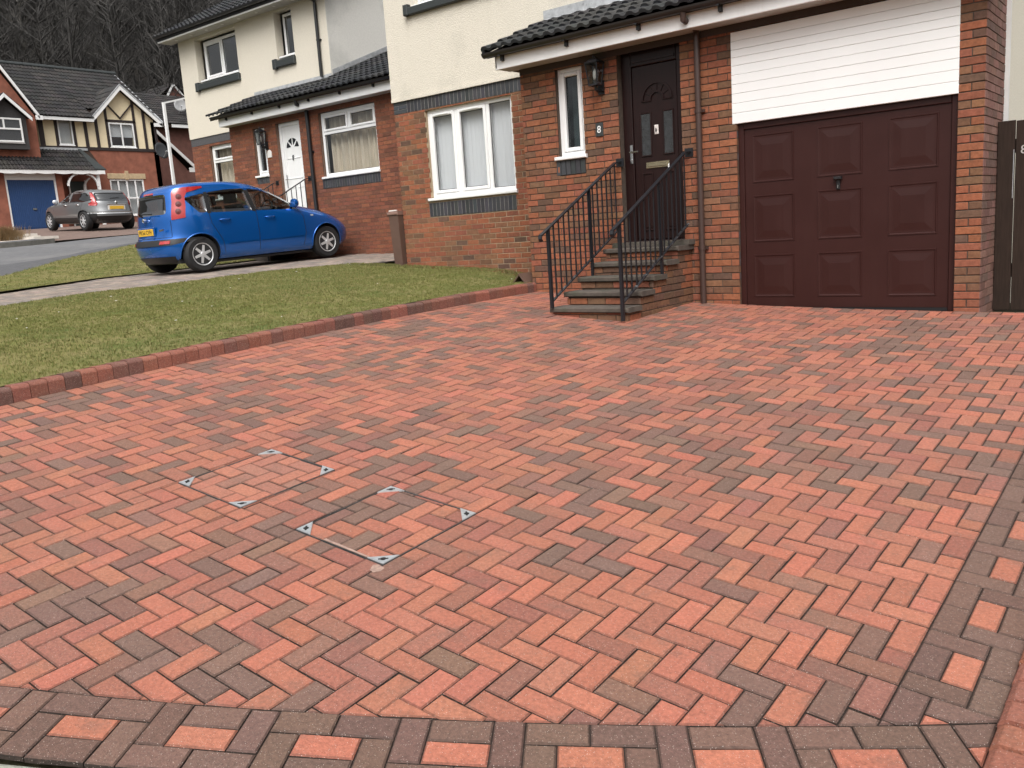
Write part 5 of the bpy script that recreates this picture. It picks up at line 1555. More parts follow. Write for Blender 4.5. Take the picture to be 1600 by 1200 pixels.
def boolean(me, cutters, op='DIFFERENCE'):
    o = bpy.data.objects.new('work', me); sc.collection.objects.link(o); objs = [o]
    for cm in cutters:
        c = bpy.data.objects.new('cutter', cm); sc.collection.objects.link(c); objs.append(c)
        md = o.modifiers.new('cut', 'BOOLEAN'); md.operation = op; md.object = c; md.solver = 'EXACT'
    dg = bpy.context.evaluated_depsgraph_get()
    out = bpy.data.meshes.new_from_object(o.evaluated_get(dg))
    for q in objs: bpy.data.objects.remove(q)
    return out
def patch(body, poly, kind, off=0.004, thick=0.014, step=0.07, side=1):
    """a panel hugging the body: poly in (x, z) for sides, (y, z) for the rear or front"""
    bm = bmesh.new()
    vs = [bm.verts.new((a, b, 0)) for a, b in poly]
    bm.faces.new(vs)
    a0, a1 = min(p[0] for p in poly), max(p[0] for p in poly); b0, b1 = min(p[1] for p in poly), max(p[1] for p in poly)
    for ax, lo, hi in ((0, a0, a1), (1, b0, b1)):
        n = int((hi - lo) / step)
        for k in range(1, n + 1):
            co = [0, 0, 0]; no = [0, 0, 0]; co[ax] = lo + (hi - lo) * k / (n + 1); no[ax] = 1
            bmesh.ops.bisect_plane(bm, geom=bm.verts[:] + bm.edges[:] + bm.faces[:], plane_co=co, plane_no=no)
    bmesh.ops.triangulate(bm, faces=[f for f in bm.faces if len(f.verts) > 4])
    bm.verts.index_update()
    mb = MB()
    def pos(a, b, o):
        if kind == 'side': return (a, side * (float(body.y(a, b)) + o), b)
        if kind == 'wrap':
            x_, y_, nx, ny = body.wrap(a, b); return (x_ + nx * o, side * (y_ + ny * o), b)
        if kind == 'rear': return (float(body.xrear(a, b)) - o, a, b)
        return (float(body.xfront(a, b)) + o, a, b)
    top = mb.pts([pos(v.co.x, v.co.y, off) for v in bm.verts]); bot = mb.pts([pos(v.co.x, v.co.y, off - thick) for v in bm.verts])
    for f in bm.faces: mb.face([top[v.index] for v in f.verts])
    for e in bm.edges:
        if len(e.link_faces) == 1:
            a, b = e.verts[0].index, e.verts[1].index
            mb.face([top[a], top[b], bot[b], bot[a]])
    bm.free()
    return mb
def round_poly(pts, r=0.05, n=4):
    out = []
    for i, p in enumerate(pts):
        a, c = Vector(pts[i - 1]), Vector(pts[(i + 1) % len(pts)]); p = Vector(p)
        d1, d2 = (a - p), (c - p); rr = min(r, d1.length * 0.45, d2.length * 0.45)
        q1, q2 = p + d1.normalized() * rr, p + d2.normalized() * rr
        for k in range(n + 1):
            t = k / n
            out.append(tuple(q1 * (1 - t) ** 2 + p * 2 * t * (1 - t) + q2 * t * t))
    return out
ZMAP = lambda z: z
def place(mb, M):
    mb.v = [tuple(M @ Vector((p[0], p[1], ZMAP(p[2])))) for p in mb.v]; return mb
def wheel(car, M, x, y, side, R, spokes, name='wheel', wtyre=0.20, rimf=0.64):
    c = (x, y - side * 0.0, R)
    ax = (0, side, 0)
    w = wtyre / 2
    mb = MB(); o = (x, y - side * w, R)
    mb.lathe(o, ax, [(R * rimf, -w), (R * 0.90, -w), (R * 0.975, -w * 0.82), (R, -w * 0.5), (R, w * 0.5), (R * 0.975, w * 0.82), (R * 0.90, w), (R * (rimf + 0.03), w * 0.98), (R * rimf, w * 0.85)], 40)
    t = place(mb, M).build(name, RUBBER, car, smooth=True, angle=40)
    rr = R * (rimf + 0.01)
    mb = MB(); mb.lathe(o, ax, [(rr * 0.2, -w * 0.5), (rr * 0.94, -w * 0.5), (rr * 0.94, w * 0.2)], 32); mb.lathe(o, ax, [(rr * 0.62, 0.0), (rr * 0.62, w * 0.2)], 24)
    place(mb, M).build('brake_disc', base_mat('brake_dark', (0.03, 0.03, 0.03), rough=0.6, metal=0.4), t)
    mb = MB(); mb.lathe(o, ax, [(rr * 0.90, w * 0.1), (rr * 0.90, w * 0.84), (rr * 0.97, w * 0.93), (rr, w * 0.88), (rr, 0.1 * w)], 40)
    for k in range(spokes):
        a = 2 * math.pi * k / spokes + 0.3
        ca, sa = math.cos(a), math.sin(a)
        def q(r, t_, d): return (x + ca * r - sa * t_, o[1] + side * d, R + sa * r + ca * t_)
        r0, r1 = rr * 0.14, rr * 0.93; w0, w1 = rr * 0.13, rr * 0.10
        d0, d1 = w * 0.90, w * 0.84
        A = mb.pts([q(r0, -w0, d0), q(r0, w0, d0), q(r1, w1, d1), q(r1, -w1, d1), q(r0, -w0 * 1.2, d0 - w * 0.35), q(r0, w0 * 1.2, d0 - w * 0.35), q(r1, w1 * 1.25, d1 - w * 0.3), q(r1, -w1 * 1.25, d1 - w * 0.3)])
        for f in ((0, 1, 2, 3), (4, 5, 1, 0), (5, 6, 2, 1), (6, 7, 3, 2), (7, 4, 0, 3), (7, 6, 5, 4)): mb.face([A[i] for i in f])
    mb.lathe(o, ax, [(rr * 0.22, w * 0.3), (rr * 0.22, w * 0.88), (rr * 0.17, w * 0.96), (0.002, w * 0.97)], 20)
    place(mb, M).build('alloy_rim', ALLOY, t, fix=True)
    return t
def prism_mesh(poly, d0, d1, axis='y'):
    mb = MB(); n = len(poly)
    f = (lambda a, b, d: (a, d, b)) if axis == 'y' else (lambda a, b, d: (d, a, b))
    A = mb.pts([f(a, b, d0) for a, b in poly]); B = mb.pts([f(a, b, d1) for a, b in poly])
    mb.face(A); mb.face(B[::-1])
    for k in range(n): mb.face([A[k], B[k], B[(k + 1) % n], A[(k + 1) % n]])
    bm = bmesh.new(); me = bpy.data.meshes.new('cut'); me.from_pydata(mb.v, [], mb.f); bm.from_mesh(me); bmesh.ops.recalc_face_normals(bm, faces=bm.faces); bm.to_mesh(me); bm.free()
    return me
def cyl_mesh(x, z, r, y0, y1, n=40):
    return prism_mesh([(x + r * math.cos(2 * math.pi * k / n), z + r * math.sin(2 * math.pi * k / n)) for k in range(n)], y0, y1)
def fixm(me):
    bm = bmesh.new(); bm.from_mesh(me); bmesh.ops.recalc_face_normals(bm, faces=bm.faces); bm.to_mesh(me); bm.free(); return me
def finish_body(me, M, car, name, angle=32):
    for q in me.vertices: q.co.z = ZMAP(q.co.z)
    me.transform(M)
    off = world_loc(car)
    me.transform(Matrix.Translation(-off))
    me.polygons.foreach_set('use_smooth', [True] * len(me.polygons)); me.set_sharp_from_angle(angle=math.radians(angle))
    me.name = name
    return link(name, me, car)

def car_matrix(rear_c, heading, slope, roll=0.0):
    f = Vector((heading[0], heading[1], slope)).normalized(); l = Vector((-heading[1], heading[0], roll)).normalized(); u = f.cross(l).normalized(); l = u.cross(f)
    return Matrix(((f.x, l.x, u.x, rear_c[0]), (f.y, l.y, u.y, rear_c[1]), (f.z, l.z, u.z, rear_c[2]), (0, 0, 0, 1)))

# blue hatchback: x forward from the rear axle, y left, z up from the ground
YAW = math.radians(3.2)
hd = (math.sin(YAW), math.cos(YAW))
HW = 0.80
rr_ = Vector((-13.36, 8.40, -0.325))
rc = rr_ + Vector((-hd[1], hd[0], 0)) * (HW - 0.02)
M = car_matrix(rc, hd, 0.031)
CAR = thing('parked_car', 'bright blue hatchback with tall red rear lights parked on the neighbouring drive', 'car', tuple(rc))
prof = [(0.19, -0.48, 3.22, 0.70), (0.24, -0.56, 3.32, 0.765), (0.34, -0.615, 3.38, 0.79), (0.46, -0.635, 3.40, 0.805), (0.53, -0.625, 3.39, 0.812), (0.60, -0.57, 3.34, 0.815), (0.72, -0.545, 3.18, 0.815),
        (0.82, -0.53, 2.98, 0.81), (0.90, -0.52, 2.80, 0.802), (0.96, -0.51, 2.58, 0.792), (1.00, -0.50, 2.40, 0.782), (1.06, -0.485, 2.25, 0.765), (1.14, -0.465, 2.11, 0.74), (1.24, -0.445, 1.92, 0.712), (1.34, -0.415, 1.70, 0.685),
        (1.42, -0.36, 1.46, 0.662), (1.465, -0.28, 1.26, 0.64), (1.495, -0.15, 1.10, 0.595), (1.512, 0.05, 0.95, 0.49), (1.522, 0.30, 0.78, 0.25)]
body = CarBody(prof, nf=[(0.2, 8), (0.8, 7), (0.95, 4.0), (1.05, 3.0), (1.5, 3.0)], nr=8.0)
WB, TR = 2.60, 0.297
win_rear_q = round_poly([(-0.16, 1.245), (0.22, 1.315), (0.20, 0.985), (0.05, 0.985)], 0.05)
win_b = round_poly([(0.275, 1.32), (0.60, 1.355), (1.00, 1.365), (1.07, 0.965), (0.255, 0.98)], 0.05)
win_f = round_poly([(1.065, 1.36), (1.36, 1.325), (1.62, 1.235), (1.88, 1.10), (2.03, 0.985), (2.03, 0.945), (1.13, 0.965)], 0.05)
outer = fixm(to_mesh(body.mesh(), [PAINT_B, SEAT]))
cuts = []
for x in (0, WB):
    for s in (1, -1):
        cuts.append(cyl_mesh(x, TR + 0.01, TR + 0.045, s * 0.50, s * 1.2))
cuts.append(fixm(to_mesh(body.mesh(0.032, 0.62, 1.475), [BLACKP])))
for w_ in (win_rear_q, win_b, win_f): cuts.append(prism_mesh(w_, -1.5, 1.5))
rear_glass = round_poly([(-0.52, 1.00), (0.52, 1.00), (0.47, 1.33), (-0.47, 1.33)], 0.07)
cuts.append(prism_mesh(rear_glass, -1.2, 0.1, 'x'))
ws = [(-0.62, 1.03), (0.62, 1.03), (0.55, 1.34), (-0.55, 1.34)]
cuts.append(prism_mesh(ws, 1.25, 3.2, 'x'))
for c in cuts:
    c.materials.clear(); c.materials.append(PAINT_B); c.materials.append(SEAT)
    c.polygons.foreach_set('material_index', [1] * len(c.polygons))
bme = boolean(outer, cuts)
finish_body(bme, M, CAR, 'body')
def P(mb, name, mat, parent=None, smooth=False, angle=None, fix=False):
    return place(mb, M).build(name, mat, parent or CAR, smooth=smooth, angle=angle, fix=fix)
for w_, nm in ((win_rear_q, 'quarter_window'), (win_b, 'rear_side_window'), (win_f, 'front_side_window')):
    for s in (1, -1): P(patch(body, w_, 'side', -0.003, 0.002, 0.12, s), nm, GLASS_C, smooth=True)
P(patch(body, rear_glass, 'rear', 0.0, 0.003, 0.1), 'rear_window', glass_mat('rear_screen', (0.16, 0.18, 0.18), 0.16, 0.01, 0.0), smooth=True)
P(patch(body, ws, 'front', 0.0, 0.003, 0.1), 'windscreen', GLASS_C, smooth=True)
for s in (1, -1):                                             # black window surrounds and pillars
    for q in ([(0.215, 1.325), (0.285, 1.33), (0.262, 0.972), (0.19, 0.972)], [(0.99, 1.375), (1.075, 1.37), (1.14, 0.955), (1.06, 0.955)]):
        P(patch(body, q, 'side', 0.003, 0.01, 0.1, s), 'window_pillar', BLACKP, smooth=False)
    tl = P(patch(body, [(0.635, 0.90), (0.86, 0.925), (0.845, 1.10), (0.81, 1.27), (0.83, 1.335), (1.08, 1.405), (1.04, 1.432), (0.72, 1.425), (0.59, 1.39), (0.585, 1.34), (0.615, 1.20)], 'wrap', 0.012, 0.03, 0.035, s), 'tail_light', TAILRED, smooth=True, angle=40)
    for zc in (1.03, 1.15, 1.27):
        k = MB(); x_, y_, nx_, ny_ = body.wrap(0.74 - (zc - 1.03) * 0.10, zc); k.lathe((x_, s * y_, zc), (nx_, s * ny_, 0.12), [(0.050, 0), (0.047, 0.018), (0.002, 0.022)], 14); P(k, 'lamp_lens', TAILDK, tl, fix=True)
    # door shut lines, handles, rubbing strips, fuel flap
    for line in ([(0.215, 0.97), (0.235, 0.80), (0.40, 0.50), (0.44, 0.24)], [(1.12, 0.96), (1.125, 0.60), (1.12, 0.23)], [(2.02, 0.95), (2.10, 0.80), (2.12, 0.50), (2.05, 0.24)]):
        mb = MB(); pts = []
        for a, b in zip(line, line[1:]):
            for i in range(8):
                x_, z_ = a[0] + (b[0] - a[0]) * i / 8, a[1] + (b[1] - a[1]) * i / 8
                pts.append((x_, s * (float(body.y(x_, z_)) + 0.0005), z_))
        mb.tube(pts, 0.0045, 4); P(mb, 'door_gap', BLACKP)
    for x0, z0 in ((0.40, 0.845), (1.30, 0.835)):
        mb = MB(); yb = float(body.y(x0, z0))
        mb.tube([(x0 - 0.02, s * (yb + 0.002), z0), (x0, s * (yb + 0.035), z0 + 0.004), (x0 + 0.15, s * (yb + 0.035), z0 + 0.006), (x0 + 0.18, s * (yb + 0.002), z0 + 0.004)], 0.013, 6)
        P(mb, 'door_handle', PAINT_B, smooth=True)
    for a, b in ((0.50, 1.10), (1.16, 2.06)):
        mb = patch(body, [(a, 0.44), (b, 0.455), (b, 0.485), (a, 0.47)], 'side', 0.012, 0.02, 0.1, s); P(mb, 'rubbing_strip', PAINT_B)
    mb = MB(); x0, z0 = 1.93, 1.0; yb = float(body.y(x0, z0))
    mb.lathe((x0 + 0.02, s * (yb + 0.11), z0 + 0.05), (1, 0, 0), [(0.02, -0.05), (0.075, -0.045), (0.085, 0.0), (0.06, 0.05), (0.01, 0.075)], 14); mb.bar((x0, s * yb, z0), (x0, s * (yb + 0.08), z0 + 0.02), 0.04, 0.04)
    P(mb, 'door_mirror', PAINT_B, smooth=True, angle=40, fix=True)
    hl = patch(body, [(2.48, 0.940), (2.58, 0.940), (2.80, 0.868), (2.97, 0.785), (3.0, 0.735), (2.86, 0.775), (2.66, 0.86)], 'side', 0.01, 0.03, 0.06, s); P(hl, 'headlight', LENSW, smooth=True, angle=40)
    mb = patch(body, [(2.27, 0.80), (2.33, 0.80), (2.33, 0.825), (2.27, 0.825)], 'side', 0.008, 0.01, 0.1, s); P(mb, 'side_repeater', LENSW)
    for x, sgn in ((0, 0), (WB, 0)):
        arch = MB(); pts = [(x + (TR + 0.045) * math.cos(a), 0, TR + 0.01 + (TR + 0.045) * math.sin(a)) for a in np.linspace(-0.25, math.pi + 0.25, 30)]
        pts = [(p[0], s * (float(body.y(p[0], max(0.2, p[2]))) + 0.004), p[2]) for p in pts if p[2] > 0.2]
        arch.tube(pts, 0.012, 5); P(arch, 'wheel_arch', PAINT_B, smooth=True)
        WT = wheel(CAR, M, x, s * (HW - 0.012), s, TR, 6)
# rear bumper insert, plate, wiper, badge
mb = patch(body, round_poly([(-0.80, 0.545), (-0.62, 0.49), (0.62, 0.49), (0.80, 0.545), (0.80, 0.59), (-0.80, 0.59)], 0.03), 'rear', 0.018, 0.03, 0.06); P(mb, 'bumper_insert', BLACKP, smooth=True, angle=40)
mb = patch(body, [(-0.55, 0.19), (0.55, 0.19), (0.60, 0.30), (-0.60, 0.30)], 'rear', 0.012, 0.03, 0.08); P(mb, 'lower_bumper', BLACKP, smooth=True, angle=40)
for s in (1, -1):
    mb = patch(body, [(s * a, b) for a, b in [(0.44, 0.515), (0.60, 0.515), (0.60, 0.565), (0.44, 0.565)]][::s], 'rear', 0.03, 0.03, 0.08); P(mb, 'reflector', TAILRED)
xr_ = float(body.xrear(0, 0.73))
fP = Fr(M @ Vector((xr_ - 0.012, 0, 0)), M.to_3x3() @ Vector((0, -1, 0)), M.to_3x3() @ Vector((-1, 0, 0))); fP.v = M.to_3x3() @ Vector((0, 0, 1))
mb = MB(); mb.bbox(fP, -0.30, 0.30, 0.65, 0.81, -0.02, 0.0, 0.012); mb.build('plate_recess', PAINT_B, CAR)
mb = MB(); mb.bbox(fP, -0.26, 0.26, 0.672, 0.783, 0.0, 0.010, 0.003); pl = mb.build('number_plate', PLATEY, CAR)
text_mb('PK56 CVH', 0.098, fP, 0.0, 0.727, 0.0115, 0.001, 1.02).build('plate_lettering', BLACKP, pl)
mb = MB(); mb.bbox(fP, -0.28, 0.28, 0.605, 0.635, -0.03, 0.012, 0.01); mb.build('tailgate_grip', PAINT_B, CAR)
mb = MB(); mb.lathe(fP(0.0, 0.93, -0.03), fP.n, [(0.030, 0), (0.030, 0.04), (0.036, 0.045), (0.030, 0.05), (0.022, 0.045)], 18); mb.bar(fP(-0.04, 0.93, 0.014), fP(0.04, 0.93, 0.014), 0.008, 0.016); mb.build('badge', CHROME, CAR)
mb = MB(); mb.bar(fP(0.48, 0.74, -0.005), fP(0.56, 0.75, -0.03), 0.02, 0.03); mb.build('model_badge', CHROME, CAR)
mb = MB(); mb.tube([fP(0.0, 0.985, 0.01), fP(-0.02, 1.0, 0.028), fP(0.02, 1.035, 0.025)], 0.016, 6); mb.bar(fP(0.02, 1.035, 0.022), fP(0.33, 1.02, 0.012), 0.012, 0.02); mb.build('rear_wiper', BLACKP, CAR)
mb = patch(body, [(-0.16, 1.345), (0.16, 1.345), (0.14, 1.375), (-0.14, 1.375)], 'rear', 0.02, 0.03, 0.08); P(mb, 'brake_light', TAILRED)
for line in ([(-0.60, 0.62), (-0.585, 0.90)], [(0.60, 0.62), (0.585, 0.90)], [(-0.60, 0.62), (0.60, 0.62)]):
    mb = MB(); pts = [(float(body.xrear(line[0][0] + (line[1][0] - line[0][0]) * i / 12, line[0][1] + (line[1][1] - line[0][1]) * i / 12)) - 0.0005, line[0][0] + (line[1][0] - line[0][0]) * i / 12, line[0][1] + (line[1][1] - line[0][1]) * i / 12) for i in range(13)]
    mb.tube(pts, 0.0045, 4); P(mb, 'tailgate_gap', BLACKP)
# cabin
mb = MB()
mb.wbox(-0.30, 2.0, -0.70, 0.70, 0.40, 0.50); P(mb, 'cabin_floor', SEAT)
for (x, z0, zt) in ((0.18, 0.5, 1.08), (1.05, 0.5, 1.10)):
    for y in (-0.36, 0.36):
        mb = MB(); a = mb.pts([(x, y - 0.24, z0), (x + 0.16, y - 0.24, z0), (x + 0.16, y + 0.24, z0), (x, y + 0.24, z0), (x - 0.16, y - 0.21, zt), (x - 0.04, y - 0.21, zt), (x - 0.04, y + 0.21, zt), (x - 0.16, y + 0.21, zt)])
        for f in ((0, 1, 5, 4), (1, 2, 6, 5), (2, 3, 7, 6), (3, 0, 4, 7), (4, 5, 6, 7), (3, 2, 1, 0)): mb.face([a[i] for i in f])
        mb.bbox(front(0), x - 0.20, x - 0.07, zt + 0.03, zt + 0.20, -y - 0.13, -y + 0.13, 0.03)
        P(mb, 'seat', SEAT)
mb = MB(); pts = [(1.62 + 0.06 * math.sin(a), -0.36 + 0.18 * math.cos(a), 0.98 + 0.17 * math.sin(a)) for a in np.linspace(0, 2 * math.pi, 21)]; mb.tube(pts, 0.014, 6); mb.wbox(1.75, 2.1, -0.70, 0.70, 0.80, 0.93); P(mb, 'steering_wheel', BLACKP)
mb = MB(); mb.tube([(-0.2, -0.62, 0.16), (2.8, -0.62, 0.16)], 0.03, 6); mb.wbox(-0.35, 2.9, -0.62, 0.62, 0.17, 0.24); P(mb, 'underbody', BLACKP)

# grey estate across the street
rc2 = Vector((-31.5, 16.05, float(Tz(-31.5, 16.05)) - 0.03))
slope2 = (float(Tz(-34.1, 16.05)) - float(Tz(-31.5, 16.05))) / 2.6
M = car_matrix(rc2, (-1, 0), slope2)
CAR = thing('parked_car', 'silver grey off-road style car parked in front of the blue garage door', 'car', tuple(rc2))
prof2 = [(0.24, -0.62, 3.20, 0.74), (0.32, -0.80, 3.38, 0.83), (0.45, -0.86, 3.46, 0.875), (0.58, -0.875, 3.48, 0.89), (0.66, -0.85, 3.46, 0.895), (0.80, -0.80, 3.40, 0.895), (0.92, -0.77, 3.28, 0.885), (1.0, -0.75, 3.05, 0.875), (1.06, -0.73, 2.72, 0.865),
         (1.12, -0.70, 2.40, 0.85), (1.22, -0.65, 2.20, 0.815), (1.34, -0.58, 1.98, 0.77), (1.46, -0.48, 1.72, 0.72), (1.56, -0.36, 1.42, 0.68), (1.62, -0.20, 1.16, 0.63), (1.65, 0.0, 0.98, 0.55), (1.668, 0.25, 0.75, 0.38), (1.675, 0.45, 0.60, 0.2)]
ZMAP = lambda z: z if z < 0.62 else 0.62 + (z - 0.62) * 0.79
body = CarBody(prof2, nf=[(0.2, 7), (0.9, 6), (1.05, 4.0), (1.2, 3.2), (1.7, 3.2)], nr=5.0, levels=52)
TR2 = 0.345; WB2 = 2.62
cuts = [cyl_mesh(x, TR2 + 0.01, TR2 + 0.05, s * 0.52, s * 1.3, 28) for x in (0, WB2) for s in (1, -1)]
outer = fixm(to_mesh(body.mesh(N=88), [PAINT_S, BLACKP]))
for c in cuts:
    c.materials.clear(); c.materials.append(PAINT_S); c.materials.append(BLACKP); c.polygons.foreach_set('material_index', [1] * len(c.polygons))
finish_body(boolean(outer, cuts), M, CAR, 'body')
for s in (1, -1):
    P(patch(body, round_poly([(-0.42, 1.17), (-0.34, 1.36), (-0.05, 1.50), (0.50, 1.575), (0.92, 1.575), (0.92, 1.10), (-0.05, 1.10)], 0.06), 'side', 0.004, 0.015, 0.12, s), 'rear_side_window', GLASS_CD, smooth=True)
    P(patch(body, round_poly([(0.97, 1.575), (1.35, 1.53), (1.70, 1.38), (2.05, 1.16), (2.10, 1.09), (0.97, 1.10)], 0.05), 'side', 0.004, 0.015, 0.12, s), 'front_side_window', GLASS_CD, smooth=True)
    P(patch(body, [(0.66, 0.93), (0.95, 0.95), (0.93, 1.04), (0.80, 1.10), (0.76, 1.30), (0.70, 1.52), (0.60, 1.52), (0.62, 1.15), (0.60, 1.02)], 'wrap', 0.012, 0.03, 0.06, s), 'tail_light', TAILRED, smooth=True)
    P(patch(body, [(0.72, 0.30), (1.13, 0.30), (1.13, 0.58), (0.72, 0.60)], 'wrap', 0.008, 0.02, 0.08, s), 'bumper_cladding', BLACKP)
    P(patch(body, [(0.42, 0.26), (2.2, 0.26), (2.2, 0.46), (0.42, 0.46)], 'side', 0.010, 0.02, 0.1, s), 'sill_cladding', BLACKP)
    for line in ([(0.0, 1.09), (0.10, 0.8), (0.35, 0.47)], [(0.95, 1.09), (0.95, 0.47)], [(2.08, 1.08), (2.14, 0.8), (2.1, 0.47)]):
        mb = MB(); mb.tube([(a, s * (float(body.y(a, b)) + 0.001), b) for a, b in line], 0.005, 4); P(mb, 'door_gap', BLACKP)
    for x0 in (0.18, 1.10):
        mb = MB(); yb = float(body.y(x0, 0.98)); mb.tube([(x0, s * yb, 0.98), (x0 + 0.02, s * (yb + 0.04), 0.985), (x0 + 0.18, s * (yb + 0.04), 0.985), (x0 + 0.2, s * yb, 0.98)], 0.016, 6); P(mb, 'door_handle', CHROME)
    mb = MB(); yb = float(body.y(1.95, 1.12)); mb.lathe((1.98, s * (yb + 0.12), 1.16), (1, 0, 0), [(0.03, -0.06), (0.095, -0.05), (0.10, 0.0), (0.07, 0.06), (0.01, 0.09)], 12); mb.bar((1.95, s * yb, 1.10), (1.95, s * (yb + 0.08), 1.12), 0.04, 0.04); P(mb, 'door_mirror', base_mat('mirror_silver', (0.6, 0.62, 0.65), rough=0.3, metal=0.4), smooth=True, fix=True)
    for x in (0, WB2): wheel(CAR, M, x, s * 0.885, s, TR2, 7, wtyre=0.22)
P(patch(body, round_poly([(-0.62, 1.14), (0.62, 1.14), (0.54, 1.50), (-0.54, 1.50)], 0.06), 'rear', 0.006, 0.02, 0.1), 'rear_window', base_mat('rear_screen_grey', (0.03, 0.032, 0.034), rough=0.06, spec=0.9), smooth=True)
P(patch(body, [(-0.70, 1.12), (0.70, 1.12), (0.66, 1.50), (-0.66, 1.50)], 'front', 0.006, 0.02, 0.1), 'windscreen', GLASS_CD, smooth=True)
P(patch(body, [(-0.86, 0.58), (0.86, 0.58), (0.86, 0.66), (-0.86, 0.66)], 'rear', 0.012, 0.03, 0.1), 'bumper_top', base_mat('bumper_silver', (0.42, 0.43, 0.44), rough=0.3, metal=0.4, coat=0.8), smooth=True)
P(patch(body, [(-0.80, 0.28), (0.80, 0.28), (0.86, 0.50), (-0.86, 0.50)], 'rear', 0.010, 0.03, 0.1), 'lower_bumper', BLACKP, smooth=True)
xr_ = float(body.xrear(0, 0.85))
fP = Fr(M @ Vector((xr_ - 0.015, 0, -0.055)), M.to_3x3() @ Vector((0, -1, 0)), M.to_3x3() @ Vector((-1, 0, 0))); fP.v = M.to_3x3() @ Vector((0, 0, 1))
mb = MB(); mb.bbox(fP, -0.32, 0.32, 0.76, 0.94, -0.02, 0.0, 0.012); mb.build('plate_surround', WHITE_D, CAR)
mb = MB(); mb.bbox(fP, -0.26, 0.26, 0.79, 0.90, 0.0, 0.012, 0.003); mb.build('number_plate', PLATEY, CAR)
mb = MB(); mb.bbox(fP, -0.36, 0.36, 0.945, 0.975, -0.01, 0.02, 0.008); mb.build('tailgate_trim', CHROME, CAR)
mb = MB(); mb.lathe(fP(0, 1.02, -0.01), fP.n, [(0.05, 0), (0.05, 0.02), (0.04, 0.03)], 14); mb.build('badge', CHROME, CAR)
mb = MB(); mb.bar(fP(-0.22, 1.16, 0.0), fP(0.12, 1.18, -0.02), 0.02, 0.03); mb.build('rear_wiper', BLACKP, CAR)

# ------------------------------------------------------------------ half-timbered house across the street (faces +X)
HF = thing('half_timbered_house', 'half timbered house with cream panels, dark beams and a blue garage door', 'house', (-40, 18, 1.5))
eW, eG = east(-40.0), east(-39.2)
D = eW
mb = MB(); wall_cells(mb, eW, 17.2, 23.42, 1.2, 4.93, [(20.78, 22.45, 1.95, 3.62), (18.9, 19.5, 1.5, 3.5)], -0.25, 0.0); mb.box(Fr((0, 23.42, 0), (-1, 0, 0), (0, 1, 0)), 40.0, 47.5, 1.2, 6.3, -0.25, -0.002); mb.box(Fr((-47.5, 0, 0), (0, -1, 0), (-1, 0, 0)), -23.4, -12, 1.2, 6.3, -0.2, 0.0)
mb.build('brick_wall', BRICK_FLAT, HF)
mb = MB(); wall_cells(mb, eW, 17.9, 23.42, 4.93, 6.29, [(21.08, 22.30, 5.08, 6.18), (18.76, 19.40, 5.10, 6.20)], -0.25, 0.0)
mb.prism(eW, [(20.24, 6.29), (23.42, 6.29), (21.73, 7.70)], -0.25, 0.0); mb.build('infill_panel', PANELC, HF)
def beam(u0, u1, v0, v1): m = MB(); m.bbox(eW, u0, u1, v0, v1, -0.01, 0.035, 0.006); m.build('beam', BEAM, HF)
for a, b in ((17.92, 18.14), (18.62, 18.75), (19.41, 19.53), (19.92, 20.07), (20.44, 20.58), (20.95, 21.07), (22.30, 22.42), (22.78, 22.91), (23.32, 23.44)):
    beam(a, b, 5.03, 6.27 if b < 20.2 else (6.30 + max(0, (b - 20.24)) * 0.93 if b < 21.5 else 6.30 + max(0, 23.42 - a) * 0.83) if b < 22.2 or True else 6.3)
beam(17.9, 23.45, 4.90, 5.04); beam(20.96, 22.42, 6.20, 6.31); beam(17.92, 20.1, 6.20, 6.28)
for (p, q) in (((21.70, 6.36), (21.05, 7.06)), ((21.66, 6.36), (22.32, 7.06))):
    m = MB(); m.bar(eW(p[0], p[1], 0.012), eW(q[0], q[1], 0.012), 0.13, 0.045, (0, 0.0, 1)); m.build('beam', BEAM, HF)
window(HF, eW, 21.08, 22.30, 5.08, 6.18, [(0, 0.5, False), (0.5, 1, False)], d=0.02, cover='room', fw=0.07, sill=True, room=False)
mb = MB(); mb.poly([eW(21.1, 5.55, -0.12), eW(22.28, 5.55, -0.12), eW(22.28, 6.16, -0.12), eW(21.1, 6.16, -0.12)]); mb.build('roller_blind', NET, HF)
window(HF, eW, 18.76, 19.40, 5.10, 6.20, [(0, 1, False)], d=0.02, cover='net', fw=0.06, room=False)
window(HF, eW, 20.78, 22.45, 1.95, 3.62, [(0, 0.25, False), (0.25, 0.5, False), (0.5, 0.75, False), (0.75, 1, False)], d=-0.02, cover='net', fw=0.075, room=True)
mb = MB(); mb.bbox(eW, 20.78, 22.45, 2.72, 2.80, -0.08, -0.015, 0.006); mb.build('transom_bar', WHITE, HF)
mb = MB(); mb.bbox(eW, 20.70, 22.56, 3.63, 3.88, -0.02, 0.03, 0.01); mb.bbox(eW, 21.55, 21.72, 3.60, 4.0, -0.02, 0.05, 0.01); mb.build('stone_lintel', SAND, HF)
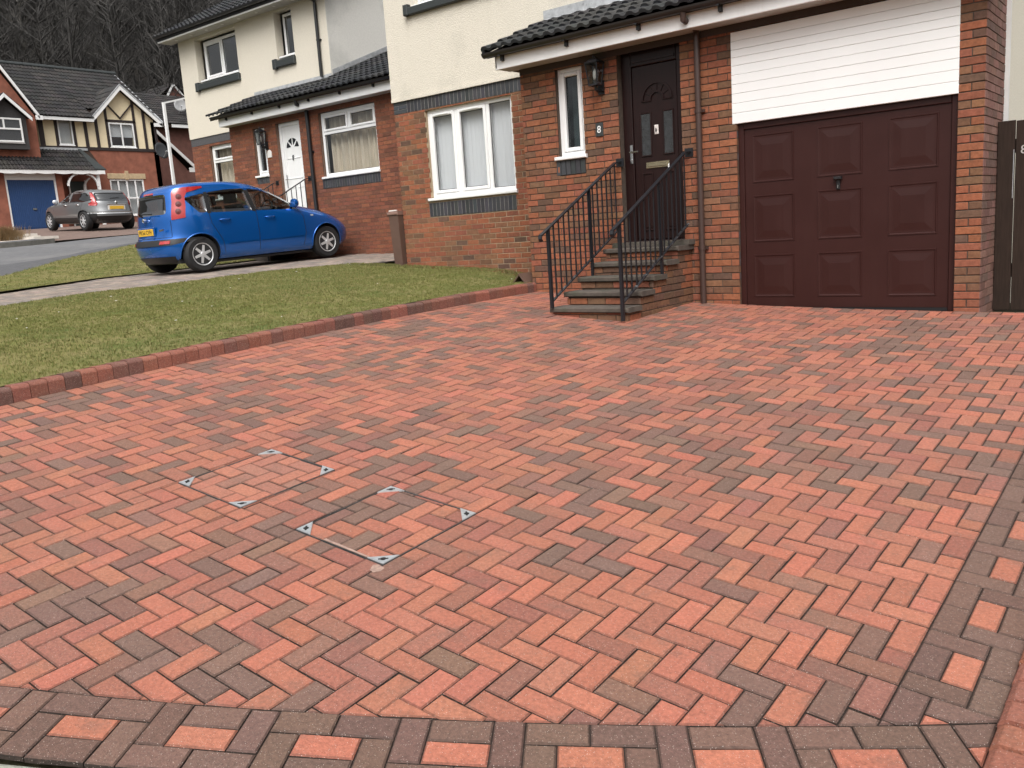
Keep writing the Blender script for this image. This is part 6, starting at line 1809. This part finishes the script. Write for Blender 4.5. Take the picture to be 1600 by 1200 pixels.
# roofs
FT = [(0.024, 0.022, 0.022), (0.030, 0.027, 0.026), (0.019, 0.018, 0.018), (0.035, 0.031, 0.029)]
RF = MB()
RF.extrude3([(-39.62, 17.6, 6.22), (-43.5, 17.6, 9.0), (-43.5, 17.6, 8.85), (-39.62, 17.6, 6.08)], (0, 2.66, 0))
RF.extrude3([(-40.30, 20.26, 6.70), (-43.5, 20.26, 9.0), (-43.5, 20.26, 8.85), (-40.30, 20.26, 6.56)], (0, 3.30, 0))
RF.extrude3([(-43.5, 12, 9.0), (-47.8, 12, 6.1), (-47.8, 12, 5.95), (-43.5, 12, 8.85)], (0, 11.6, 0))
rf = RF.build('main_roof', TIMBERD, HF, fix=True)
tiled_slope(rf, (-39.60, 16.9, 6.28), (0, 1, 0), (-3.9, 0, 2.80), 3.36, math.hypot(3.9, 2.8), FT, cover_w=0.33, gauge=0.345, single=False)
tiled_slope(rf, (-40.30, 20.26, 6.783), (0, 1, 0), (-3.2, 0, 2.297), 3.34, math.hypot(3.2, 2.297), FT, cover_w=0.33, gauge=0.345, single=False)
mb = MB()
for k in range(18): mb.tube([(-43.5, 17.0 + k * 0.37, 9.10), (-43.5, 17.36 + k * 0.37, 9.11)], 0.11, 8)
mb.build('ridge_tiles', SLATE, rf, kind='stuff')
for y0, s in ((20.18, 1), (23.62, -1)):                       # front gable roof
    dy = (21.73 - y0)
    P0 = Vector((-39.72, y0, 6.22)); up = Vector((0, dy, 1.56))
    tiled_slope(rf, P0 + Vector((0, 0, 0.06)), (-1, 0, 0), up, 2.9, up.length, FT, cover_w=0.33, gauge=0.345, single=False)
    mb = MB(); q = [(0, 0), (0, 0)]
    mb.extrude3([P0 + Vector((0.04, 0, 0.02)), P0 + up + Vector((0.04, 0, 0.03)), P0 + up + Vector((0.04, 0, -0.15)), P0 + Vector((0.04, 0, -0.17))], (-0.05, 0, 0))
    if s == -1: mb.extrude3([P0 + Vector((0.04, 0.02, 0.0)), P0 + Vector((0.04, -0.42, 0.0)), P0 + Vector((0.04, -0.42, -0.16)), P0 + Vector((0.04, 0.02, -0.16))], (-0.05, 0, 0))
    mb.build('bargeboard', WHITE, HF, fix=True)
    mb = MB(); mb.extrude3([P0 + Vector((0.05, 0, 0.09)), P0 + up + Vector((0.05, 0, 0.11)), P0 + up + Vector((0.05, 0, 0.05)), P0 + Vector((0.05, 0, 0.03))], (-0.06, 0, 0)); mb.build('verge_trim', LEAD, rf, fix=True)
mb = MB(); mb.bbox(east(-39.6), 17.85, 20.25, 6.10, 6.24, -0.03, 0.0, 0.005); mb.build('fascia', WHITE, HF)
mb = MB(); mb.extrude3([(-39.6, 23.56, 6.3), (-43.5, 23.56, 9.1), (-43.5, 23.56, 9.0), (-39.6, 23.56, 6.2)], (0, 0.06, 0)); mb.build('verge_trim', LEAD, HF, fix=True)
mb = MB(); mb.prism(Fr((-40, 23.40, 0), (-1, 0, 0), (0, 1, 0)), [(0, 6.29), (7.5, 6.29), (3.5, 8.9)], -0.2, 0.0); mb.build('gable_wall', BRICK_FLAT, HF)
# left wing with its steep gable, tile-hung window and small gable roof over it
eL = east(-39.45)
mb = MB(); mb.prism(eL, [(12.0, 1.2), (17.62, 1.2), (17.62, 6.18), (15.1, 9.9), (12.0, 5.3)], -0.25, 0.0); mb.box(Fr((0, 17.62, 0), (-1, 0, 0), (0, 1, 0)), 39.452, 40.2, 1.2, 6.15, -0.2, 0.0)
mb.build('wing_wall', BRICK_FLAT, HF, fix=True)
P0 = Vector((-39.3, 17.75, 6.05)); up = Vector((0, -2.65, 3.95))
mb = MB(); mb.extrude3([P0 + Vector((0.02, 0, 0)), P0 + up + Vector((0.02, 0, 0)), P0 + up + Vector((0.02, 0, 0.19)), P0 + Vector((0.02, 0.0, 0.19))], (-0.05, 0, 0)); mb.bbox(Fr((-39.28, 0, 0), (0, 1, 0), (1, 0, 0)), 17.6, 17.88, 6.02, 6.2, -0.06, 0.0, 0.004); mb.build('bargeboard', WHITE, HF, fix=True)
tiled_slope(rf, P0 + Vector((0, 0, 0.2)), (-1, 0, 0), up, 4.6, up.length, FT, cover_w=0.33, gauge=0.345, single=False)
P0 = Vector((-39.3, 12.3, 5.9)); up = Vector((0, 2.8, 4.1)); tiled_slope(rf, P0 + Vector((0, 0, 0.2)), (-1, 0, 0), up, 4.6, up.length, FT, cover_w=0.33, gauge=0.345, single=False)
eB = east(-39.15)
mb = MB(); mb.prism(eB, [(15.2, 4.75), (17.1, 4.75), (17.1, 6.05), (16.28, 6.78), (15.2, 5.9)], -0.3, 0.0); mb.build('tile_hung_bay', base_mat('tile_hanging', (0.045, 0.042, 0.042), rough=0.8, var=0.3, vscale=12, bump=0.8, bscale=20, stretch=(1, 1, 5)), HF, fix=True)
window(HF, eB, 15.7, 16.88, 5.02, 6.0, [(0, 0.4, False), (0.4, 1, False)], d=0.07, cover='net', fw=0.07, room=False, transom=0.55)
for y0, dy in ((17.25, -0.98), (15.3, 0.98)):
    P0 = Vector((-38.9, y0, 5.98)); up = Vector((0, dy, 0.90))
    mb = MB(); mb.extrude3([P0 + Vector((0.03, 0, -0.10)), P0 + up + Vector((0.03, 0, -0.08)), P0 + up + Vector((0.03, 0, 0.07)), P0 + Vector((0.03, 0, 0.05))], (-0.05, 0, 0)); mb.build('bargeboard', WHITE, HF, fix=True)
    tiled_slope(rf, P0 + Vector((0, 0, 0.06)), (-1, 0, 0), up, 0.6, up.length, FT, cover_w=0.3, gauge=0.34, single=False)
# lower roof over garage and porch
up = Vector((-1.12, 0, 1.02)); P0 = Vector((-38.85, 12.0, 3.90))
mb = MB(); mb.extrude3([P0 + Vector((0, 0, -0.02)), P0 + up + Vector((0, 0, -0.02)), P0 + up + Vector((0, 0, -0.12)), P0 + Vector((0, 0, -0.12))], (0, 8.0, 0)); lr = mb.build('lower_roof', TIMBERD, HF, fix=True)
tiled_slope(lr, P0, (0, 1, 0), up, 7.65, up.length, FT, cover_w=0.30, gauge=0.30, single=False)
mb = MB(); mb.extrude3([P0 + Vector((0.0, 7.6, 0.03)), P0 + Vector((0.0, 8.10, 0.0)), P0 + up * 0.97 + Vector((0, 7.55, 0.05)), P0 + up * 0.97 + Vector((0, 7.45, 0.05))], (0, 0, 0.05)); mb.build('hip_tile', SLATE, lr, fix=True)
mb = MB(); mb.box(east(-39.96), 17.75, 19.9, 4.86, 4.96, 0.0, 0.10); mb.build('lead_flashing', LEAD, lr)
mb = MB()
fz = [(12.0, 3.74)]; n = 22
pts = [(12.0, 3.89), (20.02, 3.89)]
low = [(20.02, 3.73)] + [(20.0 - k * 8.0 / 88, 3.755 - 0.035 * abs(math.sin(k * math.pi / 8))) for k in range(1, 88)] + [(12.0, 3.73)]
fr_ = east(-38.83)
A = [(u, v) for u, v in pts[::-1]] + low[::-1][::1]
mb.prism(fr_, [(12.0, 3.73)] + low[::-1][1:] + [(20.02, 3.89), (12.0, 3.89)], -0.03, 0.0); mb.build('fascia', WHITE, HF, fix=True)
mb = MB(); wall_cells(mb, eG, 12.0, 18.25, 1.2, 3.85, [(15.90, 17.98, 1.2, 3.78)], -0.2, 0.0); mb.box(Fr((0, 18.25, 0), (-1, 0, 0), (0, 1, 0)), 39.202, 40.0, 1.2, 3.85, -0.2, 0.0); mb.build('garage_wall', BRICK_FLAT, HF)
mb = MB(); mb.bbox(eG, 15.90, 17.98, 3.50, 3.78, -0.1, -0.02, 0.006); mb.bbox(eG, 15.90, 15.98, 1.4, 3.50, -0.1, -0.02, 0.006); mb.bbox(eG, 17.90, 17.98, 1.4, 3.50, -0.1, -0.02, 0.006); mb.build('garage_frame', WHITE, HF)
mb = MB(); mb.box(eG, 15.98, 17.90, 1.45, 3.50, -0.14, -0.07); gd = mb.build('garage_door', BLUEDOOR, HF)
for k in range(24):
    m = MB(); a = 15.985 + k * 0.0797; m.bbox(eG, a + 0.006, a + 0.0737, 1.5, 3.48, -0.075, -0.055, 0.008); m.build('door_slat', BLUEDOOR, gd)
mb = MB(); mb.bbox(eG, 16.86, 17.02, 2.25, 2.32, -0.06, -0.02, 0.005); mb.build('garage_handle', CHROME, gd)
mb = MB(); mb.wbox(-39.05, -38.95, 19.68, 19.80, 1.4, 3.78); mb.build('porch_post', WHITE, HF)
mb = MB(); mb.wbox(-39.96, -39.9, 18.85, 19.55, 1.5, 3.5); fdm = mb.build('front_door', base_mat('dark_green_door', (0.015, 0.022, 0.02), rough=0.4), HF)
mb = MB(); mb.wbox(-39.9, -39.86, 18.80, 18.86, 1.5, 3.55); mb.wbox(-39.9, -39.86, 19.54, 19.60, 1.5, 3.55); mb.build('door_frame', WHITE_D, HF)
for c, a0, a1, x in ((18.95, 0.15, 1.45, -38.98), (19.55, 1.7, 3.0, -38.98), (19.62, 0.15, 1.4, -39.6)):
    mb = MB(); cy = c + (0.0 if a0 > 1 else 0.0)
    pts = [(x, (18.35 + 0.55) - 0.52 * math.cos(t), 3.22 + 0.52 * math.sin(t)) if c == 18.95 else (x, (19.72 - 0.55) - 0.52 * math.cos(t + math.pi / 2), 3.22 + 0.52 * math.sin(t + math.pi / 2 - 1.57 + 1.57)) for t in np.linspace(0.0, 1.45, 9)]
    if c == 19.55: pts = [(x, 19.17 + 0.52 * math.cos(t), 3.22 + 0.52 * math.sin(t)) for t in np.linspace(0.0, 1.45, 9)]
    if c == 19.62: pts = [(x, 19.72 + 0.45 * -math.cos(t) + 0.1, 3.15 + 0.5 * math.sin(t)) for t in np.linspace(-0.1, 1.2, 9)]
    for p, q in zip(pts, pts[1:]): mb.bar(p, q, 0.07, 0.09, (1, 0, 0))
    mb.build('arch_bracket', WHITE, HF)
dish('dark grey satellite dish on the right corner of the half timbered house', (-39.7, 23.35, 4.93), (1, 0.25, 0.25), 0.40, base_mat('dish_grey', (0.035, 0.037, 0.04), rough=0.6), (-40.0, 23.30, 4.8))

# houses farther up, in part behind
def simple_house(label, loc, name='far_house'):
    return thing(name, label, 'house', loc)
HD = simple_house('dark roofed house with a white eave between the half timbered house and the white pole', (-49, 31, 1.6))
wallD = base_mat('brick_shade_brown', (0.13, 0.055, 0.042), var=0.2, vscale=3, rough=0.9)  # far brick with the walls' shade put into its colour
mb = MB(); mb.box(east(-48.0), 26.0, 38.0, 1.2, 7.4, -0.25, 0.0); mb.box(Fr((0, 38, 0), (-1, 0, 0), (0, 1, 0)), 48.0, 56, 1.2, 7.4, -0.2, 0.0); mb.box(Fr((0, 26.0, 0), (1, 0, 0), (0, -1, 0)), -56, -48.002, 1.2, 7.4, -0.2, 0.0); mb.build('wall', wallD, HD)
mb = MB(); mb.extrude3([(-47.6, 25.0, 7.45), (-51.6, 25.0, 9.75), (-55.6, 25.0, 7.45), (-55.6, 25.0, 7.3), (-51.6, 25.0, 9.55), (-47.6, 25.0, 7.3)], (0, 13.4, 0)); rd = mb.build('roof', TIMBERD, HD, fix=True)
tiled_slope(rd, (-47.58, 25.0, 7.5), (0, 1, 0), (-4.0, 0, 2.3), 13.4, math.hypot(4, 2.3), FT, cover_w=0.33, gauge=0.345, single=False)
mb = MB(); mb.bbox(east(-47.58), 28.9, 38.2, 7.28, 7.46, -0.03, 0.0, 0.005); mb.build('fascia', WHITE, HD)
HE = simple_house('small brick gable with white bargeboards seen above the white pole', (-53, 32, 1.8))
mb = MB(); mb.prism(east(-53.0), [(31.6, 1.4), (34.0, 1.4), (34.0, 9.5), (32.65, 10.70), (31.9, 9.6), (31.6, 9.4)], -4.0, 0.0); mb.build('wall', wallD, HE, fix=True)
for a, b in (((31.75, 9.45), (32.62, 10.82)), ((33.75, 9.6), (32.62, 10.82))):
    mb = MB(); mb.bar((-52.96, a[0], a[1]), (-52.96, b[0], b[1]), 0.12, 0.05, (1, 0, 0)); mb.build('bargeboard', WHITE, HE)
for y0, dy in ((34.2, -1.55), (31.0, 1.65)):
    tiled_slope(HE, (-52.9, y0, 9.55), (-1, 0, 0), (0, dy, 1.35), 4.2, math.hypot(dy, 1.35), FT, cover_w=0.33, gauge=0.345, single=False)
HG = simple_house('shaded brick outbuilding with a sloping verge behind the roof of the blue car', (-46, 27, 1.6), 'far_garage')
mb = MB(); mb.prism(east(-46.0), [(22.6, 1.2), (28.55, 1.2), (28.55, 4.75), (26.6, 6.75), (22.6, 6.75)], -1.8, 0.0); mb.build('wall', wallD, HG, fix=True)
tiled_slope(HG, (-45.7, 29.0, 4.75), (-1, 0, 0), (0, -2.4, 2.15), 2.2, math.hypot(2.4, 2.15), FT, cover_w=0.33, gauge=0.345, single=False)
mb = MB(); mb.bar((-45.68, 29.0, 4.72), (-45.68, 26.6, 6.87), 0.16, 0.06, (1, 0, 0)); mb.bbox(east(-45.66), 28.5, 29.05, 4.55, 4.80, -0.05, 0.0, 0.005); mb.build('bargeboard', WHITE_D, HG)
dish('pale satellite dish on the dark roof just right of the white pole', (-48.6, 30.25, 8.72), (1, -0.35, 0.2), 0.38, base_mat('dish_pale', (0.27, 0.27, 0.27), rough=0.5, var=0.15, vscale=5), (-49.0, 30.3, 8.2))
t = thing('white_pole', 'slender white pole with a short horizontal arm at its top, behind the blue car', 'pole', (-24, 14.4, float(Tz(-24, 14.4))))
mb = MB(); mb.wbox(-24.035, -23.965, 14.37, 14.44, float(Tz(-24, 14.4)) - 0.1, 4.36); mb.build('upright', WHITE, t)
mb = MB(); mb.bar((-24, 14.40, 4.34), (-24, 15.45, 4.62), 0.045, 0.045); mb.build('arm', WHITE, t)
# dry ornamental grass and edging by the far kerb
t = thing('dry_grass_clump', 'straw coloured ornamental grass clump at the far kerb left of the grey car', 'plant', (-29.2, 11.55, float(Tz(-29.2, 11.5))))
mb = MB()
for _ in range(900):
    a = random.uniform(0, 6.283); L = random.uniform(0.25, 0.62); sp = random.uniform(0.1, 1.0); x0, y0 = -29.2 + random.gauss(0, 0.14), 11.55 + random.gauss(0, 0.28); z0 = float(Tz(-29.2, 11.5)) - 0.02
    p = [(x0, y0, z0), (x0 + math.cos(a) * L * 0.35 * sp, y0 + math.sin(a) * L * 0.35 * sp, z0 + L * 0.7), (x0 + math.cos(a) * L * 0.8 * sp, y0 + math.sin(a) * L * 0.8 * sp, z0 + L * (0.95 - 0.35 * sp))]
    w = 0.006
    q = mb.pts([(p[0][0] - w, p[0][1] + w, p[0][2]), (p[0][0] + w, p[0][1] - w, p[0][2]), (p[1][0] + w, p[1][1] - w, p[1][2]), (p[1][0] - w, p[1][1] + w, p[1][2]), p[2]])
    mb.face([q[0], q[1], q[2], q[3]]); mb.face([q[3], q[2], q[4]])
mb.build('blades', DRYGRASS, t)
for k, (x, y0, y1) in enumerate(((-29.6, 11.6, 12.6), (-31.2, 12.0, 13.2), (-28.7, 12.0, 12.75))):
    z = float(Tz(x, (y0 + y1) / 2)) + 0.02
    mb = MB(); mb.wbox(x - 0.5, x + 0.5, y0, y1, z - 0.06, z + 0.03)
    t = mb.build('stone_slab', base_mat('pale_slab', (0.62, 0.58, 0.52), rough=0.9, var=0.12, vscale=6))
    tag(t, ('pale stone slab beside the dry grass clump', 'pale stone slab farthest up the drive toward the grey car', 'pale stone slab closest to the far kerb')[k], 'slab')

# ------------------------------------------------------------------ wooded hill behind
HDIR = np.array([-0.88, 0.475])
def hill_z(x, y):
    d = x * HDIR[0] + y * HDIR[1]
    return 0.9 + np.clip(d - 58, 0, None) * 0.40 + 2.0 * np.sin(x * 0.05) * np.sin(y * 0.043) * np.clip((d - 58) / 30, 0, 1)
hx = np.linspace(-330, -20, 60); hy = np.linspace(-160, 330, 80)
sheet('hill', hx, hy, hill_z, HILLM, 'structure', lambda x, y: x * HDIR[0] + y * HDIR[1] > 54)
def bare_tree(rnd, h):
    """a leafless tree as thin three-sided limbs: arrays of vertices and faces"""
    V, Fc = [], []
    def limb(p, q, r0, r1, n=3):
        p = np.array(p); q = np.array(q); t = q - p; t = t / (np.linalg.norm(t) + 1e-9)
        a = np.cross(t, (0.3, 0.9, 0.2)); a /= np.linalg.norm(a) + 1e-9; b = np.cross(t, a)
        i = len(V)
        for c, r in ((p, r0), (q, r1)):
            for k in range(n):
                an = 2 * math.pi * k / n; V.append(c + (a * math.cos(an) + b * math.sin(an)) * r)
        for k in range(n): Fc.append((i + k, i + (k + 1) % n, i + n + (k + 1) % n, i + n + k))
    R0 = h * rnd.uniform(0.008, 0.013); lean = np.array([rnd.gauss(0, 0.03), rnd.gauss(0, 0.03)])
    pts = [np.array([lean[0] * h * s + rnd.gauss(0, 0.05) * s, lean[1] * h * s + rnd.gauss(0, 0.05) * s, h * s]) for s in (0, 0.25, 0.5, 0.75, 1.0)]
    for k in range(4): limb(pts[k], pts[k + 1], R0 * (1 - 0.23 * k), R0 * (1 - 0.23 * (k + 1)), 4)
    for _ in range(34):
        s = rnd.uniform(0.22, 0.98); k = min(3, int(s * 4)); f = s * 4 - k
        p = pts[k] * (1 - f) + pts[k + 1] * f
        a = rnd.uniform(0, 6.283); L = h * rnd.uniform(0.10, 0.26) * (1.15 - 0.6 * s); up = rnd.uniform(0.5, 1.3)
        dvec = np.array([math.cos(a), math.sin(a), up]); dvec /= np.linalg.norm(dvec)
        q = p + dvec * L
        limb(p, q, R0 * 0.32, R0 * 0.14)
        for _ in range(4):
            t_ = rnd.uniform(0.35, 1.0); p2 = p + (q - p) * t_
            d2 = dvec + np.array([rnd.gauss(0, 0.6), rnd.gauss(0, 0.6), rnd.gauss(0.15, 0.4)]); d2 /= np.linalg.norm(d2)
            q2 = p2 + d2 * L * rnd.uniform(0.25, 0.6)
            limb(p2, q2, R0 * 0.15, R0 * 0.07)
    return np.array(V), Fc
tv = [bare_tree(random.Random(k), 1.0 * 14) for k in range(8)]
AV, AF, AC = [], [], []
base = 0
cnt = 0
while cnt < 1700:
    d = RNG.uniform(60, 175); s = RNG.uniform(-75, 75)
    x = HDIR[0] * d - HDIR[1] * s; y = HDIR[1] * d + HDIR[0] * s * 1.0
    y = HDIR[1] * d - (-HDIR[0]) * s if False else HDIR[1] * d + HDIR[0] * s
    q = CR @ Vector((x, y, 8.0))
    px_ = 800 + FPX * q.x / q.z if q.z > 0 else -999
    if px_ < -420 or px_ > 760: continue
    V, Fc = tv[cnt % 8]
    a = RNG.uniform(0, 6.283); k = RNG.uniform(0.75, 1.25)
    ca, sa = math.cos(a) * k, math.sin(a) * k
    W = np.stack([V[:, 0] * ca - V[:, 1] * sa + x, V[:, 0] * sa + V[:, 1] * ca + y, V[:, 2] * k + float(hill_z(x, y)) - 0.2], 1)
    AV.append(W); AF += [tuple(i + base for i in f) for f in Fc]
    pale = RNG.uniform() < 0.03
    c = np.array((0.07, 0.065, 0.056)) if pale else np.array((0.042, 0.039, 0.036)) * RNG.uniform(0.8, 1.25)
    AC += [tuple(c)] * len(Fc)
    base += len(V); cnt += 1
me = bpy.data.meshes.new('woodland')
AV = np.concatenate(AV).astype(np.float32); AF = np.array(AF, dtype=np.int32)
me.vertices.add(len(AV)); me.vertices.foreach_set('co', AV.ravel())
me.loops.add(AF.size); me.loops.foreach_set('vertex_index', AF.ravel())
me.polygons.add(len(AF)); me.polygons.foreach_set('loop_start', np.arange(0, AF.size, AF.shape[1], dtype=np.int32)); me.update(calc_edges=True)
at = me.attributes.new('bcol', 'FLOAT_COLOR', 'FACE'); at.data.foreach_set('color', np.c_[np.array(AC), np.ones(len(AC))].astype(np.float32).ravel())
me.materials.append(BARK)
link('woodland', me, None, 'stuff')
